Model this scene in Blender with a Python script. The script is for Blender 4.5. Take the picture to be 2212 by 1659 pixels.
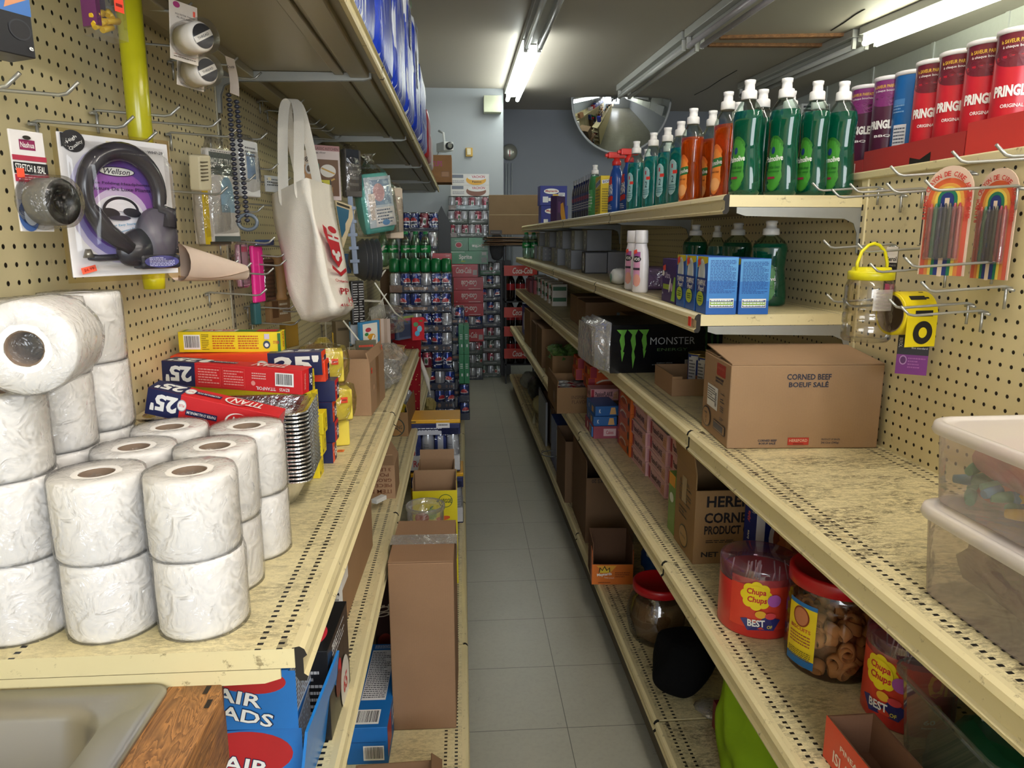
import bpy, math, random
from mathutils import Vector, Matrix
random.seed(7)
R = math.radians
PI = math.pi
SC = bpy.context.scene
COL = SC.collection
for _o in list(bpy.data.objects):
    bpy.data.objects.remove(_o)

# ------------------------------------------------------------------ camera
F, CX, CY, EYE = 1560.0, 1106.0, 829.5, 1.385      # focal length in pixels of the 2212 x 1659 frame, eye height
_d = Vector(((997 - CX) / F, (CY - 512) / F, -1.0)).normalized()
_u = Vector((0, -_d.z, _d.y)).normalized()
_r = _d.cross(_u)
CAMR = Matrix((_r, _d, _u))                       # world = CAMR @ camera vector
cam_data = bpy.data.cameras.new('camera')
cam = bpy.data.objects.new('camera', cam_data)
COL.objects.link(cam)
cam_data.sensor_width = 36.0
cam_data.lens = 36.0 * F / 2212.0
cam_data.clip_start = 0.02
cam.matrix_world = Matrix.Translation((0, 0, EYE)) @ CAMR.to_4x4()
SC.camera = cam

# ------------------------------------------------------------------ world, lights, exposure
world = bpy.data.worlds.new('world'); SC.world = world
world.use_nodes = True
world.node_tree.nodes['Background'].inputs[0].default_value = (0.80, 0.90, 1.0, 1)
world.node_tree.nodes['Background'].inputs[1].default_value = 0.15
SC.view_settings.view_transform = 'Standard'
SC.view_settings.look = 'None'
SC.view_settings.exposure = 1.0
SC.view_settings.gamma = 1.0
SC.view_settings.use_curve_mapping = False
try:
    SC.cycles.max_bounces = 9; SC.cycles.diffuse_bounces = 4; SC.cycles.glossy_bounces = 3
    SC.cycles.transmission_bounces = 6; SC.cycles.transparent_max_bounces = 24
    SC.cycles.caustics_reflective = False; SC.cycles.caustics_refractive = False
    SC.cycles.sample_clamp_indirect = 4.0
except Exception:
    pass

def area(name, loc, size, power, color, rot=(0, 0, 0)):
    l = bpy.data.lights.new(name, 'AREA'); l.shape = 'RECTANGLE'
    l.size, l.size_y = size; l.energy = power; l.color = color
    o = bpy.data.objects.new(name, l); COL.objects.link(o)
    o.location = loc; o.rotation_euler = rot
    return o
COOL = (0.92, 0.96, 1.0)
# daylight from the shop window behind the camera
area('window_daylight', (0.9, -3.2, 1.75), (3.4, 1.5), 80, COOL, (R(90), 0, 0))
# ------------------------------------------------------------------ pixel <-> place helpers
def _ray(px, py):
    return CAMR @ Vector(((px - CX) / F, (CY - py) / F, -1.0))
def zp(px, py, z):
    v = _ray(px, py); return Vector((0, 0, EYE)) + v * ((z - EYE) / v.z)
def xp(px, py, x):
    v = _ray(px, py); return Vector((0, 0, EYE)) + v * (x / v.x)
def yp(px, py, y):
    v = _ray(px, py); return Vector((0, 0, EYE)) + v * (y / v.y)
def zat(x, y, py):
    """height of the point above (x, y) seen at picture row py"""
    lo, hi = -1.0, 4.0
    for _ in range(40):
        m = (lo + hi) / 2
        v = CAMR.transposed() @ Vector((x, y, m - EYE))
        if CY - F * v.y / -v.z > py: lo = m
        else: hi = m
    return lo

# ------------------------------------------------------------------ materials
_MC = {}
def lin(c):
    if isinstance(c, str):
        c = tuple(int(c[i:i + 2], 16) / 255 for i in (0, 2, 4))
    return tuple((x / 12.92 if x <= 0.04045 else ((x + 0.055) / 1.055) ** 2.4) for x in c) + (1,)
def _new(name):
    m = bpy.data.materials.new(name); m.use_nodes = True
    return m, m.node_tree, m.node_tree.nodes['Principled BSDF']
def N(t, kind, **kw):
    n = t.nodes.new('ShaderNode' + kind)
    for k, v in kw.items():
        if k in n.inputs: n.inputs[k].default_value = v
        else: setattr(n, k, v)
    return n
def mathn(t, op, a, b=None, c=None):
    n = t.nodes.new('ShaderNodeMath'); n.operation = op
    for i, v in enumerate((a, b, c)):
        if v is None: continue
        if isinstance(v, (int, float)): n.inputs[i].default_value = v
        else: t.links.new(v, n.inputs[i])
    return n.outputs[0]
def mixc(t, fac, a, b, blend='MIX'):
    n = t.nodes.new('ShaderNodeMix'); n.data_type = 'RGBA'; n.blend_type = blend
    for i, v in ((0, fac), (6, a), (7, b)):
        if isinstance(v, (int, float)): n.inputs[i].default_value = v
        elif isinstance(v, tuple): n.inputs[i].default_value = v
        else: t.links.new(v, n.inputs[i])
    return n.outputs[2]
def noise(t, scale, detail=4, vec=None, rough=0.6):
    n = N(t, 'TexNoise', Scale=scale, Detail=detail, Roughness=rough)
    if vec is not None: t.links.new(vec, n.inputs['Vector'])
    return n.outputs['Fac']
def ramp(t, fac, a, b, ca=(0, 0, 0, 1), cb=(1, 1, 1, 1)):
    n = t.nodes.new('ShaderNodeValToRGB'); e = n.color_ramp.elements
    e[0].position, e[1].position = a, b; e[0].color, e[1].color = ca, cb
    t.links.new(fac, n.inputs[0]); return n.outputs[0]
def bump(t, p, h, strength=0.3, dist=0.002):
    n = N(t, 'Bump', Strength=strength, Distance=dist)
    t.links.new(h, n.inputs['Height']); t.links.new(n.outputs[0], p.inputs['Normal'])
def pm(c, rough=0.5, metal=0.0, spec=0.5, emit=None, es=0):
    """plain material: colour with a faint noise in colour and gloss"""
    key = ('p', c, rough, metal, spec, emit, es)
    if key in _MC: return _MC[key]
    m, t, p = _new('paint_%s' % (c if isinstance(c, str) else len(_MC)))
    oc = t.nodes.new('ShaderNodeTexCoord').outputs['Object']
    nz = noise(t, 35, 2, oc)
    l = lin(c)
    dk = tuple(x * 0.9 for x in l[:3]) + (1,)
    t.links.new(mixc(t, nz, dk, l), p.inputs['Base Color'])
    t.links.new(mathn(t, 'MULTIPLY_ADD', nz, 0.1, max(0.02, rough - 0.05)), p.inputs['Roughness'])
    p.inputs['Metallic'].default_value = metal
    p.inputs['Specular IOR Level'].default_value = spec
    if emit:
        p.inputs['Emission Color'].default_value = lin(emit); p.inputs['Emission Strength'].default_value = es
    _MC[key] = m; return m
def clear(c='ffffff', amount=0.12, rough=0.06, wrinkle=0.0, haze=0.0, hz='ffffff'):
    """thin clear plastic: see-through with a gloss, optional wrinkles and milkiness"""
    key = ('c', c, amount, rough, wrinkle, haze, hz)
    if key in _MC: return _MC[key]
    m, t, p = _new('clear_plastic_%d' % len(_MC))
    t.nodes.remove(p); out = t.nodes['Material Output']
    tr = N(t, 'BsdfTransparent'); tr.inputs[0].default_value = lin(c)
    gl = N(t, 'BsdfGlossy'); gl.inputs['Roughness'].default_value = rough
    fr = N(t, 'LayerWeight'); fr.inputs[0].default_value = 0.22
    fac = mathn(t, 'MULTIPLY_ADD', fr.outputs['Fresnel'], 0.55, amount)
    mx = t.nodes.new('ShaderNodeMixShader')
    t.links.new(fac, mx.inputs[0]); t.links.new(tr.outputs[0], mx.inputs[1]); t.links.new(gl.outputs[0], mx.inputs[2])
    last = mx
    if wrinkle:
        oc = t.nodes.new('ShaderNodeTexCoord').outputs['Object']
        n1 = N(t, 'TexNoise', Scale=wrinkle, Detail=3, Distortion=1.5); t.links.new(oc, n1.inputs['Vector'])
        b = N(t, 'Bump', Strength=1.0, Distance=0.012); t.links.new(n1.outputs['Fac'], b.inputs['Height'])
        t.links.new(b.outputs[0], gl.inputs['Normal']); t.links.new(b.outputs[0], fr.inputs['Normal'])
    if haze:
        df = N(t, 'BsdfDiffuse'); df.inputs[0].default_value = lin(hz)
        m2 = t.nodes.new('ShaderNodeMixShader'); m2.inputs[0].default_value = haze
        t.links.new(last.outputs[0], m2.inputs[1]); t.links.new(df.outputs[0], m2.inputs[2]); last = m2
    t.links.new(last.outputs[0], out.inputs['Surface'])
    _MC[key] = m; return m
def liquid(c, tr=0.55):
    key = ('l', c, tr)
    if key in _MC: return _MC[key]
    m, t, p = _new('liquid_%s' % c)
    oc = t.nodes.new('ShaderNodeTexCoord').outputs['Object']
    l = lin(c); t.links.new(mixc(t, noise(t, 12, 1, oc), tuple(x * .8 for x in l[:3]) + (1,), l), p.inputs['Base Color'])
    p.inputs['Transmission Weight'].default_value = tr
    p.inputs['Roughness'].default_value = 0.04; p.inputs['IOR'].default_value = 1.38
    p.inputs['Coat Weight'].default_value = 0.6; p.inputs['Coat Roughness'].default_value = 0.04
    _MC[key] = m; return m
def board(c='a8825a', ribs=True):
    """brown corrugated card with faint flutes"""
    key = ('b', c)
    if key in _MC: return _MC[key]
    m, t, p = _new('cardboard_%s' % c)
    oc = t.nodes.new('ShaderNodeTexCoord').outputs['Object']
    l = lin(c); g_ = sum(l[:3]) / 3; l = tuple(x * .80 + g_ * .20 for x in l[:3]) + (1,); n1 = noise(t, 9, 5, oc); n2 = noise(t, 260, 2, oc)
    k = mixc(t, n1, tuple(x * .86 for x in l[:3]) + (1,), tuple(min(1, x * 1.08) for x in l[:3]) + (1,))
    k2 = mixc(t, mathn(t, 'MULTIPLY', n2, 0.35), k, tuple(x * .72 for x in l[:3]) + (1,))
    t.links.new(k2, p.inputs['Base Color']); p.inputs['Roughness'].default_value = 0.85
    p.inputs['Specular IOR Level'].default_value = 0.2
    w = N(t, 'TexWave', Scale=55.0); w.bands_direction = 'X'; t.links.new(oc, w.inputs['Vector'])
    bump(t, p, mathn(t, 'ADD', mathn(t, 'MULTIPLY', w.outputs['Fac'], 0.35), n2), 0.12, 0.001)
    _MC[key] = m; return m
def foil():
    if 'foil' in _MC: return _MC['foil']
    m, t, p = _new('crinkled_foil')
    p.inputs['Base Color'].default_value = (0.86, 0.86, 0.87, 1); p.inputs['Metallic'].default_value = 1; p.inputs['Roughness'].default_value = 0.22
    oc = t.nodes.new('ShaderNodeTexCoord').outputs['Object']
    bump(t, p, noise(t, 60, 4, oc), 0.7, 0.004)
    _MC['foil'] = m; return m
def tissue():
    if 'tis' in _MC: return _MC['tis']
    m, t, p = _new('embossed_tissue')
    oc = t.nodes.new('ShaderNodeTexCoord').outputs['Object']
    p.inputs['Base Color'].default_value = lin('f6f3ef'); p.inputs['Roughness'].default_value = 0.9
    p.inputs['Subsurface Weight'].default_value = 0.0
    v = N(t, 'TexVoronoi', Scale=38.0); v.feature = 'DISTANCE_TO_EDGE'; t.links.new(oc, v.inputs['Vector'])
    w = ramp(t, v.outputs['Distance'], 0.02, 0.12)
    n1 = noise(t, 25, 4, oc)
    bump(t, p, mathn(t, 'ADD', mathn(t, 'MULTIPLY', w, 0.3), mathn(t, 'MULTIPLY', n1, .8)), 0.22, 0.0022)
    _MC['tis'] = m; return m
def cloth(c, bs=0.5, sc=300):
    key = ('cl', c, sc)
    if key in _MC: return _MC[key]
    m, t, p = _new('cloth_%s' % c)
    oc = t.nodes.new('ShaderNodeTexCoord').outputs['Object']
    l = lin(c); n1 = noise(t, 14, 3, oc)
    t.links.new(mixc(t, n1, tuple(x * .88 for x in l[:3]) + (1,), l), p.inputs['Base Color'])
    p.inputs['Roughness'].default_value = 0.9; p.inputs['Specular IOR Level'].default_value = 0.15
    bump(t, p, mathn(t, 'ADD', noise(t, sc, 2, oc), mathn(t, 'MULTIPLY', n1, 1.5)), bs, 0.003)
    _MC[key] = m; return m
def wood(c='9a6a3c', c2='5e3a1c', axis=1):
    key = ('w', c, axis)
    if key in _MC: return _MC[key]
    m, t, p = _new('wood_%s' % c)
    oc = t.nodes.new('ShaderNodeTexCoord').outputs['Object']
    mp = N(t, 'Mapping'); t.links.new(oc, mp.inputs[0])
    s = [9.0, 9.0, 9.0]; s[axis] = 1.6; mp.inputs['Scale'].default_value = s
    n = N(t, 'TexNoise', Scale=3.0, Detail=5, Distortion=2.2); t.links.new(mp.outputs[0], n.inputs['Vector'])
    w = mathn(t, 'FRACT', mathn(t, 'MULTIPLY', n.outputs['Fac'], 9.0))
    k = ramp(t, w, 0.05, 0.9, lin(c2), lin(c))
    k2 = mixc(t, ramp(t, noise(t, 30, 4, oc), .45, .7), k, lin('6b4a2c'))
    k3 = mixc(t, 0.12, k2, lin('b98d5c'))
    t.links.new(k3, p.inputs['Base Color']); p.inputs['Roughness'].default_value = 0.6
    bump(t, p, w, 0.25, 0.002)
    _MC[key] = m; return m

CREAM = 'ded0a0'
def peg_mat():
    """painted pegboard, 25.4 mm grid of 6.5 mm holes in the panel's own y / z"""
    if 'peg' in _MC: return _MC['peg']
    m, t, p = _new('pegboard')
    oc = t.nodes.new('ShaderNodeTexCoord').outputs['Object']
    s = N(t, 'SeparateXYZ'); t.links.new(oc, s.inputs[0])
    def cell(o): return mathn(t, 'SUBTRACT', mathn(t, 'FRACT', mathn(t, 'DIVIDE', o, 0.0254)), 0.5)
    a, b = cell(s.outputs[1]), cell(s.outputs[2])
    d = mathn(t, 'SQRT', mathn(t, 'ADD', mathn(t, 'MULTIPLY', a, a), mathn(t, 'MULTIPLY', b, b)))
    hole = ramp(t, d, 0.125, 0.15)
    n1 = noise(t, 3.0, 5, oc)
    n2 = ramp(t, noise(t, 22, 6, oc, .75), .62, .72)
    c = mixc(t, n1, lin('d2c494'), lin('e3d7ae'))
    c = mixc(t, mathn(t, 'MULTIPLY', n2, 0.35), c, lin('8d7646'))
    c = mixc(t, hole, lin('1a150e'), c)  # panel is solid: the shade inside each hole is put into the colour
    t.links.new(c, p.inputs['Base Color']); p.inputs['Roughness'].default_value = 0.42
    bump(t, p, hole, 0.8, 0.002)
    _MC['peg'] = m; return m
def deck_mat(dirt=0.5):
    """painted steel deck; own x runs from the front edge to the back; rows of slots, drawn as dark marks, near both"""
    key = ('deck', dirt)
    if key in _MC: return _MC[key]
    m, t, p = _new('shelf_deck')
    oc = t.nodes.new('ShaderNodeTexCoord').outputs['Object']
    s = N(t, 'SeparateXYZ'); t.links.new(oc, s.inputs[0]); X, Y = s.outputs[0], s.outputs[1]
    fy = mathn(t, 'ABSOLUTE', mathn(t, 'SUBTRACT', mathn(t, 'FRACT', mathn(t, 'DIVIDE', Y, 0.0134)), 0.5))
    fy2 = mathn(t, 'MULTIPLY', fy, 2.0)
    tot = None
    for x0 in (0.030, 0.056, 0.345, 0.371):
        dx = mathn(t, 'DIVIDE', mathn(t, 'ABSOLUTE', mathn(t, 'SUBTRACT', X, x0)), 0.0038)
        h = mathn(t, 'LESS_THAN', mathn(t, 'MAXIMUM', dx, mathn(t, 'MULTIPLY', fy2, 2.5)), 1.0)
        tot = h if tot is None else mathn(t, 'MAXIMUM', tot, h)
    nz = N(t, 'Separate XYZ'.replace(' ', ''))
    gm = t.nodes.new('ShaderNodeNewGeometry'); t.links.new(gm.outputs['Normal'], nz.inputs[0])
    up = mathn(t, 'GREATER_THAN', nz.outputs[2], 0.7)
    tot = mathn(t, 'MULTIPLY', tot, up)
    base = mixc(t, noise(t, 2.5, 4, oc), lin('d4c796'), lin('e2d7ac'))
    mp = N(t, 'Mapping'); t.links.new(oc, mp.inputs[0]); mp.inputs['Scale'].default_value = (1.0, 2.4, 1.0)
    big = ramp(t, noise(t, 5.0, 7, mp.outputs[0], .78), .40, .60)
    fine = ramp(t, noise(t, 55, 8, mp.outputs[0], .85), .44, .54)
    fine2 = ramp(t, noise(t, 170, 4, oc, .8), .46, .56)
    dk = mathn(t, 'MULTIPLY', mathn(t, 'MAXIMUM', mathn(t, 'MULTIPLY', big, fine), mathn(t, 'MULTIPLY', mathn(t, 'MULTIPLY', fine2, fine), .45)), dirt)
    nearf = mathn(t, 'MULTIPLY', mathn(t, 'LESS_THAN', X, .034), ramp(t, noise(t, 13, 5, oc, .7), .60, .63))
    dk = mathn(t, 'MAXIMUM', dk, mathn(t, 'MULTIPLY', nearf, dirt))
    dk = mathn(t, 'MULTIPLY', dk, up)
    c = mixc(t, dk, base, lin('4c4232'))
    gr = ramp(t, noise(t, 2.2, 6, mp.outputs[0], .75), .60, .68)
    c = mixc(t, mathn(t, 'MULTIPLY', mathn(t, 'MULTIPLY', gr, fine), .7 * dirt), c, lin('3f5a58'))
    st = ramp(t, noise(t, 5.5, 3, mp.outputs[0]), .66, .72)
    c = mixc(t, mathn(t, 'MULTIPLY', mathn(t, 'MULTIPLY', st, up), .35 * dirt), c, lin('8a6a34'))
    # chipped paint line along the front fold
    ln = mathn(t, 'LESS_THAN', mathn(t, 'ABSOLUTE', mathn(t, 'SUBTRACT', X, 0.0135)), 0.0011)
    ln = mathn(t, 'MULTIPLY', mathn(t, 'MULTIPLY', ln, up), ramp(t, noise(t, 18, 3, oc), .38, .5))
    c = mixc(t, ln, c, lin('3a3428'))
    c = mixc(t, tot, c, lin('0c0a08'))  # slots are not cut: their shaded inside is painted as near-black
    t.links.new(c, p.inputs['Base Color']); p.inputs['Roughness'].default_value = 0.45
    _MC[key] = m; return m
def cream_metal():
    if 'cm' in _MC: return _MC['cm']
    m, t, p = _new('cream_enamel')
    oc = t.nodes.new('ShaderNodeTexCoord').outputs['Object']
    c = mixc(t, noise(t, 4, 4, oc), lin('d3c696'), lin('e2d7ac'))
    c = mixc(t, mathn(t, 'MULTIPLY', ramp(t, noise(t, 40, 6, oc, .75), .60, .68), .7), c, lin('6b5b3c'))
    t.links.new(c, p.inputs['Base Color']); p.inputs['Roughness'].default_value = 0.4
    _MC['cm'] = m; return m

# ------------------------------------------------------------------ text outlines
_TC = {}
def text_mesh(s, b=0.0, shear=0.0):
    key = (s, b, shear)
    if key not in _TC:
        cu = bpy.data.curves.new('t', 'FONT'); cu.body = s; cu.offset = b; cu.resolution_u = 2
        cu.shear = shear
        ob = bpy.data.objects.new('t', cu)
        me = ob.to_mesh()
        vs = [(v.co.x, v.co.y) for v in me.vertices]; fs = [tuple(f.vertices) for f in me.polygons]
        ob.to_mesh_clear(); bpy.data.objects.remove(ob); bpy.data.curves.remove(cu)
        if not vs: vs, fs = [(0, 0), (1, 0), (1, 1)], []
        x0, x1 = min(v[0] for v in vs), max(v[0] for v in vs); y0, y1 = min(v[1] for v in vs), max(v[1] for v in vs)
        vs = [((x - x0) / (x1 - x0 or 1) - .5, (y - y0) / (y1 - y0 or 1) - .5) for x, y in vs]
        _TC[key] = (vs, fs)
    return _TC[key]

# ------------------------------------------------------------------ mesh builder
class MB:
    def __init__(s):
        s.v, s.f, s.mi, s.sm, s.m = [], [], [], [], []
    def mat(s, m):
        if isinstance(m, (str,)): m = pm(m)
        if m not in s.m: s.m.append(m)
        return s.m.index(m)
    def add(s, vs, fs, m, smooth=False, T=None):
        n = len(s.v); k = s.mat(m)
        for v in vs:
            v = Vector(v); s.v.append(tuple(T @ v if T is not None else v))
        for f in fs:
            s.f.append(tuple(i + n for i in f)); s.mi.append(k); s.sm.append(smooth)
        return s
    def box(s, x0, y0, z0, x1, y1, z1, m, T=None, mats=None):
        vs = [(x, y, z) for z in (z0, z1) for y in (y0, y1) for x in (x0, x1)]
        fs = [(0, 2, 3, 1), (4, 5, 7, 6), (0, 1, 5, 4), (2, 6, 7, 3), (0, 4, 6, 2), (1, 3, 7, 5)]  # bottom top front back left right
        if mats:
            for f, mm in zip(fs, mats): s.add(vs, [f], mm or m, False, T)
        else: s.add(vs, fs, m, False, T)
        return s
    def rings(s, rings, m, smooth=True, caps=(True, True), T=None, mfn=None):
        n = len(rings[0]); vs = [p for r in rings for p in r]
        k0 = len(s.v)
        s.add(vs, [], m, smooth, T)
        for i in range(len(rings) - 1):
            mm = s.mat(mfn(i) if mfn else m)
            for j in range(n):
                a, b = i * n + j, i * n + (j + 1) % n
                s.f.append((k0 + a, k0 + b, k0 + b + n, k0 + a + n)); s.mi.append(mm); s.sm.append(smooth)
        if caps[0]: s.f.append(tuple(k0 + j for j in range(n))[::-1]); s.mi.append(s.mat(mfn(0) if mfn else m)); s.sm.append(False)
        if caps[1]:
            k = k0 + (len(rings) - 1) * n
            s.f.append(tuple(k + j for j in range(n))); s.mi.append(s.mat(mfn(len(rings) - 2) if mfn else m)); s.sm.append(False)
        return s
    def lathe(s, prof, m, n=28, T=None, caps=(True, True), sy=1.0, smooth=True, mfn=None, jit=0):
        rs = [[(r * math.cos(2 * PI * j / n), r * sy * math.sin(2 * PI * j / n), z) for j in range(n)] for r, z in prof]
        if jit:
            rs = [[(x + random.uniform(-jit, jit), y + random.uniform(-jit, jit), z) for x, y, z in r] for r in rs]
        return s.rings(rs, m, smooth, caps, T, mfn)
    def tube(s, pts, r, m, n=8, T=None, caps=(True, True)):
        pts = [Vector(p) for p in pts]; rs = []
        up = None
        for i, p in enumerate(pts):
            d = (pts[min(i + 1, len(pts) - 1)] - pts[max(i - 1, 0)]).normalized()
            if up is None: up = Vector((0, 0, 1)) if abs(d.z) < .9 else Vector((1, 0, 0))
            a = d.cross(up).normalized(); b = a.cross(d).normalized(); up = b
            rr = r[i] if isinstance(r, (list, tuple)) else r
            rs.append([tuple(p + (a * math.cos(2 * PI * j / n) + b * math.sin(2 * PI * j / n)) * rr) for j in range(n)])
        return s.rings(rs, m, True, caps, T)
    def grid(s, fn, nu, nv, m, T=None, smooth=True):
        vs = [fn(i / nu, j / nv) for j in range(nv + 1) for i in range(nu + 1)]
        fs = [(j * (nu + 1) + i, j * (nu + 1) + i + 1, (j + 1) * (nu + 1) + i + 1, (j + 1) * (nu + 1) + i) for j in range(nv) for i in range(nu)]
        return s.add(vs, fs, m, smooth, T)
    def prism(s, poly, z0, z1, m, T=None, smooth=False):
        n = len(poly)
        vs = [(x, y, z0) for x, y in poly] + [(x, y, z1) for x, y in poly]
        fs = [tuple(range(n))[::-1], tuple(range(n, 2 * n))] + [(i, (i + 1) % n, n + (i + 1) % n, n + i) for i in range(n)]
        return s.add(vs, fs, m, smooth, T)
    def pr(s, fr, W, H, specs, k0=1):
        """printing on a surface: fr(u, v, h) -> point; specs in fractions of W x H (see the kinds below)"""
        k = k0
        for sp in specs:
            kind = sp[0]; h = 0.00022 * k; k += 1
            if kind == 'r':        # cx cy w h colour [rot]
                _, cx, cy, w, hh, c = sp[:6]; rot = R(sp[6]) if len(sp) > 6 else 0
                nx = max(1, int(abs(w * W) / 0.008)) if getattr(fr, 'curved', 0) else 1
                ny = max(1, int(abs(hh * H) / 0.015)) if getattr(fr, 'curved', 0) else 1
                vs = []
                for j in range(ny + 1):
                    for i in range(nx + 1):
                        a, b = (i / nx - .5) * w * W, (j / ny - .5) * hh * H
                        vs.append(fr(cx * W + a * math.cos(rot) - b * math.sin(rot), cy * H + a * math.sin(rot) + b * math.cos(rot), h))
                s.add(vs, [(j * (nx + 1) + i, j * (nx + 1) + i + 1, (j + 1) * (nx + 1) + i + 1, (j + 1) * (nx + 1) + i) for j in range(ny) for i in range(nx)], c if not isinstance(c, str) else pm(c, .4), bool(getattr(fr, 'curved', 0)))
            elif kind == 'e':      # cx cy rx ry colour [rot a0 a1]; rx, ry fractions of W and H
                _, cx, cy, rx, ry, c = sp[:6]; rot = R(sp[6]) if len(sp) > 6 else 0
                a0, a1 = (R(sp[7]), R(sp[8])) if len(sp) > 8 else (0, 2 * PI)
                n = 28; q = 3 if getattr(fr, 'curved', 0) else 1
                vs = [fr(cx * W, cy * H, h)]; fs = []
                for e in range(1, q + 1):
                    for i in range(n + 1):
                        t = a0 + (a1 - a0) * i / n
                        a, b = rx * W * math.cos(t) * e / q, ry * H * math.sin(t) * e / q
                        vs.append(fr(cx * W + a * math.cos(rot) - b * math.sin(rot), cy * H + a * math.sin(rot) + b * math.cos(rot), h))
                for i in range(n): fs.append((0, 1 + i, 2 + i))
                for e in range(1, q):
                    for i in range(n):
                        a = 1 + (e - 1) * (n + 1) + i; b = a + n + 1; fs.append((a, b, b + 1, a + 1))
                s.add(vs, fs, c if not isinstance(c, str) else pm(c, .4))
            elif kind == 'p':      # [(x, y) ...] colour
                _, pts, c = sp
                s.add([fr(x * W, y * H, h) for x, y in pts], [tuple(range(len(pts)))], c if not isinstance(c, str) else pm(c, .4))
            elif kind == 't':      # text cx cy w h colour [rot bold shear]
                _, txt, cx, cy, w, hh, c = sp[:7]
                rot = R(sp[7]) if len(sp) > 7 else 0; b = sp[8] if len(sp) > 8 else 0.012; sh = sp[9] if len(sp) > 9 else 0
                vs, fs = text_mesh(txt, b, sh)
                o = []
                for x, y in vs:
                    a, d = x * w * W, y * hh * H
                    o.append(fr(cx * W + a * math.cos(rot) - d * math.sin(rot), cy * H + a * math.sin(rot) + d * math.cos(rot), h))
                s.add(o, fs, c if not isinstance(c, str) else pm(c, .4))
            elif kind == 'l':      # lines of small print: cx cy w h n colour
                _, cx, cy, w, hh, n, c = sp[:7]; rr = random.Random(int(cx * 977 + cy * 131 + n))
                for i in range(n):
                    y = cy + hh / 2 - hh * (i + .5) / n; x = cx - w / 2; xe = cx + w / 2 * (1 if rr.random() < .7 else rr.uniform(.1, .9))
                    while x < xe - .01 * w:
                        ww = min(rr.uniform(.05, .16) * w, xe - x)
                        s.add([fr(x * W, (y - hh / n * .22) * H, h), fr((x + ww) * W, (y - hh / n * .22) * H, h), fr((x + ww) * W, (y + hh / n * .22) * H, h), fr(x * W, (y + hh / n * .22) * H, h)], [(0, 1, 2, 3)], c if not isinstance(c, str) else pm(c, .4))
                        x += ww + .025 * w
            elif kind == 'b':      # barcode on white: cx cy w h [vertical]
                _, cx, cy, w, hh = sp[:5]; vert = len(sp) > 5
                q = lambda a, b, c2, d, e, cc: s.add([fr(a * W, b * H, e), fr(c2 * W, b * H, e), fr(c2 * W, d * H, e), fr(a * W, d * H, e)], [(0, 1, 2, 3)], pm(cc, .4))
                q(cx - w / 2, cy - hh / 2, cx + w / 2, cy + hh / 2, h, 'f4f4f2'); rr = random.Random(int(cx * 991 + cy * 77)); x = .06
                while x < .93:
                    ww = rr.choice((.012, .02, .032))
                    if vert: q(cx - w * .4, cy - hh / 2 + x * hh, cx + w * .4, cy - hh / 2 + (x + ww) * hh, h + .0002, '15151a')
                    else: q(cx - w / 2 + x * w, cy - hh * .38, cx - w / 2 + (x + ww) * w, cy + hh * .42, h + .0002, '15151a')
                    x += ww + rr.choice((.012, .018, .03))
        return s
    def obj(s, name, parent=None, loc=(0, 0, 0), rot=0.0, label=None, cat=None, group=None, kind=None, bev=0, sub=0):
        me = bpy.data.meshes.new(name)
        me.from_pydata(s.v, [], s.f)
        for m in s.m: me.materials.append(m)
        me.polygons.foreach_set('material_index', s.mi)
        me.polygons.foreach_set('use_smooth', s.sm)
        me.update()
        o = bpy.data.objects.new(name, me); COL.objects.link(o)
        if parent is not None: o.parent = parent
        o.location = loc
        o.rotation_euler = rot if isinstance(rot, (tuple, list)) or hasattr(rot, 'x') else (0, 0, rot)
        if bev:
            b = o.modifiers.new('edge', 'BEVEL'); b.width = bev; b.segments = 2; b.limit_method = 'ANGLE'; b.angle_limit = R(40)
        if sub:
            b = o.modifiers.new('sub', 'SUBSURF'); b.levels = b.render_levels = sub
        tag(o, label, cat, group, kind)
        return o
def tag(o, label=None, cat=None, group=None, kind=None):
    if label: o['label'] = label
    if cat: o['category'] = cat
    if group: o['group'] = group
    if kind: o['kind'] = kind
    return o
def empty(name, loc=(0, 0, 0), rot=0.0, label=None, cat=None, group=None):
    o = bpy.data.objects.new(name, None); COL.objects.link(o); o.empty_display_size = .05
    o.location = loc; o.rotation_euler = rot if isinstance(rot, (tuple, list)) else (0, 0, rot)
    return tag(o, label, cat, group)
def dup(o, loc=None, rot=None, label=None, group=None, parent=None):
    """a copy of a thing with copies of its parts and sub-parts"""
    c = o.copy(); COL.objects.link(c)
    if parent is not None: c.parent = parent
    if loc is not None: c.location = loc
    if rot is not None: c.rotation_euler = rot if isinstance(rot, (tuple, list)) else (0, 0, rot)
    if label: c['label'] = label
    if group: c['group'] = group
    for ch in o.children: dup(ch, parent=c)
    return c
def fl(o, u, v):
    """flat frame: origin, right, up"""
    o, u, v = Vector(o), Vector(u).normalized(), Vector(v).normalized(); n = u.cross(v)
    f = lambda a, b, h: o + u * a + v * b + n * h
    return f
class CF:
    """frame wrapped round an upright cylinder of radius r; u = 0 faces -y"""
    curved = 1
    def __init__(s, r, z0=0, a0=0): s.r, s.z0, s.a0 = r, z0, a0
    def __call__(s, u, v, h):
        a = u / s.r + s.a0
        return Vector(((s.r + h + .0002) * math.sin(a), -(s.r + h + .0002) * math.cos(a), s.z0 + v))
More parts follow.
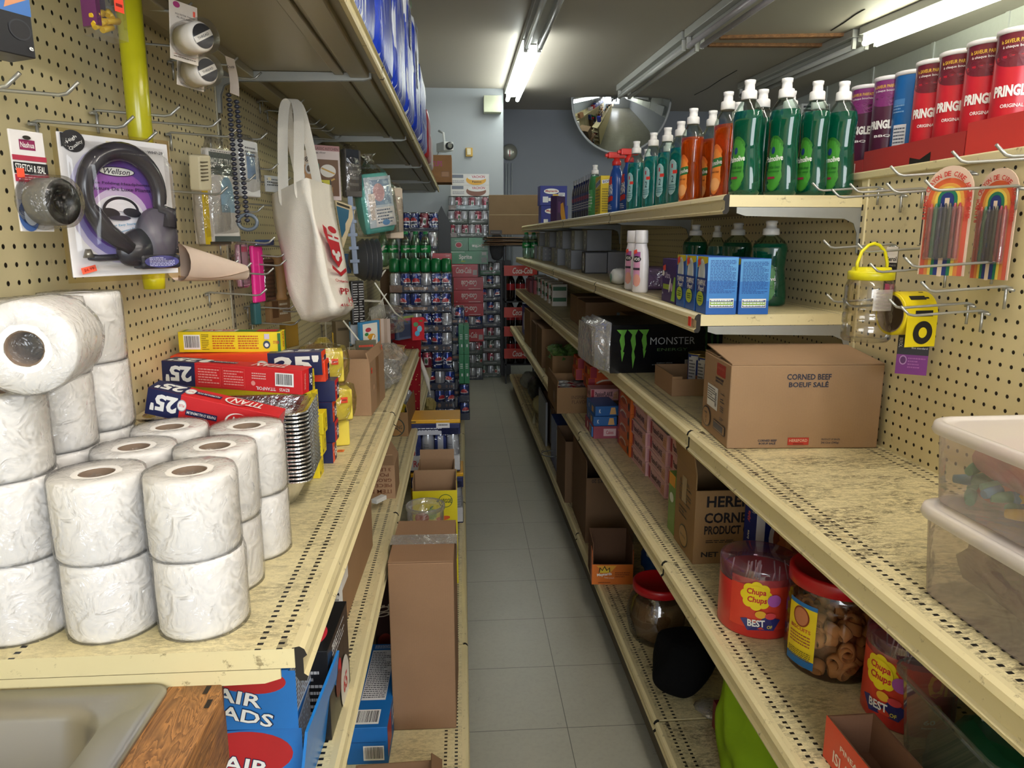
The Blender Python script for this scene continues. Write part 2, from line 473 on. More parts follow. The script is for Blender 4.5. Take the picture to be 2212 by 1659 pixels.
class LF:
    """frame on the -y side of an oval loft given as (z, rx, ry) rows"""
    curved = 1
    def __init__(s, rows): s.rows = rows
    def at(s, z):
        r = s.rows
        for (z0, a0, b0), (z1, a1, b1) in zip(r, r[1:]):
            if z <= z1:
                t = max(0, (z - z0) / (z1 - z0)); return a0 + (a1 - a0) * t, b0 + (b1 - b0) * t
        return r[-1][1:]
    def __call__(s, u, v, h):
        a, b = s.at(v); q = max(-.97, min(.97, u / a))
        return Vector((u, -(b * math.sqrt(1 - q * q) + h + .0006), v))
def faces(w, d, h):
    """the six frames of a box standing on z = 0, centred in x and y: name -> (frame, width, height)"""
    return {'F': (fl((-w / 2, -d / 2, 0), (1, 0, 0), (0, 0, 1)), w, h), 'L': (fl((-w / 2, d / 2, 0), (0, -1, 0), (0, 0, 1)), d, h),
            'R': (fl((w / 2, -d / 2, 0), (0, 1, 0), (0, 0, 1)), d, h), 'B': (fl((w / 2, d / 2, 0), (-1, 0, 0), (0, 0, 1)), w, h),
            'T': (fl((-w / 2, -d / 2, h), (1, 0, 0), (0, 1, 0)), w, d)}
def pack(name, w, d, h, m, prints=None, mats=None, loc=(0, 0, 0), rot=0, label=None, cat='box', group=None, bev=.001, pname='printing'):
    """a closed box with printed faces: prints = {'F': [specs], ...}"""
    if prints and not isinstance(rot, tuple) and abs(rot + PI / 2) < .5 and 'L' in prints:
        prints = dict(prints); prints['R'] = prints.pop('L')      # turned so that its right flank meets the camera
    o = MB().box(-w / 2, -d / 2, 0, w / 2, d / 2, h, m, mats=mats).obj(name, None, loc, rot, label, cat, group, bev=bev)
    if prints:
        p = MB(); fs = faces(w, d, h)
        for k, sp in prints.items():
            fr, W, H = fs[k]; p.pr(fr, W, H, sp)
        p.obj(pname, o)
    return o
def rowx(x0, y):
    """x of a line of the right-hand gondola (it stands a hair out of square)"""
    return x0 - 0.012 * (y - 1.64)
def gp(pxa, pya, pxb, pyb, z, pyt, d):
    """box from its front foot corners' picture places on the plane z: centre, width, turn, height"""
    a, b = zp(pxa, pya, z), zp(pxb, pyb, z)
    v = b - a; w = v.length; rz = math.atan2(v.y, v.x)
    n = Vector((-v.y, v.x, 0)).normalized()
    c = (a + b) / 2 + n * d / 2
    return (c.x, c.y, z), w, rz, zat(a.x, a.y, pyt) - z

def span(pxl, ya, pxr, yb, pyt, pyb):
    """upright thing between two picture columns at depths ya, yb: foot centre, width, turn, height"""
    pm_ = (pyt + pyb) / 2
    a, b = yp(pxl, pm_, ya), yp(pxr, pm_, yb); zb, zt = zat(a.x, a.y, pyb), zat(a.x, a.y, pyt)
    v = b - a; v.z = 0
    return ((a.x + b.x) / 2, (a.y + b.y) / 2, zb), v.length, math.atan2(v.y, v.x), zt - zb
def spack(name, sp, d, m, label, cat, prints=None, mats=None, group=None, bev=.001, pname='printing'):
    (loc, w, rz, h) = span(*sp)
    return pack(name, w, d, h, m, prints, mats, loc, rz, label, cat, group, bev, pname)
def gpack(name, g, d, m, label, cat='box', prints=None, mats=None, group=None, bev=.001, pname='printing'):
    loc, w, rz, h = gp(*g, d)
    return pack(name, w, d, h, m, prints, mats, loc, rz, label, cat, group, bev, pname)
def yx(px, X, Z):
    """depth at which the line x = X, z = Z is seen at picture column px"""
    lo, hi = .3, 12
    for _ in range(40):
        m = (lo + hi) / 2; v = CAMR.transposed() @ Vector((X, m, Z - EYE))
        q = CX + F * v.x / -v.z
        if (q > px) == (X > 0): lo = m
        else: hi = m
    return lo
def sticker(o, fr, x, y, w=.02, h=.013, c='ff4a30'):
    return MB().pr(fr, 1, 1, [('r', x, y, w, h, pm(c, .6, emit=c, es=.0)), ('l', x, y, w * .7, h * .5, 1, '7a1a10')], 6).obj('price_sticker', o)

# ================================================================== THE ROOM
CZ = 2.80
def tile_mat():
    m, t, p = _new('floor_tiles')
    oc = t.nodes.new('ShaderNodeTexCoord').outputs['Object']
    s = N(t, 'SeparateXYZ'); t.links.new(oc, s.inputs[0])
    def edge(o, off):
        f = mathn(t, 'FRACT', mathn(t, 'DIVIDE', mathn(t, 'SUBTRACT', o, off), 0.305))
        return mathn(t, 'MULTIPLY', mathn(t, 'MINIMUM', f, mathn(t, 'SUBTRACT', 1.0, f)), 0.305)
    d = mathn(t, 'MINIMUM', edge(s.outputs[0], 0.285), edge(s.outputs[1], 2.131))
    joint = mathn(t, 'LESS_THAN', d, 0.0011)
    base = mixc(t, noise(t, 1.7, 6, oc, .7), lin('8d8d80'), lin('acab9d'))
    sp = ramp(t, noise(t, 70, 3, oc, .7), .45, .75)
    base = mixc(t, mathn(t, 'MULTIPLY', sp, .18), base, lin('6f7068'))
    sc_ = ramp(t, noise(t, 11, 7, oc, .8), .64, .70)
    base = mixc(t, mathn(t, 'MULTIPLY', sc_, .55), base, lin('4a4a44'))
    base = mixc(t, mathn(t, 'MULTIPLY', joint, .8), base, lin('2f302c'))
    t.links.new(base, p.inputs['Base Color']); p.inputs['Roughness'].default_value = 0.34
    return m
def plaster(c1, c2, rough=.7, name='wall_paint'):
    m, t, p = _new(name)
    oc = t.nodes.new('ShaderNodeTexCoord').outputs['Object']
    c = mixc(t, noise(t, .9, 5, oc), lin(c1), lin(c2))
    t.links.new(c, p.inputs['Base Color']); p.inputs['Roughness'].default_value = rough
    bump(t, p, noise(t, 60, 3, oc), .15, .002)
    return m
M_WALL = plaster('a4aab0', 'b0b6ba'); M_WALL2 = plaster('8c919c', '989da6'); M_CEIL = plaster('b0a89c', 'bab2a6', .5, 'ceiling_paint')
def struct(name, mb, **k): return mb.obj(name, kind='structure', **k)
struct('floor', MB().box(-1.2, -3.5, -.1, 6.0, 9.0, 0, tile_mat()))
struct('ceiling', MB().box(-1.2, -3.5, CZ, 6.0, 9.0, CZ + .1, M_CEIL))
struct('wall_left', MB().box(-1.2, -3.5, 0, -.80, 9.0, CZ, M_WALL))
struct('wall_back_left', MB().box(-.80, 7.45, 0, .425, 8.6, CZ, M_WALL))
struct('wall_back', MB().box(-.80, 8.6, 0, 6.0, 8.8, CZ, M_WALL2))
struct('wall_right', MB().box(5.6, -3.5, 0, 6.0, 9.0, CZ, M_WALL))
wf = MB()
for b_ in ((-1.2, 0, 6, .75), (-1.2, 2.5, 6, CZ), (-1.2, .75, -.9, 2.5), (2.8, .75, 6, 2.5)):
    wf.box(b_[0], -3.5, b_[1], b_[2], -3.3, b_[3], M_WALL)
struct('wall_front', wf)
# ceiling laths and a crack
for k, (a, b, lab) in enumerate((((1555, 81), (1872, 75), 'bare wooden lath on the ceiling, the one nearer the camera'), ((1530, 97), (1800, 98), 'bare wooden lath on the ceiling, shorter and farther from the camera'))):
    p, q = zp(*a, CZ - .01), zp(*b, CZ - .01); d = q - p
    MB().box(0, -.022, -.012, d.length, .022, .012, wood('b07a48', '6f4522', 0)).obj('ceiling_lath', None, p, math.atan2(d.y, d.x), lab, 'lath')
q = MB(); pts = [zp(x, y, CZ - .002) for x, y in ((1500, 205), (1530, 190), (1560, 170), (1592, 152))]
pts2 = [zp(x, y, CZ - .002) for x, y in ((1795, 66), (1822, 50), (1850, 30), (1868, 20))]
for P_ in (pts, pts2): q.tube(P_, .004, '3a3834', 4)
struct('trim_1', q)

# ventilation duct along the right-hand side
dm = pm('d5dad6', .45)
d = MB().box(3.51, -3.0, 2.28, 4.2, 8.55, CZ - .002, dm).obj('ventilation_duct', label='long white sheet-metal ventilation duct under the ceiling above the crisp cans', cat='duct')
for k, y in enumerate((1.6, 2.8, 4.0, 4.75, 5.5, 6.3, 7.1)):
    MB().box(3.500, y, 2.27, 3.512, y + .035, CZ - .002, dm).obj('seam_collar', d)
vb = MB().box(3.22, 7.0, 2.34, 3.50, 7.42, 2.62, pm('d9dcda', .5))
v = vb.obj('air_vent', label='white louvred air vent on the end of the duct', cat='vent', bev=.004)
g = MB()
for i in range(8): g.box(3.24, 6.985, 2.365 + i * .031, 3.48, 7.0, 2.380 + i * .031, pm('4a4d50', .5))
g.obj('louvre', v)

# ------------------------------------------------------------------ fluorescent fixtures
M_TUBE = pm('ffffff', .4, emit='fff6ea', es=21.0)
M_TUBEC = pm('fdffff', .4, emit='f8fff8', es=11.0)
M_TUBEY = pm('fffff4', .4, emit='fbffe2', es=13.0)
M_DEAD = pm('cfd0cf', .25); M_DEADP = pm('d9d2de', .25)
def fixture(a, b, mt_, label, hz=CZ, parts=True):
    a, b = Vector((a[0], a[1], hz)), Vector((b[0], b[1], hz)); d = b - a; L = d.length; rz = math.atan2(d.y, d.x)
    hs = pm('b9bab6', .4)
    o = MB().box(0, -.075, -.055, L, .075, -.002, hs).prism([(0, -.03), (L, -.03), (L, .03), (0, .03)], -.085, -.055, hs).obj('fluorescent_light', None, a, rz, label, 'light', 'fluorescent fixtures on the ceiling', bev=.004)
    for s in (-1, 1):
        MB().tube([(.03, s * .048, -.112), (L - .03, s * .048, -.112)], .018, mt_, 14).obj('tube', o)
        for x in (.012, L - .032):
            MB().box(x, s * .048 - .014, -.130, x + .02, s * .048 + .014, -.055, pm('d8d8d4', .4)).obj('socket', o, bev=.003)
    return o
fixture((.52, 5.45), (.51, 7.42), M_TUBEC, 'lit fluorescent fixture with two glowing tubes at the back of the aisle')
fixture((.53, 3.50), (.52, 5.42), M_DEAD, 'unlit grey fluorescent fixture in line with the glowing one over the aisle')
fixture((.50, -.6), (.51, 1.5), M_TUBE, 'lit fluorescent fixture over the near end of the aisle')
fixture((1.63, 5.35), (1.56, 7.20), M_DEAD, 'unlit fluorescent fixture ending above the half-round mirror')
fixture((1.74, 3.4), (1.64, 5.32), M_DEADP, 'unlit fluorescent fixture with pinkish tubes, nearer than its twin in line')
fixture((2.80, 5.22), (2.68, 7.05), M_DEAD, 'unlit fluorescent fixture beyond the glowing one by the duct')
fixture((3.05, 3.25), (2.82, 5.18), M_TUBEY, 'lit fluorescent fixture glowing yellowish near the duct')
fixture((2.3, -.8), (2.3, 1.2), M_TUBE, 'lit fluorescent fixture over the next aisle')

# ------------------------------------------------------------------ things on the back wall
c0 = yp(1343, 212, 7.85); Rm, sg = .52, .15; Rs = (Rm * Rm + sg * sg) / (2 * sg)
mm, t, p = _new('mirror_acrylic'); p.inputs['Base Color'].default_value = (.86, .88, .9, 1); p.inputs['Metallic'].default_value = 1; p.inputs['Roughness'].default_value = .03
oc = t.nodes.new('ShaderNodeTexCoord').outputs['Object']; bump(t, p, noise(t, 3, 1, oc), .03, .01)
def mf(u, v):
    a = PI + PI * u; r = Rm * v
    return (r * math.cos(a), -(math.sqrt(Rs * Rs - r * r) - (Rs - sg)), r * math.sin(a) * 1.05)
mo = MB().grid(mf, 40, 18, mm).obj('convex_mirror', None, c0, (R(6), 0, 0), 'half-round convex security mirror hanging by the ceiling at the back', 'mirror')
MB().tube([mf(u / 40, 1) for u in range(41)] + [mf(0, 1)], .012, pm('b9bcc0', .4), 6).obj('rim', mo)
MB().tube([(0, 0, 0), (0, .35, .05)], .012, '8a8c8e', 6).obj('bracket', mo)

def wallbox(x0, y0, x1, y1, Y, th, name, lab, cat, m, bev=.004):
    a, b = yp(x0, y1, Y - th), yp(x1, y0, Y - th)
    return MB().box(a.x, Y - th, a.z, b.x, Y - .001, b.z, m).obj(name, label=lab, cat=cat, bev=bev)
wallbox(1045, 206, 1083, 242, 7.45, .12, 'wall_speaker', 'square cream speaker box high on the back wall corner', 'speaker', pm('c9ceb4', .6))
o = wallbox(1006, 319, 1021, 338, 7.45, .03, 'thermostat', 'small yellowed thermostat on the pale back wall', 'thermostat', pm('c7a24a', .5))
a = yp(1013, 327, 7.40); MB().box(a.x - .018, 7.412, a.z - .03, a.x + .018, 7.422, a.z + .03, pm('e2d8b8', .4)).obj('dial_plate', o)
a = yp(1101, 328, 8.55)
o = MB().lathe([(.09, 0), (.09, .03), (.07, .05), (.02, .06), (0, .06)], pm('b9bab0', .3, .6), 26).obj('alarm_bell', None, (a.x, 8.6, a.z), (R(90), 0, 0), 'round grey alarm bell on the back wall beside the corner', 'bell')
MB().box(-.006, -.05, .06, .006, .02, .064, pm('b23a30', .4)).obj('red_mark', o)
q = MB()
for k, x in enumerate((1093, 1099, 1106)):
    a = yp(x, 352, 8.55); q.tube([(a.x, 8.56, .9), (a.x, 8.56, a.z)], .010, pm('a8aeb4', .4), 8)
q.obj('conduit', label='three slim grey conduits running down the back wall below the bell', cat='pipe')
# security camera
a = yp(960, 318, 7.2)
o = MB().box(-.05, -.10, -.04, .05, .08, .04, pm('c9cbc8', .5)).obj('security_camera', None, a, R(25), 'small white security camera aimed down the aisle', 'camera', bev=.006)
MB().lathe([(.035, 0), (.035, .03), (.02, .03)], pm('202226', .2), 16, T=Matrix.Translation((.0, -.10, 0)) @ Matrix.Rotation(R(90), 4, 'X')).obj('lens', o)
MB().tube([(0, 0, .04), (0, .02, .13), (0, .12, .16)], .012, 'c4c6c4', 8).obj('mount', o)
MB().tube([(-.03, .06, -.03), (-.07, .08, -.12), (-.06, .15, -.22)], .004, '8a8a86', 6).obj('cable', o)

# ================================================================== GONDOLA SHELVING
SEC = 1.22
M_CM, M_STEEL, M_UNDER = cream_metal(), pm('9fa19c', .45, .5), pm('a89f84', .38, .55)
ORD = ['first', 'second', 'third', 'fourth', 'fifth', 'sixth', 'seventh']
def shelf(side, xf, depth, y0, z, lip, label, dirt=.5, bracket=True, under=False, kick=0, group=None, L=SEC - .007, endcap=False):
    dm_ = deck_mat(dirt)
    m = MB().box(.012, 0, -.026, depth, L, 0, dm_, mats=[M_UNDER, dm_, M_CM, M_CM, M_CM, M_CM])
    if side == 'R': loc, rz = (rowx(xf, y0), y0, z), .012
    else: loc, rz = (xf, y0 + L, z), PI
    o = m.obj('gondola_shelf', None, loc, rz, label, 'shelf', group)
    # front rail: rounded fold on top, price channel, rolled foot
    pr = [(.016, .0), (.006, .002), (.0, -.002), (-.003, -.010), (.002, -.014), (.002, -lip + .010), (-.003, -lip + .006), (-.001, -lip), (.008, -lip), (.012, -lip + .006), (.013, -.012)]
    rs = [[(x, yy, zz) for x, zz in pr] for yy in (0.0015, L - .0015)]
    q = MB().rings(rs, M_CM, False, (False, False)); n_ = len(pr)
    q.add([p for r_ in rs for p in r_], [tuple(range(n_)), tuple(range(n_, 2 * n_))], pm('1c1812', .7)); q.obj('front_rail', o)  # closed rail ends coloured dark for the shade inside the hollow profile
    if bracket:
        for yy in ((.0, L - .003)):
            b = MB(); p = [(.03, -.027), (depth, -.027), (depth, -.13), (depth - .010, -.13), (depth - .012, -.085), (depth - .022, -.062), (depth - .045, -.052), (.05, -.046), (.03, -.040)]
            vs = [(x, yy, zz) for x, zz in p] + [(x, yy + .003, zz) for x, zz in p]; n = len(p)
            b.add(vs, [tuple(range(n)), tuple(range(n, 2 * n))[::-1]] + [(i, (i + 1) % n, n + (i + 1) % n, n + i) for i in range(n)], M_STEEL)
            b.m = [M_CM] if side == 'L' and z < 1 else b.m
            b.obj('bracket', o)
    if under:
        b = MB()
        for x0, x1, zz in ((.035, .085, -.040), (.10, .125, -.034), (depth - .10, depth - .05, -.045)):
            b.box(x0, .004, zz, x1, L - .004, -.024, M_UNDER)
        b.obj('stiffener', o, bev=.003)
    if kick:
        MB().box(.03, 0, -kick, .045, L, -.026, pm('6d6450', .5)).obj('kick_plate', o)
    return o
YL = [.82 + SEC * i for i in range(-1, 5)]      # bays of the left-hand run
YR = [.42 + SEC * i for i in range(-1, 5)]      # bays of the right-hand run
XLF, XLB = -.20, -.632
def panel(side, y0, y1, z0, z1, label):
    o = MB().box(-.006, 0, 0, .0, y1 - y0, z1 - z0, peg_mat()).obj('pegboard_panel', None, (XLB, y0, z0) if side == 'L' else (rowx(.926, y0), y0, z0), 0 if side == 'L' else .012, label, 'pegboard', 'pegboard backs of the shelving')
    return o
def upright(side, y, z1, label):
    x = XLB if side == 'L' else rowx(.92, y)
    s = 1 if side == 'L' else -1
    m = pm('a9a28a', .4, .3) if side == 'L' else M_CM
    o = MB().box(-.012, -.014, 0, .012, .014, z1, m).obj('gondola_upright', None, (x + s * -.008, y, 0), 0, label, 'post', 'slotted uprights of the shelving', bev=.002)
    sl = MB()
    for k in range(int((z1 - .2) / .0254)):
        sl.box(s * .0121 - .0004, -.003, .2 + k * .0254, s * .0121 + .0004, .003, .213 + k * .0254, '17140f')
    sl.obj('slot', o, kind='stuff')
for i, y in enumerate(YL):
    panel('L', y, y + SEC - .003, .14, 1.96, 'cream pegboard back of the left run, %s bay from the camera' % ORD[i])
    if i: upright('L', y, 2.0, 'slotted steel upright of the left run, %s from the camera' % ORD[i - 1])
for i, y in enumerate(YR):
    panel('R', y, y + SEC - .003, .14, 1.515, 'cream pegboard back of the right run, %s bay from the camera' % ORD[i])
    if i: upright('R', y, 1.52, 'cream slotted upright of the right run, %s from the camera' % ORD[i - 1])
# top cap of the right-hand run and the shelf behind it
MB().box(-.012, 0, 0, .03, 7.2, .018, M_CM).obj('top_cap', None, (rowx(.925, -.7), -.7, 1.513), .012, 'cream cap rail along the top of the right pegboard', 'rail', bev=.003)
o = MB().box(0, 0, -.03, .40, 2.9, 0, deck_mat(.3)).obj('gondola_shelf', None, (rowx(.958, -.7), -.7, 1.513), .012, 'cream shelf behind the pegboard carrying the crisp cans', 'shelf')
MB().box(.40, 0, -.04, .41, 2.9, .002, M_CM).obj('front_rail', o)
MB().box(0, 0, 0, .012, 7.2, 1.36, pm('c9bb8a', .5)).obj('back_panel', None, (rowx(.958, -.7), -.7, .12), .012, 'plain cream back sheet behind the right pegboard', 'panel')

for i, y in enumerate(YL):
    if i >= 1:
        shelf('L', XLF, .43, y, 1.832, .042, 'overhead steel shelf of the left run, %s bay from the camera' % ORD[i - 1], .1, under=True, group='overhead shelves of the left run')
    if i in (1, 2):
        shelf('L', XLF, .43, y, .89, .045, ['', 'scuffed cream shelf carrying the white toilet rolls', 'cream shelf carrying the open brown carton and yellow sponge packs'][i], .6, group='waist-high shelves of the left run')
    if i in (1, 2, 3):
        shelf('L', XLF, .43, y, .585, .040, 'knee-high cream shelf of the left run, %s bay from the camera' % ORD[i - 1], .35, group='knee-high shelves of the left run')
    if i <= 4:
        shelf('L', .0, .62, y, .15, .035, 'cream base shelf of the left run, %s bay from the camera' % ORD[i], .5, False, kick=.15, group='base shelves of the left run')
for i, y in enumerate(YR):
    if i >= 2:
        shelf('R', .592, .33, y, 1.478, .042, 'top cream shelf of the right run, %s bay from the camera' % ORD[i - 2], .15, group='top shelves of the right run')
        shelf('R', .540, .38, y, 1.208, .042, 'second cream shelf from the top of the right run, %s bay from the camera' % ORD[i - 2], .3, group='second shelves of the right run')
    shelf('R', .535, .385, y, .930, .048, 'middle cream shelf of the right run, %s bay from the camera' % ORD[i], .95 if i < 2 else .4, group='middle shelves of the right run')
    shelf('R', .487, .433, y, .595, .042, 'fourth shelf down of the right run, %s bay from the camera' % ORD[i], .6, group='fourth shelves of the right run')
    shelf('R', .485, .435, y, .150, .035, 'base shelf of the right run, %s bay from the camera' % ORD[i], .8, False, kick=.15, group='base shelves of the right run')

# ================================================================== LEFT RUN: THINGS ON THE PEGBOARD
WHITE, BLACK = 'f2f1ec', '17171a'
M_HOOK = pm('b2b3ae', .35, .7)
HB = {}
def hook(side, tx, ty, label, L=.15, group=None, dd=0):
    s = 1 if side == 'L' else -1
    X = (XLB + L) if side == 'L' else (.918 - L)
    a = xp(tx, ty, X)
    k = round(L, 3)
    if k not in HB:
        m = MB()
        m.tube([(0, 0, 0), (.012, 0, .004), (L * .55, 0, -.001), (L - .026, 0, -.004), (L - .016, 0, -.002), (L, 0, .012)], .0024, M_HOOK, 8)
        o = m.obj('peg_hook')
        MB().tube([(.006, -.013, -.002), (.009, 0, -.001), (.006, .013, -.002)], .0026, M_HOOK, 6).tube([(.010, 0, .0), (.010, 0, -.034)], .0024, M_HOOK, 6).obj('back_clip', o)
        HB[k] = o
        c = o
    else:
        c = dup(HB[k])
    c.location = (XLB if side == 'L' else .918, a.y, a.z - .012); c.rotation_euler = (0, 0, R(dd) + (0 if side == 'L' else PI))
    c['label'] = label; c['category'] = 'hook'
    if group: c['group'] = group
    return c
GL = 'bare hooks on the left pegboard'
for tx, ty in ((43, 157), (170, 177)): hook('L', tx, ty, 'bare steel peg hook at the near end of the left pegboard, above the tape pack', group=GL)
hook('L', 388, 230, 'bare steel peg hook passing in front of the yellow tube')
hook('L', 289, 251, 'steel peg hook carrying the grey tape pack')
hook('L', 339, 284, 'steel peg hook through the headphones card')
for tx, ty in ((477, 256), (511, 279)): hook('L', tx, ty, 'bare steel peg hook between the headphones card and the bead chain', group='bare hooks by the headphones')
hook('L', 415, 6, 'steel peg hook carrying the upper thread spool pack')
hook('L', 468, 88, 'steel peg hook behind the thread spool packs')
hook('L', 514, 124, 'steel peg hook carrying the dark bead chain')
for tx, ty in ((565, 156), (592, 160), (663, 198), (659, 213), (692, 258), (706, 268), (723, 274), (737, 293)):
    hook('L', tx, ty, 'bare steel peg hook just under the overhead shelf beside the tote straps', group='bare hooks under the overhead shelf')
hook('L', 672, 234, 'steel peg hook carrying the canvas tote bag')
for tx, ty in ((577, 287), (601, 353), (628, 384), (625, 433)):
    hook('L', tx, ty, 'bare steel peg hook between the bead chain and the tote bag', group='bare hooks by the tote bag')
for tx, ty in ((552, 377), (492, 403), (570, 444)):
    hook('L', tx, ty, 'steel peg hook crossing in front of the grey poly packs', group='hooks by the poly packs')
for tx, ty in ((594, 512), (644, 522), (620, 542), (618, 561)):
    hook('L', tx, ty, 'bare steel peg hook over the pink comb and the wicker strip', group='bare hooks over the comb')
for tx, ty in ((543, 568), (515, 562)): hook('L', tx, ty, 'steel peg hook under the rolled paper', group='hooks under the rolled paper')
hook('L', 591, 579, 'bare steel peg hook beside the tip of the rolled paper')
hook('L', 576, 624, 'bare steel peg hook above the yellow wrap box')
for tx, ty in ((654, 662), (648, 690), (640, 655)): hook('L', tx, ty, 'bare steel peg hook low on the board behind the tote bag', group='low hooks behind the tote')

# headphones on a blister card
HY = (1.10, 1.245)
loc, w, rz, h = span(139, HY[0], 371, HY[1], 283, 600)
o = MB().box(-w / 2, -.0015, 0, w / 2, .0015, h, pm('ece9ea', .45)).obj('headphones_pack', None, loc, rz, 'blister card of folding headphones with a purple print', 'headphones', bev=.001)
PU, PU2 = '6a4aa0', '9a5ab4'
fr = faces(w, .003, h)['F'][0]
sp = [('e', .47, .52, .44, .43, 'cfc8e4'), ('e', .47, .53, .40, .40, '8d83c4'), ('e', .47, .55, .36, .36, PU), ('e', .47, .50, .32, .27, PU2), ('e', .47, .44, .27, .20, 'd9c4e4'), ('e', .46, .42, .24, .17, 'f4f0f6'),
      ('e', .12, .945, .10, .075, '202026'), ('p', [(.02, .9), (.02, .995), (.2, .995), (.2, .97)], '202026'),
      ('t', 'High', .11, .955, .10, .028, WHITE, 35), ('t', 'Quality', .14, .918, .14, .030, WHITE, 35),
      ('t', 'WHP-29', .86, .925, .15, .022, '4a4a52'), ('r', .50, .955, .20, .030, 'd8cba0'),
      ('e', .47, .76, .165, .034, '201a30'), ('e', .47, .76, .158, .029, WHITE), ('t', 'Wellson', .47, .76, .24, .040, '201a30', 0, .01, .3),
      ('t', 'Deluxe Folding Headphones', .46, .672, .62, .024, '30184a'), ('t', 'Ecouteurs De Luxe Pliants', .46, .635, .62, .026, '30184a'),
      ('e', .47, .475, .17, .105, '221e2c', 0, 0, 180), ('e', .47, .475, .145, .085, 'f4f0f6', 0, 0, 180), ('e', .37, .46, .085, .035, '221e2c', -8), ('e', .57, .465, .085, .033, '221e2c', -8), ('e', .45, .425, .10, .018, '3a3548'),
      ('t', 'Folds for Easy Storage', .45, .372, .34, .020, '4aa0cc', 6), ('t', 'Rangement facile', .50, .335, .26, .018, '4aa0cc', 14),
      ('r', .93, .255, .14, .055, BLACK), ('l', .93, .255, .12, .04, 2, WHITE), ('r', .93, .185, .14, .055, BLACK), ('l', .93, .185, .12, .04, 2, WHITE), ('r', .93, .115, .14, .055, BLACK), ('l', .93, .115, .12, .04, 2, WHITE),
      ('r', .115, .055, .13, .045, 'ff6448', 12), ('t', '$6.99', .115, .055, .09, .024, 'a01c10', 12)]
MB().pr(fr, w, h, sp).obj('printing', o)
hp = MB(); pl = pm('34323a', .22); pts = []; 
for i in range(25):
    t = R(200 - 220 * i / 24); pts.append((-.006 + .33 * w * math.cos(t) * (1.06 if i < 12 else 1.0), -.020, .60 * h + .30 * h * math.sin(t)))
hp.tube([(-.05 * w, -.022, .20 * h), (-.25 * w, -.022, .33 * h), (-.33 * w, -.02, .45 * h)] + pts + [(.36 * w, -.022, .48 * h), (.34 * w, -.022, .36 * h)], [.012, .014, .013] + [.010 + .004 * math.sin(PI * i / 24) for i in range(25)] + [.012, .014], pl, 10)
hp.obj('headband', o)
ec = pm('2c2c34', .3)
MB().lathe([(0, 0), (.030, .003), (.036, .012), (.034, .022), (.0, .026)], ec, 24, Matrix.Translation((.04 * w, -.004, .21 * h)) @ Matrix.Rotation(R(90), 4, 'X') @ Matrix.Rotation(R(30), 4, 'Z'), sy=.75).obj('earpiece', o)
MB().lathe([(0, 0), (.030, .003), (.034, .012), (.032, .022), (.0, .026)], pm('5a5663', .35), 24, Matrix.Translation((.24 * w, -.004, .29 * h)) @ Matrix.Rotation(R(90), 4, 'X'), sy=1.3).obj('earpiece', o)
m = MB().box(.02 * w, -.03, .045 * h, .42 * w, -.004, .155 * h, ec); m.pr(fl((.04 * w, -.0302, .05 * h), (1, 0, 0), (0, 0, 1)), .36 * w, .1 * h, [('e', .5, .5, .48, .46, '4a4a88'), ('l', .5, .5, .7, .7, 6, 'cfcfe6')])
m.obj('cable_box', o, bev=.005)
MB().tube([(-.38 * w, -.01, .145 * h), (-.30 * w, -.012, .135 * h), (-.02 * w, -.012, .14 * h)], .005, ec, 8).tube([(-.38 * w, -.01, .20 * h), (-.38 * w, -.01, .14 * h)], [.004, .008], pm('8f8a80', .3, .7), 8).obj('plug', o)
bl = MB()
def bf(u, v):
    x, z = (u - .5) * .96 * w, (.02 + .94 * v) * h
    q = max(0, 1 - ((x + .0 * w) / (.43 * w)) ** 4) * max(0, 1 - ((z - .50 * h) / (.44 * h)) ** 6)
    return (x, -.004 - .036 * min(1, q * 2.2) + .004 * math.sin(9 * u + 5 * v) * q, z)
bl.grid(bf, 24, 30, clear('ffffff', .02, .05)).obj('blister', o)
MB().box(-w / 2 - .006, .0016, -.008, w / 2 + .006, .0022, h + .006, clear('f6f0dc', .06, .1)).obj('clear_border', o)

# duct tape pack
sp_ = (30, .93, 103, .97, 277, 500)
loc, w, rz, h = span(*sp_)
o = pack('tape_pack', w, .003, h, pm('e9e4e2', .5), {'F': [('t', 'Nashua', .48, .86, .40, .06, WHITE), ('r', .48, .86, .46, .10, '8a1f52'), ('t', 'Nashua', .48, .86, .40, .055, WHITE), ('r', .5, .73, 1.0, .05, 'b03048'), ('r', .5, .63, 1.0, .11, '1b1b1f'), ('t', 'STRETCH & SEAL', .48, .63, .88, .07, WHITE, -3), ('r', .5, .53, 1.0, .07, 'b03048'), ('l', .5, .53, .8, .04, 2, 'e8c8c8'), ('r', .16, .58, .22, .09, 'ff5a3c'), ('e', .25, .16, .3, .16, '4a6aa8'), ('e', .3, .16, .2, .1, 'dfe4ee'), ('e', .45, .93, .12, .02, '2a2520')]},
         loc=loc, rot=rz, label='clear pack with a roll of grey tape, red and black card', cat='tape')
MB().lathe([(.015, 0), (.027, 0), (.0285, .003), (.0285, .030), (.027, .033), (.015, .033), (.013, .016), (.015, 0)], pm('6e6c66', .3), 36, Matrix.Translation((w * .5 - .018, -.006, h * .30)) @ Matrix.Rotation(R(8), 4, 'Z') @ Matrix.Rotation(R(90), 4, 'X'), (False, False), mfn=lambda i: pm('6e6c66', .3) if i in (1, 2, 3) else pm('1a1a1c', .4)).obj('tape_roll', o)
MB().lathe([(0, 0), (.033, .0), (.034, .005), (.031, .040), (.02, .043), (0, .043)], clear('ffffff', .05, .08, 30), 30, Matrix.Translation((w * .5 - .018, -.001, h * .30)) @ Matrix.Rotation(R(8), 4, 'Z') @ Matrix.Rotation(R(90), 4, 'X')).obj('plastic_shell', o)

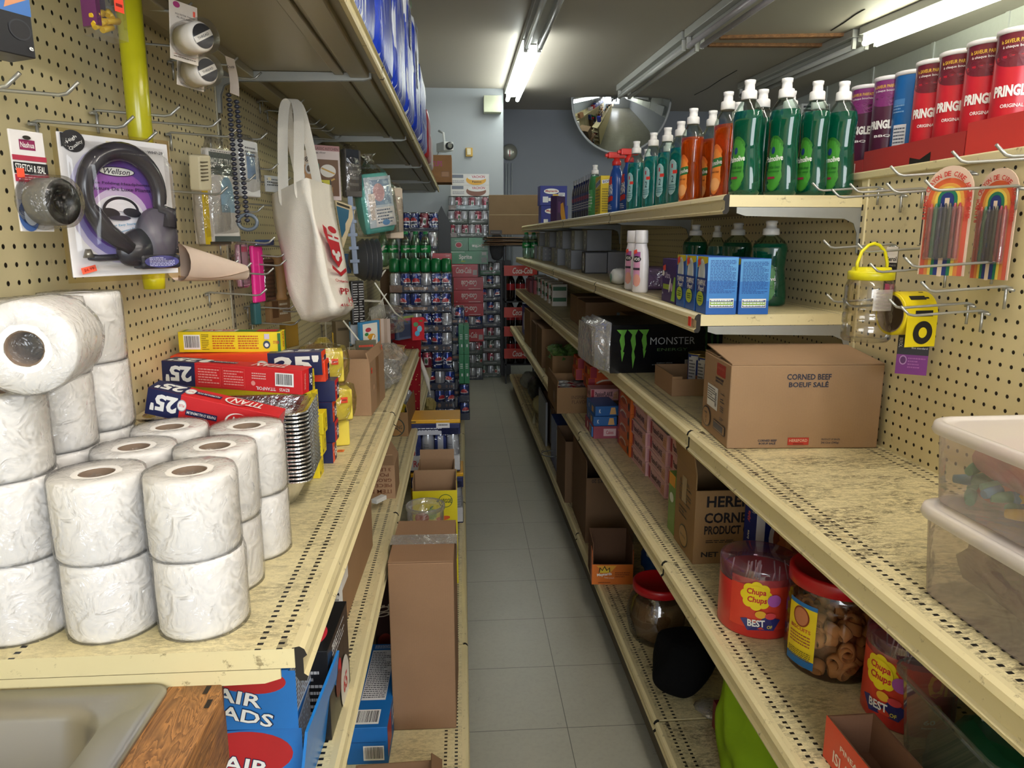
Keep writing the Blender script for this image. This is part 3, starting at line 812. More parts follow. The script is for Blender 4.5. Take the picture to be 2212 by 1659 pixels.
# yellow tube hanging slanted from above
a, b = yp(272, -60, 1.32), yp(332, 600, 1.38)
ym = _new('yellow_film')[0]; p = ym.node_tree.nodes['Principled BSDF']; p.inputs['Base Color'].default_value = lin('d8d020'); p.inputs['Roughness'].default_value = .15; p.inputs['Transmission Weight'].default_value = .25
dv = b - a
o = MB().tube([a, a + dv * .5, a + dv * .97], [.020, .0195, .018], pm('bdb81c', .2), 18).obj('yellow_tube', label='long yellow tube in clear film hanging behind the headphones card', cat='tube')

# box of yellow wire connectors
loc, w, rz, h = span(192, .98, 256, 1.02, -25, 74)
o = MB().box(-w / 2, -.012, 0, w / 2, .012, h, clear('fbfbff', .10, .05), mats=[None] * 6).obj('connector_pack', None, loc, rz, 'clear box of yellow wire connectors, hanging top left', 'connectors')
MB().box(-w / 2 + .001, .004, .02, w * .15, .010, h, pm('3a2340', .4)).box(-w / 2, -.012, .01, -w / 2 + .006, .012, h, pm('7c3a6c', .35)).obj('card', o)
q = MB()
for i in range(11):
    q.tube([(-.012 + random.uniform(-.012, .022), -.006 + random.uniform(-.004, .004), .006 + .002 * i), (-.004 + random.uniform(-.012, .022), -.004, .014 + .0018 * i)], .0036, pm('d8b01c', .4), 10)
q.obj('connector', o, kind='stuff')
sticker(o, fl((-w / 2, -.0122, 0), (1, 0, 0), (0, 0, 1)), w * .75, h * .78, .014, .016)
# dark boxed product at the very corner
spack('boxed_product', (-60, .80, 38, .84, -60, 110), .04, pm('16171c', .3), 'dark box with a blue top, cut off by the top left corner', 'box',
      {'F': [('r', .5, .78, 1, .44, '3a6cae'), ('p', [(.4, .6), (1, .8), (1, 1), (.6, 1)], 'c98a64'), ('e', .7, .35, .25, .14, '2a2c34'), ('e', .7, .35, .22, .12, '16171c'), ('t', 'e', .9, .12, .1, .05, WHITE)]})

# thread spool packs
def thread(sp, label, tilt):
    loc, w, rz, h = span(*sp)
    o = MB().box(-w / 2, -.001, 0, w / 2, .001, h, pm('e4d9cc', .5)).obj('thread_pack', None, loc, (0, R(tilt), rz), label, 'thread', 'polyester thread packs', bev=.002)
    MB().pr(faces(w, .002, h)['F'][0], w, h, [('t', 'POLYESTER THREAD', .55, .78, .7, .03, '6a6058'), ('t', 'FIL POLYESTER', .55, .73, .6, .03, '6a6058'), ('e', .24, .93, .12, .05, 'b0407c'), ('r', .86, .86, .08, .09, 'ff6a58'), ('r', .5, .1, .8, .006, '9a4040'), ('l', .5, .06, .8, .03, 1, '7a6a60')]).obj('printing', o)
    T = Matrix.Translation((.0, -.004, h * .36)) @ Matrix.Rotation(R(90), 4, 'X')
    MB().lathe([(0, 0), (.024, 0), (.024, .044), (.020, .050), (0, .050)], pm('ece4da', .7), 28, T).obj('spool', o)
    m = MB(); m.pr(fl((0, -.0555, h * .36), (1, 0, 0), (0, 0, 1)), .04, .04, [('e', 0, 0, .48, .48, '24242a'), ('r', 0, 0, .92, .24, 'e4ddd2', 35), ('t', 'THREAD', 0, 0, .6, .1, '3a3a3a', 35)]); m.obj('end_label', o)
    MB().lathe([(.030, 0), (.028, .056), (.0, .058)], clear('ffffff', .02, .3), 28, T).obj('blister', o)
thread((362, 1.33, 422, 1.37, -5, 128), 'upper of two polyester thread spool packs', 4)
thread((378, 1.42, 436, 1.46, 96, 186), 'lower of two polyester thread spool packs', 6)

# bead chain with a paper tag
a = yp(505, 205, 1.62); mB = pm('31333f', .25)
o = empty('bead_chain', a, 0, 'long double string of dark beads hanging from a folded paper tag', 'beads')
def strand(px0, py0, px1, py1, Y, n):
    q = MB(); ch = MB(); P0, P1 = yp(px0, py0, Y) - a, yp(px1, py1, Y) - a
    ch.tube([P0, P1], .0008, pm('c8b890', .4, .6), 4).obj('cord', o)
    sp0 = MB().lathe([(0, -.0048), (.0042, -.0030), (.0064, 0), (.0042, .0030), (0, .0048)], mB, 12)
    first = None
    for i in range(n):
        t = i / (n - 1); c = P0.lerp(P1, t)
        if first is None: first = sp0.obj('bead', o, c)
        else:
            d = first.copy(); COL.objects.link(d); d.parent = o; d.location = c
strand(494, 205, 515, 478, 1.62, 27); strand(511, 220, 534, 476, 1.62, 26)
tg = MB(); P0 = [yp(x, y, 1.60) - a for x, y in ((487, 118), (506, 134), (494, 165), (500, 200), (517, 210), (520, 176), (511, 150))]
tg.grid(lambda u, v: (yp(486 + 20 * u + 10 * v ** 2, 120 + 80 * v + 8 * u, 1.60) - a) + Vector((0, .02 * math.sin(v * 3), 0)), 4, 10, pm('cdbfb2', .6))
tg.pr(lambda u, v, h: (yp(488 + u, 130 + v, 1.595) - a), 20, 70, [('t', 'Knots', .5, .2, .8, -.1, '24242c')])
tg.obj('paper_tag', o)
c = yp(535, 480, 1.62) - a
MB().rings([[tuple(c + Vector(((.020 + .004 * math.cos(2 * PI * j / 8)) * math.cos(2 * PI * i / 20), .004 * math.sin(2 * PI * j / 8), (.016 + .004 * math.cos(2 * PI * j / 8)) * math.sin(2 * PI * i / 20)))) for j in range(8)] for i in range(21)], pm('5b6672', .4), True, (False, False)).obj('end_ring', o)

# poly packs and clip beside the chain
def polybag(name, sp, d, label, cat, m, wr=14, prints=None, c='ffffff', am=.12, haze=0, group=None, rx=0):
    loc, w, rz, h = span(*sp)
    o = MB().box(-w / 2, -d / 2, 0, w / 2, d / 2, h, m).obj(name, None, loc, (R(rx), 0, rz), label, cat, group, bev=min(.004, d / 4))
    if prints: MB().pr(faces(w, d, h)['F'][0], w, h, prints).obj('printing', o)
    g = MB(); n = 10; rs = []
    for k in range(n + 1):
        t = k / n; e = math.sin(PI * min(1, t * 1.15)) ** .35 if t < .87 else .55 - (t - .87) * 2.5
        rs.append([((w / 2 + .004) * (1 - max(0, t - .85) * 2) * x + random.uniform(-.001, .001), (d / 2 + .005) * max(.15, e) * y + random.uniform(-.001, .001), h * (1.14 * t) - .004) for x, y in ((-1, -.3), (-.8, -1), (0, -1.05), (.8, -1), (1, -.3), (1, .3), (.8, 1), (0, 1.05), (-.8, 1), (-1, .3))])
    g.rings(rs, clear(c, am, .08, wr, haze)).obj('clear_bag', o)
    return o
polybag('poly_pack', (447, 1.72, 506, 1.80, 318, 522), .02, 'flat clear pack of grey printed card beside the bead chain', 'pack', pm('d8d4ce', .5),
        prints=[('r', .5, .84, .9, .24, '59615c'), ('t', 'MOUSE TRAP', .5, .86, .8, .08, 'c8c8c0'), ('l', .5, .94, .8, .08, 5, '3a3e3c'), ('e', .6, .55, .22, .16, '8fb4cc'), ('r', .6, .42, .5, .2, '9fc4dc'), ('r', .5, .03, .95, .06, '4c5654')])
polybag('yellow_sleeve_pack', (428, 1.70, 486, 1.78, 395, 528), .03, 'clear pack with a yellow edge hanging behind the grey card pack', 'pack', pm('d9cfc4', .5), prints=[('r', .1, .5, .22, 1, 'e4c41c'), ('l', .6, .5, .6, .5, 5, '8a8a84'), ('r', .55, .02, .8, .05, '43382c')])
polybag('gauze_pack', (512, 1.86, 549, 1.93, 300, 424), .03, 'rounded clear pack of white gauze behind the bead chain', 'pack', pm('dfe0e0', .6), prints=[('r', .5, .55, .5, .45, '7f9cc0'), ('l', .5, .8, .6, .2, 3, '6a6a70')])
loc, w, rz, h = span(406, 1.62, 434, 1.66, 330, 408)
o = MB().prism([(-w / 2, 0), (-w * .3, -.022), (w * .35, -.03), (w / 2, 0)], 0, h, pm('d9cfae', .35)).obj('door_bumper', None, loc, (R(8), R(-8), rz), 'small translucent plastic clip with slots hanging on a hook', 'clip', bev=.004)
q = MB()
for k in range(6): q.box(-w * .3, -.0275, h * (.3 + .1 * k), w * .2, -.0225, h * (.33 + .1 * k), '6a604c')
q.obj('slot', o)

# rolled paper lying on two hooks
a, b = yp(384, 566, 1.42), yp(528, 588, 1.62)
m = MB(); q = []
for i in range(15):
    t = i / 14; c = a.lerp(b, t); r = .036 * (1 - .55 * t)
    q.append([(c.x + r * math.cos(2 * PI * j / 16) * .6, c.y + .2 * r * math.cos(2 * PI * j / 16), c.z + r * math.sin(2 * PI * j / 16)) for j in range(16)])
m.rings(q, pm('d8c4b4', .55), True, (False, False))
m.grid(lambda u, v: tuple((yp(385 + 155 * u, 595 + 12 * math.sin(3 * u) - 14 * u + 10 * v * (1 - u), 1.40 + .2 * u + .03 * v))), 12, 3, pm('d3bfb0', .6))
m.obj('rolled_paper', label='dusty roll of pale paper lying across the hooks under the headphones card', cat='paper')
a = yp(333, 612, 1.38)
MB().lathe([(.0, 0), (.018, 0), (.020, .03), (0, .03)], pm('ddd21c', .3), 16).obj('yellow_stand', None, (a.x, a.y, a.z - .01), 0, 'yellow plastic foot showing under the headphones card', 'stand')

# canvas tote bag
TB = cloth('f2ecdf', .5, 500)
E1 = [(586, 420, 2.10), (600, 520, 2.08), (622, 620, 2.06), (648, 690, 2.05)]
E2 = [(661, 384, 2.00), (680, 480, 1.98), (700, 580, 1.97), (722, 668, 1.97)]
E3 = [(716, 400, 2.22), (733, 500, 2.22), (750, 590, 2.22), (766, 664, 2.22)]
E4 = [(640, 425, 2.26), (660, 520, 2.27), (680, 610, 2.27), (700, 690, 2.27)]
def ed(E, t):
    t *= 3; i = min(2, int(t)); f = t - i; A = [yp(*E[k]) for k in range(4)]
    A = [A[0]] + A + [A[3]]
    p0, p1, p2, p3 = A[i], A[i + 1], A[i + 2], A[min(i + 3, 5)]
    return .5 * ((2 * p1) + (p2 - p0) * f + (2 * p0 - 5 * p1 + 4 * p2 - p3) * f * f + (3 * p1 - p0 - 3 * p2 + p3) * f ** 3)
o = None
m = MB(); Es = [E1, E2, E3, E4]; rs = []
for k in range(19):
    t = k / 18; ring = []
    for s in range(4):
        A, B = ed(Es[s], t), ed(Es[(s + 1) % 4], t); nv = (B - A).cross(Vector((0, 0, 1))).normalized()
        for j in range(7):
            f = j / 7; wv = .010 * math.sin(PI * f) * math.sin(5.2 * t + 2.1 * s + 3 * f) + .004 * math.sin(11 * t + 9 * f + s)
            ring.append(tuple(A.lerp(B, f) + nv * wv * min(1, t * 4 + .2)))
    rs.append(ring)
c = (ed(E1, 1) + ed(E2, 1) + ed(E3, 1) + ed(E4, 1)) / 4 - Vector((0, 0, .012))
rs.append([tuple(Vector(q).lerp(c, .35) - Vector((0, 0, .010))) for q in rs[-1]])
m.rings(rs, TB, True, (False, True))
o = m.obj('tote_bag', label='off-white canvas tote bag with a red crest hanging by its straps', cat='bag')
hk = yp(628, 212, 2.18)
for A, B, off in ((ed(E1, 0).lerp(ed(E2, 0), .35), ed(E1, 0).lerp(ed(E2, 0), .8), 0), (ed(E4, 0).lerp(ed(E3, 0), .2), ed(E4, 0).lerp(ed(E3, 0), .65), .02)):
    pl_ = [A + Vector((0, 0, -.05)), A, A.lerp(hk, .5) + Vector((-.012, 0, 0)), hk + Vector((-.022, off, -.012)), hk + Vector((0, off, .004)), hk + Vector((.022, off, -.012)), B.lerp(hk, .5) + Vector((.012, 0, 0)), B, B + Vector((0, 0, -.05))]
    vs = []
    for p in pl_: vs += [p + Vector((-.013, -.004, 0)), p + Vector((.013, .004, 0))]
    MB().add(vs, [(2 * i, 2 * i + 1, 2 * i + 3, 2 * i + 2) for i in range(len(pl_) - 1)], TB, True).obj('strap', o, sub=2)
def tf(u, v, h):
    u = u * 1.35 - .58
    A, B = ed(E2, 1 - v), ed(E3, 1 - v); nv = (B - A).cross(Vector((0, 0, 1))).normalized()
    return A.lerp(B, u) + nv * (h + .011)
RD = 'c8202c'
q = MB().pr(tf, 1, 1, [('p', [(.62, .60), (.95, .60), (.95, .43), (.78, .36), (.62, .43)], RD), ('r', .785, .575, .33, .02, WHITE), ('r', .785, .60, .05, .07, WHITE), ('e', .70, .47, .05, .022, WHITE), ('e', .86, .47, .05, .022, WHITE), ('e', .78, .44, .06, .03, WHITE),
               ('e', .78, .645, .13, .025, RD), ('p', [(.50, .66), (.6, .64), (.6, .50), (.5, .60)], RD), ('p', [(.55, .37), (.78, .32), (1.0, .37), (1.0, .34), (.78, .29), (.55, .34)], RD), ('t', 'Ontario', .76, .255, .42, .022, RD), ('t', 'PP', .78, .175, .30, .05, RD), ('t', 'H', .9, .10, .14, .05, RD), ('t', '416-2', .72, .05, .42, .035, RD)])
q.obj('printing', o)

# the crowd of small goods beyond the bag
spack('pink_comb', (545, 2.02, 567, 2.08, 531, 655), .012, pm('ec2c94', .35), 'bright pink comb hanging by the bag', 'comb', {'F': [('r', .5, .5, .12, .8, 'ff60b4')]}, bev=.004)
polybag('pink_hair_pack', (514, 1.92, 534, 1.98, 528, 620), .012, 'narrow pink blister pack left of the bright pink comb', 'pack', pm('b9849c', .4), prints=[('r', .5, .88, .7, .12, 'd8306c'), ('r', .5, .25, .6, .15, '4a2830'), ('r', .15, .5, .1, 1, '2c2028')])
def wicker(u, v):
    a = yp(581 + 26 * u + 16 * v, 548 + 100 * v, 2.2); return (a.x, a.y + .012 * math.sin(22 * v) * .2, a.z)
q = MB(); rs = []
for k in range(16):
    t = k / 15; a = yp(596 + 14 * t + 3 * math.sin(5 * t), 552 + 96 * t, 2.2); ww = .019 + .002 * math.cos(k * PI)
    rs.append([(a.x + ww * x, a.y + .010 * y, a.z) for x, y in ((-1, -.6), (0, -1), (1, -.6), (1, .6), (0, 1), (-1, .6))])
q.rings(rs, pm('b78a55', .6)).obj('wicker_strip', label='tan strip of split cane tied in a bunch behind the hooks', cat='cane')
polybag('brown_hair_pack', (565, 2.12, 590, 2.16, 560, 650), .02, 'brown plaited hair clips in a clear pack behind the cane strip', 'pack', pm('5d3f30', .5), prints=[('l', .5, .5, .8, .9, 9, '2f1d16')])
spack('shower_ring_card', (634, 2.42, 676, 2.46, 322, 402), .004, pm('e0d2c0', .5), 'tan card of shiny steel rings half hidden by the bag straps', 'card', {'F': [('t', 'Rings', .5, .78, .8, .18, '26221e'), ('r', .5, .35, 1, .5, 'c99a6c'), ('e', .35, .28, .2, .16, 'd8d8da'), ('e', .35, .28, .12, .1, '6b5f52'), ('e', .75, .5, .18, .15, 'd8d8da'), ('e', .75, .5, .1, .09, '6b5f52')]})
o = spack('egg_slicer_pack', (673, 2.55, 733, 2.60, 315, 432), .02, pm('d4c4c0', .45), 'boxed kitchen pack with a clear window, left of the dark pouch', 'pack', {'F': [('r', .5, .97, 1, .10, 'a87878'), ('t', 'CLASSIC KITCHEN', .5, .96, .9, .05, '5a3a3a'), ('t', 'Egg slicer', .3, .88, .4, .04, '3a3434'), ('r', .55, .42, .75, .68, '6b4a30'), ('e', .55, .55, .28, .12, 'e0dcd4'), ('r', .55, .35, .5, .03, 'c8a050', 25), ('r', .55, .55, .5, .03, 'c8a050', -20), ('r', .45, .2, .5, .10, 'a97c3c')]})
spack('teal_card', (672, 2.50, 690, 2.52, 352, 395), .004, pm('2c7c68', .5), 'small teal card at the edge of the kitchen pack', 'card')
spack('small_part_card', (572, 2.14, 608, 2.2, 378, 414), .004, pm('cfd2d4', .4), 'small grey hardware card left of the tote straps', 'card', {'F': [('l', .5, .6, .8, .5, 3, '4a5055'), ('r', .25, .8, .2, .2, 'e8e0c0')]})
spack('yellow_card', (684, 2.46, 716, 2.48, 388, 434), .004, pm('c8c020', .45), 'yellow and black card beneath the kitchen pack', 'card', {'F': [('r', .95, .5, .1, 1, BLACK), ('e', .4, .8, .1, .1, BLACK)]})
o = polybag('dark_pouch', (742, 2.75, 776, 2.8, 322, 425), .03, 'dark navy topped pouch hanging behind the bag', 'pouch', pm('5d5854', .7), prints=[('r', .45, .85, .8, .3, '171c2c'), ('l', .5, .4, .6, .4, 3, '8a867e')])
# grout float card
A = [yp(*p) for p in ((725, 432, 2.5), (770, 448, 2.62), (742, 535, 2.52))]
n_ = (A[1] - A[0]).cross(A[2] - A[0]).normalized() * .004
m = MB().add(A + [p + n_ for p in A], [(0, 1, 2), (5, 4, 3), (0, 3, 4, 1), (1, 4, 5, 2), (2, 5, 3, 0)], pm('d9c7a4', .5))
m.pr(lambda u, v, h: A[0] + (A[1] - A[0]) * u + (A[2] - A[0]) * v + Vector((.0, -.003 - h, 0)), 1, 1, [('p', [(.0, .12), (.6, .12), (.5, .3), (.3, .45), (.25, .6), (0, .8)], '2c6484'), ('r', .35, .06, .6, .05, '3a3428')])
m.obj('grout_card', label='triangular tan and blue card hanging right of the tote bag', cat='card')
loc, w, rz, h = span(760, 2.6, 771, 2.6, 424, 592)
o = MB().box(-w / 2, -.006, 0, w / 2, .006, h, pm('8391a8', .4)).obj('grey_brush', None, loc, (0, R(-2), rz), 'long blue-grey plastic brush hanging right of the tote bag', 'brush', bev=.003)
q = MB()
for k in range(5): q.box(-w * .9, -.009, h * (.15 + .17 * k), w * .9, .009, h * (.19 + .17 * k), pm('8391a8', .4))
q.obj('rib', o)
# mint zip bag of baby goods
MT = pm('6fc4b8', .4)
loc, w, rz, h = span(782, 2.85, 850, 2.95, 372, 502)
o = MB()
rs = [[((w / 2) * sx * (1 - .12 * abs(2 * t - 1) ** 3), .035 * sy * (1 - .5 * abs(2 * t - 1) ** 4), h * t) for sx, sy in ((-1, -.6), (-.85, -1), (.85, -1), (1, -.6), (1, .6), (.85, 1), (-.85, 1), (-1, .6))] for t in (0, .06, .2, .5, .8, .94, 1)]
o.rings(rs, MT, False)
o = o.obj('zip_bag', None, loc, (0, R(-8), rz), 'mint zip bag with a printed card inside clear plastic', 'bag', bev=.004)
MB().pr(fl((-w / 2, -.0352, 0), (1, 0, 0), (0, 0, 1)), w, h, [('r', .5, .52, .84, .84, 'c8d4da'), ('r', .55, .68, .6, .42, '8fa6bc'), ('e', .5, .68, .18, .15, 'd4a8a8'), ('r', .25, .45, .2, .44, 'dccdc0'), ('r', .6, .27, .62, .32, 'e4e0da'), ('l', .6, .28, .5, .26, 5, '5a6a7c'), ('e', .6, .17, .12, .05, '6a9ac8')]).obj('printing', o)
rs = [[(w * .54 * sx * q, .045 * sy * q, h * t) for sx, sy in ((-1, -.6), (-.85, -1), (.85, -1), (1, -.6), (1, .6), (.85, 1), (-.85, 1), (-1, .6))] for t, q in ((-.03, .95), (.2, 1.02), (.8, 1.0), (1.02, .7), (1.15, .3), (1.25, .16), (1.32, .4))]
MB().rings(rs, clear('ffffff', .12, .06, 18)).obj('clear_bag', o)
polybag('white_craft_bag', (838, 3.0, 866, 3.05, 405, 515), .03, 'limp clear bag of pale goods behind the mint zip bag', 'bag', pm('cbb9a6', .6))
# stacked dark bowls in plastic
loc, w, rz, h = span(748, 2.75, 796, 2.82, 515, 610)
o = empty('bowl_bundle', loc, 0, 'dark grey plastic bowls nested on their sides in shiny wrap', 'bowls')
for k in range(4):
    MB().lathe([(.0, 0), (.03, .002), (.06, .02), (.078, .05), (.080, .052), (.074, .050), (.056, .024), (0, .008)], pm('3d3f42', .3), 28, Matrix.Translation((-.03 + .018 * k, .0, h * .5)) @ Matrix.Rotation(R(20), 4, 'Z') @ Matrix.Rotation(R(90), 4, 'Y')).obj('bowl', o)
# black label pouch, white text
spack('label_pouch', (757, 2.55, 785, 2.58, 607, 702), .02, pm('1c1b1d', .35), 'black packet with columns of white small print under the bag corner', 'packet', {'F': [('l', .3, .5, .35, .9, 16, 'b9b9b9'), ('l', .75, .5, .35, .9, 16, 'b9b9b9')]}, bev=.005)
spack('scraper_set', (757, 2.6, 776, 2.62, 700, 745), .01, pm('d4d8de', .3), 'pale oval plastic lid below the black packet', 'lid', bev=.008)
spack('teal_brush', (545, 2.03, 560, 2.05, 655, 702), .02, pm('2b5a60', .4), 'dark teal handle hanging under the pink comb', 'handle', bev=.004)
spack('brown_card_pack', (578, 2.18, 622, 2.26, 640, 700), .02, pm('9c7a54', .5), 'brown carded pack low on the board behind the hooks', 'pack', {'F': [('r', .25, .5, .3, .6, '6a4a30'), ('l', .65, .5, .4, .5, 3, 'e4d8c0')]})
spack('amber_comb_pack', (612, 2.46, 638, 2.52, 700, 752), .03, pm('a98432', .4), 'amber plastic pack at the end of the yellow wrap box', 'pack', bev=.004)
# overhead-lit navy tag and other slim packs by the rack
polybag('blue_label_pack', (745, 2.9, 758, 2.9, 548, 590), .01, 'small blue labelled pack behind the tote bag', 'pack', pm('2f6fae', .4))
polybag('navy_card_pack', (552, 2.03, 590, 2.10, 518, 530), .006, 'short navy card top behind the hooks over the comb', 'card', pm('2c4a80', .4))

# white wire rack on the board with its basket
rk = empty('wire_rack', (0, 0, 0), 0, 'white wire rack with baskets standing at the back of the shelf', 'rack')
MW = pm('dcd9cc', .4)
def wires(L_, r=.0026, name='wire'):
    q = MB()
    for P_ in L_: q.tube(P_, r, MW, 6)
    return q.obj(name, rk)
fx, bx = -.36, -.60
L1 = []
for z in (.93, 1.03, 1.13, 1.23, 1.33):
    for k in range(4): L1.append([(bx, 3.05 + k * .02, z), (fx + .02, 3.05 + k * .02, z - .01), (fx + .04, 3.05 + k * .02, z + .02)])
wires(L1, .002, 'shelf_wires')
wires([[(fx - .06, 3.04, .90), (fx - .06, 3.04, 1.36)], [(bx + .03, 3.04, .90), (bx + .03, 3.04, 1.40)], [(fx - .06, 3.12, .90), (fx - .06, 3.12, 1.36)]], .0035, 'post')
# slanted basket in front
L2 = []
for k in range(10):
    a = Vector((-.55 + .020 * k, 2.62, .90)); L2.append([a, a + Vector((.0, .0, .115))])
for z in (.905, .93, .955, .98, 1.01): L2.append([Vector((-.56, 2.62, z)), Vector((-.36, 2.62, z))])
wires(L2, .002, 'basket_front')
wires([[(-.40, 2.45, 1.11), (-.30, 2.46, .97), (-.245, 2.47, .90)], [(-.30, 2.45, 1.06), (-.325, 2.46, 1.0), (-.325, 2.47, .90)], [(-.62, 2.4, .93), (-.45, 2.42, .925), (-.36, 2.44, .95)], [(-.32, 2.7, 1.22), (-.26, 2.8, 1.10), (-.22, 2.9, 1.05)]], .003, 'brace')
L3 = []
for k in range(12):
    a = yp(800 + 2.4 * k, 672 - 2.2 * k, 2.95); L3.append([a, a + Vector((.01, 0, -.07))])
wires(L3, .0018, 'basket_side')

# ================================================================== LEFT RUN: THINGS ON THE SHELVES
def roll_base():
    T = tissue(); r, h = .0545, .102
    o = MB().lathe([(.021, .0), (r - .002, 0), (r, .004), (r + .0005, h / 2), (r, h - .004), (r - .002, h), (.021, h)], T, 40, caps=(False, False), jit=.0004)
    o.lathe([(.021, h), (.021, 0)], T, 20, caps=(False, False))
    o = o.obj('toilet_roll')
    MB().lathe([(.0212, .002), (.0212, h - .001), (.0195, h - .001), (.0195, .002), (.0212, .002)], pm('7b6858', .8), 20, caps=(False, False)).obj('core', o)
    rs = []
    for k, (q, z) in enumerate(((.6, -.0012), (1.03, -.0008), (1.05, .01), (1.035, .05), (1.05, h - .008), (1.01, h + .0012), (.6, h + .0020), (.37, h - .004), (.30, h - .02))):
        rs.append([(r * (q + random.uniform(-.008, .014)) * math.cos(2 * PI * j / 26), r * (q + random.uniform(-.008, .014)) * math.sin(2 * PI * j / 26), z + random.uniform(-.0006, .0006)) for j in range(26)])
    MB().rings(rs, clear('ffffff', .06, .12, 34, .06), True).obj('wrapper', o)
    return o
R0 = roll_base(); LV = .1035; first = True
XS = {'a': -.571, 'b': -.458, 'c': -.345}
rolls = []
for nm, x, y, n in (('far left', -.571, .900, 3), ('middle', -.458, .898, 2), ('right', -.345, .898, 2)):
    for k in range(n): rolls.append((x, y, k, 'wrapped toilet roll, front row, %s column, %s layer' % (nm, ['bottom', 'second', 'third'][k])))
for nm, x, y, n in (('against the pegboard', -.574, 1.018, 4), ('in the middle', -.464, 1.010, 2), ('nearest the shelf edge', -.352, 1.009, 2)):
    for k in range(n): rolls.append((x, y, k, 'wrapped toilet roll, second row, column %s, %s layer' % (nm, ['bottom', 'second', 'third', 'fourth'][k])))
for nm, x, y, n in (('against the pegboard', -.573, 1.131, 4), ('in the middle', -.456, 1.121, 2), ('nearest the shelf edge', -.338, 1.119, 2)):
    for k in range(n): rolls.append((x, y, k, 'wrapped toilet roll, third row, column %s, %s layer' % (nm, ['bottom', 'second', 'third', 'fourth'][k])))
for i, (x, y, k, lab) in enumerate(rolls):
    o = R0 if i == 0 else dup(R0)
    o.location = (x + random.uniform(-.002, .002), y + random.uniform(-.002, .002), .8912 + LV * k); o.rotation_euler = (0, 0, random.uniform(0, 6))
    o['label'] = lab; o['category'] = 'toilet roll'; o['group'] = 'wrapped toilet rolls stacked on the shelf'
o = dup(R0, (-.520, .957, .8912 + LV * 3 + .0575), (R(90), 0, R(10)), 'wrapped toilet roll lying on its side on top, its core facing the camera', 'wrapped toilet rolls stacked on the shelf')

# stack of foil trays
a, b = zp(628, 1076, .895), zp(684, 1010, .895)
FO = foil()
def tray(z, o, mt_, solid=False):
    w, d, h = .285, .175, .050
    q = MB(); rs = []
    for s, zz in ((.80, 0), (.80, .0), (.965, h - .003), (.985, h), (1.035, h + .0015), (1.05, h - .0005), (1.035, h - .0025), (.99, h - .0025)):
        ring = []; W, D = w / 2 * s, d / 2 * (s - (1 - s) * .3)
        for cx_, cy_, a0 in ((1, 1, 0), (-1, 1, 90), (-1, -1, 180), (1, -1, 270)):
            for k in range(5):
                t = R(a0 + 22.5 * k); ring.append((cx_ * (W - .025) + .025 * math.cos(t), cy_ * (D - .025) + .025 * math.sin(t), zz))
        # crinkles in the wall
        rs.append(ring)
    q.rings(rs, mt_, False, (True, False))
    return q
st = empty('foil_tray_stack', (0, 0, 0))
base = tray(0, None, FO)
c = Vector((-.290 - .148, 1.368, .893))
bpy.data.objects.remove(st)
tm = None; n = 19
for k in range(n):
    if tm is None: tm = base.obj('foil_tray', bev=.0)
    else: tm = dup(tm)
    tm.location = (c.x, c.y, .893 + .0072 * k); tm.rotation_euler = (0, 0, R(4 + .25 * (k % 3)))
    tm['label'] = 'crinkled foil tray, %s of the nested stack behind the toilet rolls' % ('top' if k == n - 1 else 'bottom' if k == 0 else 'number %d from the bottom' % (k + 1)); tm['category'] = 'foil tray'; tm['group'] = 'nested foil trays'

# long cling-film and foil boxes
NV, RE, OR_, YE = '1c2350', 'cc2227', 'e8431c', 'e6cf14'
def foilbox(A, B, s, label, specF, specT, mats, specR=None, roll=0, ht=None):
    """box from the left end centre A to the right end centre B (world points), section s"""
    d = B - A; L = d.length; X = d.normalized(); Y = Vector((0, 0, 1)).cross(X).normalized(); Z = X.cross(Y)
    rot = Matrix((X, Y, Z)).transposed().to_4x4() @ Matrix.Rotation(R(roll), 4, 'X')
    e = rot.to_euler(); base = A.lerp(B, .5) - Vector((Z.x, Z.y, Z.z)) * s / 2
    ht = ht or s
    o = MB().box(-L / 2, -s / 2, 0, L / 2, s / 2, ht, mats, None).obj('foil_box', None, base, tuple(e), label, 'foil box', 'long boxes of foil and cling film', bev=.0008)
    q = MB(); fs = faces(L, s, ht)
    q.pr(*fs['F'], specF); q.pr(*fs['T'], specT)
    if specR: q.pr(*fs['R'], specR)
    q.obj('printing', o)
    return o
tf_F = [('r', .125, .5, .25, 1, NV), ('t', "25'", .13, .52, .20, .66, WHITE, 180, .045), ('e', .265, .6, .035, .22, 'b9bcc0'), ('e', .265, .6, .03, .18, WHITE), ('t', 'PLUS', .265, .6, .04, .1, RE, 180), ('r', .42, .40, .24, .22, NV), ('t', "PAPIER D'ALUMINIUM", .42, .40, .22, .11, WHITE, 180), ('e', .70, .42, .10, .36, WHITE), ('e', .715, .43, .10, .33, RE), ('t', 'TITAN', .76, .42, .22, .42, WHITE, 180, .02, .2)]
tf_T = [('r', .125, .5, .25, 1, NV), ('t', "25'", .13, .5, .20, .7, WHITE, 180, .045), ('e', .285, .5, .04, .3, 'b9bcc0'), ('e', .285, .5, .034, .24, WHITE), ('t', 'PLUS', .285, .5, .04, .12, RE, 180), ('r', .42, .5, .2, .26, NV), ('t', 'ALUMINUM FOIL', .42, .5, .18, .14, WHITE, 180), ('e', .65, .5, .10, .40, WHITE), ('e', .665, .5, .10, .36, RE), ('t', 'TITAN', .72, .5, .24, .5, WHITE, 180, .02, .2)]
foilbox(yp(330, 856, 1.235), yp(606, 917, 1.235), .046, 'red and navy foil box lying slanted across the foil trays', tf_F, tf_T, RE, roll=4)
FBR = [('r', .8, .5, .4, .9, NV), ('t', "25'", .8, .5, .25, .7, WHITE, 90), ('l', .3, .5, .3, .6, 2, 'e88')]
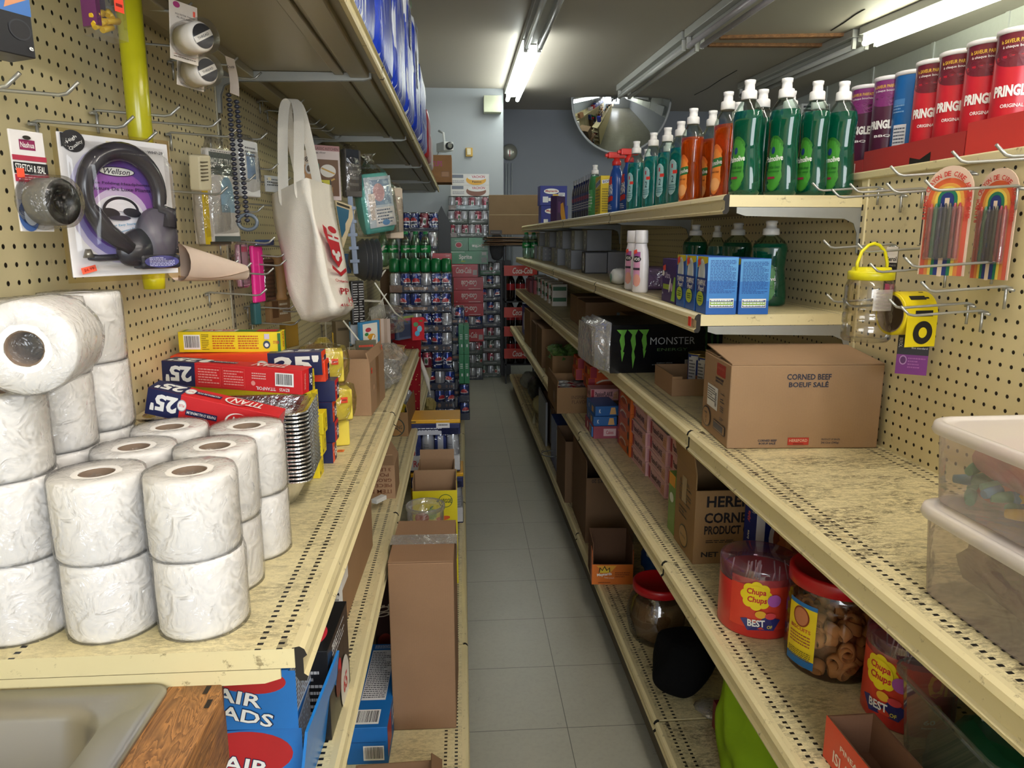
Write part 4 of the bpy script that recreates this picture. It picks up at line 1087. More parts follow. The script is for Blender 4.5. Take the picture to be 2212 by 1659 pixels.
FBR = [('r', .82, .5, .36, .96, NV), ('t', "25'", .82, .5, .5, .22, WHITE, -90, .03), ('t', 'TITANFOIL', .25, .5, .7, .12, 'f0b0a8', -90)]
foilbox(yp(366, 800, 1.42), yp(664, 822, 1.36), .046, 'red and navy foil box with a barcode, lying level on the pile', [('r', .12, .5, .24, 1, NV), ('t', "25'", .12, .5, .19, .68, WHITE, 180, .045), ('r', .34, .5, .17, .8, 'd8544c'), ('r', .34, .5, .165, .77, RE), ('l', .34, .5, .15, .66, 6, 'e0948c'), ('r', .52, .5, .16, .8, 'd8544c'), ('r', .52, .5, .155, .77, RE), ('l', .52, .5, .14, .66, 6, 'e0948c'), ('l', .70, .66, .1, .3, 3, 'e0b0a8'), ('e', .66, .35, .015, .1, 'e0948c'), ('b', .88, .58, .13, .55), ('t', 'TITANFOIL', .75, .16, .14, .14, 'f0e8e8', 180), ('t', 'BZW25', .88, .16, .07, .13, 'f0e8e8', 180)],
        [('r', .12, .5, .24, 1, NV), ('t', "25'", .12, .5, .19, .7, WHITE, 180, .045), ('e', .28, .5, .045, .33, WHITE), ('r', .40, .5, .2, .3, NV), ('t', "PAPIER D'ALUMINIUM", .42, .5, .17, .16, WHITE, 180), ('t', 'TITAN', .74, .5, .24, .55, WHITE, 180, .02, .2)], RE, FBR)
foilbox(yp(380, 790, 1.58), yp(700, 781, 1.58), .050, 'orange-red foil box with a large navy end, top of the back pile', [('r', .82, .5, .36, 1, NV), ('t', "25'", .83, .52, .30, .68, WHITE, 0, .045), ('e', .60, .40, .05, .3, 'b9bcc0'), ('e', .60, .40, .043, .26, WHITE), ('t', 'PLUS', .60, .42, .05, .13, RE), ('r', .45, .06, .3, .14, NV)], [('r', .82, .5, .36, 1, NV), ('t', "25'", .83, .5, .28, .6, WHITE, 0, .03)], OR_, [('r', .75, .4, .5, .75, NV), ('t', '25', .8, .4, .35, .45, WHITE, -90, .03), ('l', .3, .6, .3, .3, 2, 'f0c0a8')])
# yellow wrap box on top
foilbox(yp(394, 736, 1.605), yp(612, 736, 1.605), .044, 'yellow plastic-wrap box with barcode, highest of the pile', [('b', .13, .5, .16, .72), ('l', .26, .5, .07, .8, 9, '7a5c10'), ('l', .44, .5, .22, .7, 6, 'c04018'), ('l', .68, .5, .2, .7, 6, 'c04018'), ('e', .86, .38, .035, .2, '34485c'), ('e', .86, .36, .02, .1, 'e8e8e4'), ('r', .865, .78, .05, .26, 'cfc4d8'), ('r', .985, .5, .03, .9, '2c6a30'), ('t', 'GLAD', .955, .5, .03, .3, 'b8202c', 90)],
        [('r', .5, .5, .95, .8, '3c7a34'), ('r', .3, .5, .5, .7, 'd8d4c8'), ('t', 'GLAD', .36, .55, .32, .6, 'c02030', 180, .03), ('r', .85, .5, .2, .7, 'c02030')], YE, [('t', 'GLAD', .5, .6, .8, .3, 'b8202c', 90, .02), ('r', .85, .5, .2, 1, '2c6a30')])
# stack of yellow boxes
for k, (x1, y1) in enumerate(((690, 1016), (700, 968), (700, 918), (693, 878), (690, 838))):
    z = .89 + .0455 * k
    B = Vector((-.306 + (.004, .010, .014, .0, -.004)[k], 1.487 + (.0, .01, .012, 0, -.006)[k], z + .023)); A = B - Vector((.285, 0, 0))
    foilbox(A, B, .045, 'plain yellow wrap box, %s in the yellow pile behind the foil trays' % ['bottom', 'second from the bottom', 'middle', 'second from the top', 'top'][k], [('r', .4, .5, .5, .5, 'd8c010')], [('l', .5, .5, .5, .5, 2, 'b09c10')], YE, [('t', '100', .72, .55, .22, .34, '4a4410', 90), ('r', .5, .5, .01, .8, '8a7c10'), ('l', .72, .3, .3, .2, 2, '6a6010'), ('e', .2, .2, .08, .08, '6a6010')])
for k in range(4):
    z = .89 + .0465 * k
    B = Vector((-.292 + (.0, .006, .004, .010)[k], 1.59 + (0, .006, .0, .01)[k], z + .0235)); A = B - Vector((.29, 0, 0))
    foilbox(A, B, .046, 'red foil box with a navy end, %s in the pile behind the yellow boxes' % ['bottom', 'second', 'third', 'fourth'][k], [('r', .82, .5, .36, 1, NV)], [('r', .82, .5, .36, 1, NV)], RE if k % 2 else OR_, [('r', .75, .4, .5, .8, NV), ('t', '25', .78, .4, .45, .5, WHITE, -90, .04), ('l', .25, .6, .3, .4, 2, 'f0c0b8')])
o = foilbox(Vector((-.60, 1.60, 1.098)), Vector((-.30, 1.595, 1.098)), .046, 'orange foil box directly under the large navy-ended one', [('r', .3, .5, .3, .5, 'd83c18')], [], OR_, [('r', .8, .4, .4, .75, NV), ('t', '25', .8, .4, .3, .4, WHITE, -90, .03)])
MB().pr(fl(zp(736, 974, .8905) , (1, 0, 0), (0, 1, 0)), 1, 1, [('r', 0, 0, .016, .02, 'e8683c'), ('l', 0, 0, .01, .01, 1, 'a03c18')]).obj('price_sticker', label='loose orange price sticker lying on the shelf by the yellow boxes', cat='sticker')

# yellow sponges in clear packs
sg = pm('e2cf50', .9)
for k, (x, y, z, rz, lab) in enumerate(((-.318, 1.72, .955, 20, 'lower'), (-.335, 1.74, 1.045, 12, 'upper'))):
    o = MB().box(-.045, -.03, 0, .045, .03, .075, sg).obj('sponge_pack', None, (x, y, z), R(rz), '%s yellow sponge block in clear wrap beside the brown carton' % lab, 'sponge', 'yellow sponge packs', bev=.004)
    MB().lathe([(.2, -.01), (.9, -.004), (1.06, .02), (1.1, .05), (1.0, .082), (.4, .09), (.2, .105)], clear('fffdf0', .12, .06, 22), 14, Matrix.Diagonal((.056, .040, 1, 1)), jit=.0).obj('clear_wrap', o)
    sticker(o, fl((-.045, -.0315, 0), (1, 0, 0), (0, 0, 1)), .07, .05, .016, .014)
o = MB().box(-.04, -.03, 0, .04, .03, .063, sg).obj('sponge_pack', None, (-.322, 1.725, .891), R(15), 'bottom yellow sponge block resting on the shelf', 'sponge', 'yellow sponge packs', bev=.004)

# open-topped carton builder (walls with thickness)
def opencarton(name, w, d, h, label, loc, rz, c='a8825a', flaps=(), cut=None, prints=None, cat='carton', group=None, t=.003, inside=None, kinds=None, fill=0):
    m = board(c); q = MB()
    q.box(-w / 2, -d / 2, 0, w / 2, d / 2, t, m)
    q.box(-w / 2, -d / 2, t, w / 2, -d / 2 + t, h * (cut or 1), m)
    q.box(-w / 2, d / 2 - t, t, w / 2, d / 2, h, m)
    q.box(-w / 2, -d / 2 + t, t, -w / 2 + t, d / 2 - t, h, m)
    q.box(w / 2 - t, -d / 2 + t, t, w / 2, d / 2 - t, h, m)
    o = q.obj(name, None, loc, rz, label, cat, group)
    for f, ang, ln in flaps:
        T = {'F': Matrix.Translation((0, -d / 2, h * (cut or 1))), 'B': Matrix.Translation((0, d / 2, h)) @ Matrix.Rotation(PI, 4, 'Z'), 'L': Matrix.Translation((-w / 2, 0, h)) @ Matrix.Rotation(R(-90), 4, 'Z'), 'R': Matrix.Translation((w / 2, 0, h)) @ Matrix.Rotation(R(90), 4, 'Z')}[f]
        W = w if f in 'FB' else d
        MB().box(-W / 2 + .002, 0, 0, W / 2 - .002, t, ln, m, T @ Matrix.Rotation(R(ang), 4, 'X')).obj('flap', o)
    if prints:
        p = MB(); fs = faces(w, d, h)
        for k, sp in prints.items(): p.pr(*fs[k], sp)
        p.obj('printing', o)
    return o
o = opencarton('carton', .165, .245, .150, 'small open brown carton with orange price stickers near the shelf edge', (-.336, 2.128, .891), R(-3), flaps=(('F', 4, .012), ('R', -16, .03), ('L', 60, .05)), prints={'R': [('r', .5, .5, .2, 1, '8f6c48'), ('e', .22, .48, .06, .05, 'c49c78')]})
sticker(o, fl((.0827, -.12, 0), (0, 1, 0), (0, 0, 1)), .02, .125, .014, .016); sticker(o, fl((.0827, -.12, 0), (0, 1, 0), (0, 0, 1)), .20, .165, .012, .014)
MB().box(-.06, -.02, .12, .02, .08, .124, pm('dfe4ea', .4), Matrix.Rotation(R(12), 4, 'Y')).obj('papers', o)

def crumple(name, loc, sx, sy, sz, label, cat, m, seed=1, n=3, group=None, kind=None, sub=0, amp=.35):
    """a crumpled soft thing"""
    rr = random.Random(seed); ph = [rr.uniform(0, 6) for _ in range(12)]
    rs = []; K, J = 14, 22
    for k in range(1, K):
        t = PI * k / K; ring = []
        for j in range(J):
            a_ = 2 * PI * j / J
            q = 1 + amp * (math.sin(n * a_ + ph[0] + 2 * t) * math.sin(2 * t + ph[1]) + .6 * math.sin((n + 3) * a_ + ph[2] + 4 * math.sin(t * 3)) * .6 + .3 * rr.uniform(-.5, .5))
            ring.append((sx * q * math.sin(t) ** .7 * math.cos(a_), sy * q * math.sin(t) ** .7 * math.sin(a_), sz * (1 - math.cos(t)) + (sz * .05 * rr.uniform(-1, 1) if 2 < k else 0)))
        rs.append(ring)
    z0 = min(v[2] for r_ in rs for v in r_)
    rs = [[(x, y, z - z0) for x, y, z in r_] for r_ in rs]
    return MB().rings(rs, m, amp < .3).obj(name, None, loc, 0, label, cat, group, kind, sub=sub)
CB = clear('ffffff', .16, .08, 12, .10)
crumple('plastic_bag', (-.262, 2.42, .891), .045, .10, .045, 'crumpled clear plastic bag on the shelf edge behind the carton', 'bag', CB, 3)
crumple('plastic_bag', (-.27, 2.60, .891), .05, .10, .06, 'larger crumpled clear plastic bag beyond the first', 'bag', CB, 5)
# goods in and round the wire basket
spack('picture_book', (776, 2.55, 818, 2.64, 697, 758), .012, pm('3f86b4', .4), 'blue-edged picture book with toy drawings leaning in the basket', 'book', {'F': [('r', .5, .5, .75, .85, 'ece8dc'), ('e', .4, .7, .15, .08, 'c04050'), ('e', .55, .45, .2, .1, 'e0a030'), ('e', .5, .25, .2, .12, 'b8702c'), ('e', .3, .55, .1, .06, '3c8c50')]})
spack('photo_box', (770, 2.7, 790, 2.72, 695, 745), .02, pm('8cb4cc', .4), 'pale blue slim box behind the picture book', 'box', {'F': [('r', .5, .3, .6, .3, 'e8e4e0')]})
spack('puzzle_box', (722, 2.6, 758, 2.64, 694, 752), .03, pm('6d6048', .5), 'brown boxed toy with a blue edge in the basket', 'box', {'F': [('r', .85, .5, .12, .9, '7fb0c8'), ('r', .4, .7, .6, .1, '463c2c')]})
spack('yellow_box', (718, 2.62, 742, 2.63, 718, 752), .03, pm('d8b01c', .5), 'small yellow box low in the basket', 'box')
spack('letter_game', (768, 2.42, 812, 2.44, 736, 756), .012, pm('5c5a44', .4), 'flat game pack with red letters at the basket foot', 'game', {'F': [('l', .5, .4, .7, .5, 1, 'd84028')]})
for k in range(4):
    x = 806 + 7 * k
    spack('craft_stick_pack', (x, 2.75 + .03 * k, x + 16, 2.78 + .03 * k, 690, 746), .004, pm(('b8885c', 'd4c4b8', 'b4a090', 'c9b8ac')[k], .5), '%s slim tan card pack fanned out in the basket' % ['first', 'second', 'third', 'fourth'][k], 'pack', group='slim packs in the basket')
crumple('plastic_bag', (-.31, 2.95, 1.0), .07, .07, .06, 'puffed clear bag on top of the basket goods', 'bag', clear('ffffff', .10, .06, 14, .04), 8)
MB().lathe([(.0, 0), (.05, 0), (.065, .06), (.060, .06), (.045, .004)], pm('b49468', .6), 20).obj('woven_basket', None, (-.30, 2.92, .891), 0, 'small round tan basket behind the fanned packs', 'basket')
spack('notebook', (842, 3.05, 865, 3.12, 688, 735), .012, pm('1c2a44', .4), 'dark blue notebooks standing at the end of the shelf', 'notebook', {'F': [('r', .5, .7, .8, .3, '3c5474')]})
spack('photo_album', (856, 3.08, 890, 3.16, 682, 735), .02, pm('55627a', .4), 'album with striped green and pink cover at the shelf end', 'album', {'F': [('r', .5, .9, 1, .1, '8ca05c'), ('r', .5, .8, 1, .1, 'b85c70'), ('r', .5, .35, .9, .5, '3c4860')]})
spack('red_notebook', (838, 3.0, 848, 3.03, 700, 734), .02, pm('7a2a2c', .4), 'dark red notebook left of the blue ones', 'notebook')
spack('foil_gift_pack', (889, 3.12, 915, 3.14, 686, 735), .02, pm('b82430', .3), 'shiny red and green foil gift pack upright at the shelf end', 'pack', {'F': [('e', .3, .7, .2, .1, '4a8a5a'), ('e', .6, .5, .2, .14, '6fb0c4'), ('e', .4, .3, .2, .12, '4a9abc'), ('r', .7, .85, .3, .06, '3c8040')]})
# red gift bag hanging over the end of the shelf
loc, w, rz, h = span(852, 3.32, 908, 3.34, 733, 900)
RB_ = cloth('8c1c24', .3, 60)
o = MB().rings([[(w / 2 * x * q, .05 * y * q, z) for x, y in ((-1, -1), (0, -1.05), (1, -1), (1.02, 0), (1, 1), (0, 1.05), (-1, 1), (-1.02, 0))] for q, z in ((.8, 0), (.85, h * .2), (.95, h * .5), (1.0, h * .8), (1.04, h))], RB_, True, (True, False)).obj('gift_bag', None, loc, rz, 'dark red gift bag with gold flecks hanging past the shelf end', 'bag')
q = MB()
rr = random.Random(4)
for k in range(46): q.pr(fl((-w / 2, -.054, 0), (1, 0, 0), (0, 0, 1)), w, h, [('e', rr.uniform(.08, .92), rr.uniform(.05, .95), .018, .006, 'b8904a', rr.uniform(0, 180))])
q.obj('gold_flecks', o)
MB().tube([(-w * .3, -.05, h), (-w * .2, -.06, h * 1.1), (w * .2, -.06, h * 1.1), (w * .3, -.05, h)], .003, pm('a01c28', .4), 6).obj('handle', o)
q = MB()
for k in range(16): a = yp(905 + 1.4 * k, 762 + 3.6 * k, 3.42); q.tube([a, a + Vector((.004, 0, -.05 - .002 * k))], .0035, pm('cfcbc0', .7), 5)
q.obj('fringe', label='row of pale tassels hanging beside the red gift bag', cat='fringe')

# ------------------------------------------------------------------ knee-high shelf
a = zp(742, 1364, .585)
CD = board('a37c50')
o = MB().box(-.20, 0, 0, 0, .42, .245, CD).obj('carton', None, (a.x, a.y, .5855), R(-1.5), 'large closed brown carton with a white shipping label under the roll shelf', 'carton', bev=.004)
MB().pr(fl((-.20, -.0005, 0), (1, 0, 0), (0, 0, 1)), .20, .245, [('r', .80, .58, .42, .74, 'eceae6'), ('t', 'VERIFIED', .86, .245, .24, .035, '22222a'), ('r', .8, .27, .42, .006, '4a4a50'), ('t', '0362 4', .90, .34, .16, .03, '22222a'), ('b', .86, .46, .2, .12), ('l', .85, .66, .2, .16, 5, '3a3a40'), ('t', 'Oct 21, 2024', .9, .29, .14, .02, '3a3a40')]).obj('label', o)
MB().pr(fl((.0005, 0, 0), (0, 1, 0), (0, 0, 1)), .42, .245, [('r', .085, .66, .17, .60, 'eceae6'), ('b', .085, .62, .09, .22, 1), ('l', .085, .85, .13, .16, 4, '3a3a40')]).obj('side_label', o)
a = zp(855, 1077, .585)
o = opencarton('carton', .145, .14, .108, 'brown carton with upside-down item number print on the knee-high shelf', (a.x - .073, a.y + .07, .5855), 0, flaps=(('F', 35, .05), ('R', -30, .05)), prints={'F': [('t', 'ITEM NO', .62, .22, .6, .12, '6b3c22', 180), ('t', 'PIECES/CA', .60, .40, .66, .10, '6b3c22', 180), ('t', 'GROSS WE', .60, .56, .66, .10, '6b3c22', 180), ('t', 'PO NO.', .62, .72, .5, .10, '6b3c22', 180), ('t', '3 LB POLY', .62, .88, .6, .10, '6b3c22', 180)]})
crumple('plastic_bag', (-.30, 2.42, .586), .05, .06, .04, 'crumpled grey plastic bag beyond the item-number carton', 'bag', CB, 11)
o = opencarton('carton', .12, .30, .10, 'open brown carton of yellow bags printed with a crossed circle', (-.283, 3.03, .5855), R(-2), c='9a7342', flaps=(('R', -8, .03),), prints={'F': [('t', 'DO NOT', .5, .9, .5, .07, '3a3020'), ('l', .5, .8, .5, .1, 2, '3a3020'), ('e', .55, .38, .34, .40, '2f3a30'), ('e', .55, .38, .30, .36, '9a7342'), ('t', 'CUTTING', .55, .38, .5, .16, '2f3a30'), ('r', .55, .38, .6, .03, '2f3a30', -40)]})
crumple('yellow_bag', (-.285, 2.98, .60), .045, .07, .055, 'yellow printed snack bag sticking out of the crossed-circle carton', 'bag', pm('d2b628', .35), 14)
crumple('blue_wrap', (-.25, 3.10, .62), .02, .05, .06, 'pale blue plastic wrap trailing out of the same carton', 'bag', clear('bcd8f0', .2, .1, 14, .3), 15)
crumple('clear_wrap', (-.235, 3.32, .586), .02, .04, .01, 'scrap of clear blue wrap lying on the knee-high shelf', 'wrap', clear('bcd8f0', .2, .1, 14, .2), 17)
spack('paper_slip', (808, 2.06, 830, 2.10, 1079, 1088), .02, pm('dcdcd8', .5), 'white paper slip lying on the knee-high shelf by the seam', 'slip')
# air-dried sweets boxes
a = Vector((-.252, .94, 0))
BL = '1668b4'
for k, (zz, rz, dx) in enumerate(((.5855, 1, 0), (.693, -2, .006))):
    sp = [('r', .6, .5, .9, .98, '1a74c4'), ('e', .62, .62, .36, .36, 'b81c26') if k == 0 else ('e', .78, .80, .2, .19, 'b81c26'), ('p', [(.22, .70), (.34, .62), (.30, .78)], 'b81c26') if k == 0 else ('e', .7, .82, .2, .17, 'b81c26'),
          ('t', 'AIR', .64, .46 if k == 0 else .56, .36, .24, '16204a', -14, .05), ('t', 'AIR', .64, .46 if k == 0 else .56, .34, .22, WHITE, -14, .02), ('t', 'HEADS', .58, .22 if k == 0 else .30, .62, .24, '16204a', -14, .05), ('t', 'HEADS', .58, .22 if k == 0 else .30, .60, .22, WHITE, -14, .02)]
    if k == 0: sp += [('t', '60 barres', .42, .10, .3, .10, 'e8d820', -14, .02), ('r', .10, .5, .16, .7, 'dfe3e8'), ('l', .10, .5, .14, .6, 12, '2a3040')]
    o = pack('sweets_box', .20, .20, .106 if k == 0 else .094, BL, {'F': sp, 'R': [('r', .5, .5, .96, .9, 'c9d4e0'), ('l', .5, .5, .8, .8, 12, '6a5a50')]}, loc=(a.x - .10 + dx * .5, a.y + .10, zz), rot=R(rz), label='%s blue box of chewy sweets under the near end of the roll shelf' % ['lower', 'upper'][k], group='blue sweets boxes')
MB().box(-.002, -.10, 0, .002, .10, .13, pm('1f7fd4', .3)).obj('blue_card', None, (-.236, 1.0, .5865), (0, R(8), R(-3)), 'bright blue plastic sheet leaning on the sweets boxes', 'sheet')
a = zp(718, 1582, .585)
o = pack('sweets_box', .055, .16, .10, pm('141416', .3), {'R': [('l', .5, .85, .6, .2, 4, 'c8c8cc'), ('t', '782 g', .3, .88, .2, .1, WHITE), ('e', .3, .55, .08, .12, '2a7ab8'), ('e', .48, .5, .08, .12, 'c82838'), ('e', .4, .38, .14, .14, '6a2a24'), ('e', .7, .2, .22, .3, 'd8d4cc'), ('t', '65', .7, .2, .2, .2, 'c82838', 0, .03)], 'T': [('e', .5, .3, .3, .2, 'c82838')], 'F': [('l', .5, .5, .7, .6, 8, 'b8b8b8')]}, loc=(-.245, 1.13, .5855), rot=R(-2), label='black sweets box with red and blue dots on the knee-high shelf')
o.scale = (1, 1, 1.6)

# ------------------------------------------------------------------ base shelf
TB_ = board('9c7550')
o = MB().box(-.08, -.13, 0, .08, .13, .458, TB_).obj('tall_carton', None, (-.108, 1.775, .1505), R(-1), 'tall closed brown carton standing on the base shelf, tape over its top', 'carton', bev=.003)
MB().box(-.079, -.129, .459, .079, .129, .462, TB_).obj('flap', o)
MB().box(-.085, -.03, .4625, .085, .03, .4632, clear('efe6d4', .15, .08, 20, .15)).box(-.0855, -.03, .42, -.0848, .03, .463, clear('efe6d4', .15, .08, 20, .15)).box(.0848, -.03, .42, .0855, .03, .463, clear('efe6d4', .15, .08, 20, .15)).obj('tape', o)
sp = [('r', .52, .60, .62, .62, 'e8e8ea'), ('l', .52, .60, .58, .58, 26, '4a4c54'), ('b', .48, .11, .58, .15), ('l', .5, .955, .5, .05, 3, 'dfe8f4')]
o = pack('cereal_box', .098, .36, .098, '1167b0', {'T': sp, 'F': [('r', .5, .6, .9, .02, '0c4c88'), ('b', .65, .3, .5, .4)], 'R': [('r', .10, .6, .20, .8, 'b01c44'), ('t', 'rice', .40, .75, .3, .25, WHITE, 0, .03, .2), ('t', 'crispies', .48, .45, .5, .3, WHITE, 0, .03, .2), ('e', .8, .2, .2, .2, 'e8b890'), ('r', .8, .92, .4, .16, 'e8c41c'), ('l', .5, .15, .3, .15, 2, 'e4e4ec')]}, loc=(-.237, 1.71, .1505), rot=R(-1), label='blue cereal snack box lying before the tall carton', cat='cereal box')
a = zp(935, 1660, .15)
opencarton('carton', .19, .22, .090, 'open brown carton cut off by the bottom of the picture', (-.150, 1.31, .1505), R(2), c='8f6a44', flaps=(('R', -50, .03),))
vx = -.108; vh = zat(vx, 2.44, 1060) - .1505
o = opencarton('juice_box', .155, .13, vh + .035, 'yellow open display box printed with vegetables', (vx, 2.505, .1505), R(1), c='a8825a', cut=vh / (vh + .035), cat='display box')
YB = pm('e2d21c', .45)
MB().box(-.078, -.0665, 0, .078, -.065, vh, YB).box(.0776, -.066, 0, .079, .065, vh + .035, YB).obj('yellow_face', o)
MB().pr(fl((-.078, -.0667, vh - .16), (1, 0, 0), (0, 0, 1)), .156, .16, [('e', .74, .76, .16, .155, '2f5a34'), ('e', .74, .76, .145, .14, 'e2d21c'), ('t', 'VEGGIE', .76, .76, .24, .10, '2f4a2c', 0, .03), ('t', '+', .56, .76, .06, .07, '2f4a2c', 0, .04), ('e', .42, .46, .12, .13, '8cae3a'), ('e', .2, .38, .16, .14, 'b8442c'), ('e', .68, .36, .16, .05, 'd8602c', 8), ('e', .42, .62, .05, .02, '3c7a34', 40)]).obj('printing', o)
MB().lathe([(.045, 0), (.050, .004), (.058, .395), (.062, .40), (.062, .412), (.056, .412), (.052, .395)], clear('ffffff', .2, .05, 9, .1), 28, caps=(True, False)).obj('plastic_tub', None, (-.125, 2.16, .1505), 0, 'tall clear plastic tub standing before the yellow display box', 'tub')
M_CAN = pm('b9bcc0', .22, .9)
def can(kind):
    col = {'pepsi': '1c3a8c', 'panel': 'c4c8ce', 'ginger': '4c5c50', 'mixed': 'a03048', 'silver': 'b0b4bc', 'coke': 'b01820', 'dark': '1c1e24', 'bull': '38488c'}[kind]
    b_ = pm(col, .22, .35)
    q = MB().lathe([(.022, 0), (.026, .0), (.0325, .012), (.0325, .104), (.027, .116), (.0265, .121), (.024, .121), (.0235, .117), (0, .117)], b_, 18, mfn=lambda i: M_CAN if i in (0, 1, 4, 5, 6, 7) else b_)
    if kind == 'pepsi': q.pr(CF(.0325, 0), 1, 1, [('e', 0, .058, .027, .028, WHITE, 0, 0, 180), ('e', 0, .062, .025, .025, 'c82838', 0, 0, 180), ('t', 'PEPSI', 0, .049, .048, .014, BLACK, 0, .03), ('r', .0, .038, .046, .006, WHITE)])
    if kind == 'panel': q.pr(CF(.0325, 0), 1, 1, [('l', 0, .06, .03, .06, 7, '7a7e88')])
    if kind == 'mixed': q.pr(CF(.0325, 0), 1, 1, [('r', 0, .06, .026, .05, 'd8ccd0'), ('e', 0, .06, .01, .016, '3c6a48')])
    if kind == 'ginger': q.pr(CF(.0325, 0), 1, 1, [('e', 0, .06, .018, .022, 'b9b0a0'), ('e', 0, .06, .012, .014, 'a83838')])
    if kind == 'bull': q.pr(CF(.0325, 0), 1, 1, [('r', 0, .06, .03, .11, 'b8bcc8'), ('e', 0, .06, .012, .012, 'c03038')])
    return q
CANS = {}
def case(cx, cy, z, rz, label, kinds, nx=6, ny=2, tray='26304a', trayh=.045, s=.0655, wrap=True, group=None, prints=None, name='drinks_case', sc=1.0):
    w, d = nx * s + .004, ny * s + .004
    o = MB().box(-w / 2, -d / 2, 0, w / 2, d / 2, trayh, pm(tray, .5)).obj(name, None, (cx, cy, z), rz, label, 'drinks case', group, bev=.001)
    MB().pr(fl((-w / 2, -d / 2 - .0004, 0), (1, 0, 0), (0, 0, 1)), w, trayh, prints if prints is not None else [('r', .10, .5, .20, 1, '7a5c48'), ('r', .42, .55, .38, .4, '8a6a52'), ('e', .74, .5, .03, .32, '8a6a52'), ('t', '18', .93, .5, .05, .4, '8a6a52'), ('t', '0', .86, .5, .03, .4, '8a6a52')]).obj('printing', o)
    for i in range(nx):
        for j in range(ny):
            k = kinds[(i * 7 + j * 3 + int(z * 31)) % len(kinds)] if j == 0 else kinds[0]
            if k not in CANS:
                c = can(k).obj('can', o); CANS[k] = c.data
            else:
                c = bpy.data.objects.new('can', CANS[k]); COL.objects.link(c); c.parent = o
            c.location = (-w / 2 + .002 + s * (i + .5), -d / 2 + .002 + s * (j + .5), .003); c.rotation_euler = (0, 0, random.uniform(-.7, .7))
    if wrap: MB().box(-w / 2 - .002, -d / 2 - .002, 0, w / 2 + .002, d / 2 + .002, .126, clear('ffffff', .05, .06, 16)).obj('shrink_wrap', o, bev=.008)
    if sc != 1: o.scale = (sc, sc, sc)
    return o
def energy(cx, cy, z, label, wide):
    o = case(cx, cy, z, 0, label, ['bull', 'panel'], wide, 3, tray='dfe0e2', trayh=.07, s=.054, wrap=False, group='energy drink packs', prints=[('t', 'RedBull', .30, .5, .42, .42, 'c01c3c', 0, .02), ('e', .74, .6, .06, .3, 'e8b81c'), ('p', [(.60, .35), (.70, .75), (.76, .5)], 'c01c3c'), ('p', [(.88, .35), (.78, .75), (.74, .5)], 'c01c3c'), ('r', .5, .04, 1, .08, '1c2450')], name='energy_drink_pack')
    w, d = wide * .054 + .004, 3 * .054 + .004
    for c in o.children:
        if c.name.startswith('can'): c.scale = (.82, .82, 1.35)
    nv = pm('1c2456', .3)
    MB().box(-w / 2 - .003, -d / 2 - .004, .165, w / 2 + .003, d / 2 + .004, .215, nv).box(-w / 2 - .004, -d / 2 - .005, .215, w / 2 + .004, d / 2 + .005, .232, pm('e0a81c', .4)).box(-w / 2 - .004, -d / 2 - .002, 0, -w / 2 + .006, d / 2, .215, pm('e0a81c', .4)).obj('film_band', o, bev=.003)
    MB().pr(fl((-w / 2, -d / 2 - .0046, .165), (1, 0, 0), (0, 0, 1)), w, .06, [('r', .68, .8, .26, .6, 'dcdcdc'), ('l', .68, .72, .18, .2, 1, '4a4a54'), ('r', .4, .15, .5, .3, 'b4b8c4'), ('l', .4, .4, .5, .3, 2, 'd0d4e0'), ('r', .1, .97, .12, .1, '5a4a10')]).obj('top_print', o)
    MB().box(-w / 2 - .003, -d / 2 - .004, .0, w / 2 + .003, d / 2 + .004, .20, clear('ffffff', .06, .05, 14)).obj('clear_film', o, bev=.006)
    return o
energy(-.120, 3.09, .1505, 'lower blue and silver pack of energy drink cans on the base shelf', 4)
energy(-.130, 3.09, .390, 'upper blue and silver pack of energy drink cans with a yellow band', 4)
opencarton('carton', .14, .20, .36, 'open brown carton standing behind the yellow display box', (-.11, 2.70, .1505), 0, flaps=(('B', 4, .04),))
opencarton('carton', .14, .2, .25, 'brown carton with a crumpled yellow bag behind the energy drinks', (-.22, 4.0, .1505), R(6), c='86684a')
crumple('yellow_bag', (-.20, 3.95, .33), .05, .05, .09, 'yellow-tied plastic bag standing in the carton behind the energy drinks', 'bag', pm('a8985c', .5), 21)
o = MB().rings([[(x * q, y * q * .8, z) for x, y in ((-1, -1), (1, -1), (1, 1), (-1, 1))] for q, z in ((.055, 0), (.066, .15), (.07, .15), (.07, .142), (.062, .142), (.052, .01))], pm('1f8a90', .4), False, (True, True)).obj('teal_bin', None, (-.175, 3.72, .28), 0, 'teal plastic bin on the base shelf left of the soda cases', 'bin', bev=.003)
MB().box(-.08, -.08, 0, .08, .08, .128, board('86684a')).obj('carton', None, (-.175, 3.72, .1505), 0, 'brown carton under the teal bin', 'carton')
spack('chocolate_box', (805, 1.98, 843, 2.0, 1250, 1412), .05, pm('2a1612', .4), 'dark sweets box with big letters behind the tall carton', 'box', {'F': [('t', 'OCE', .5, .6, .7, .2, 'b9a890', 90, .03), ('e', .5, .2, .4, .1, '7a2a20')]})

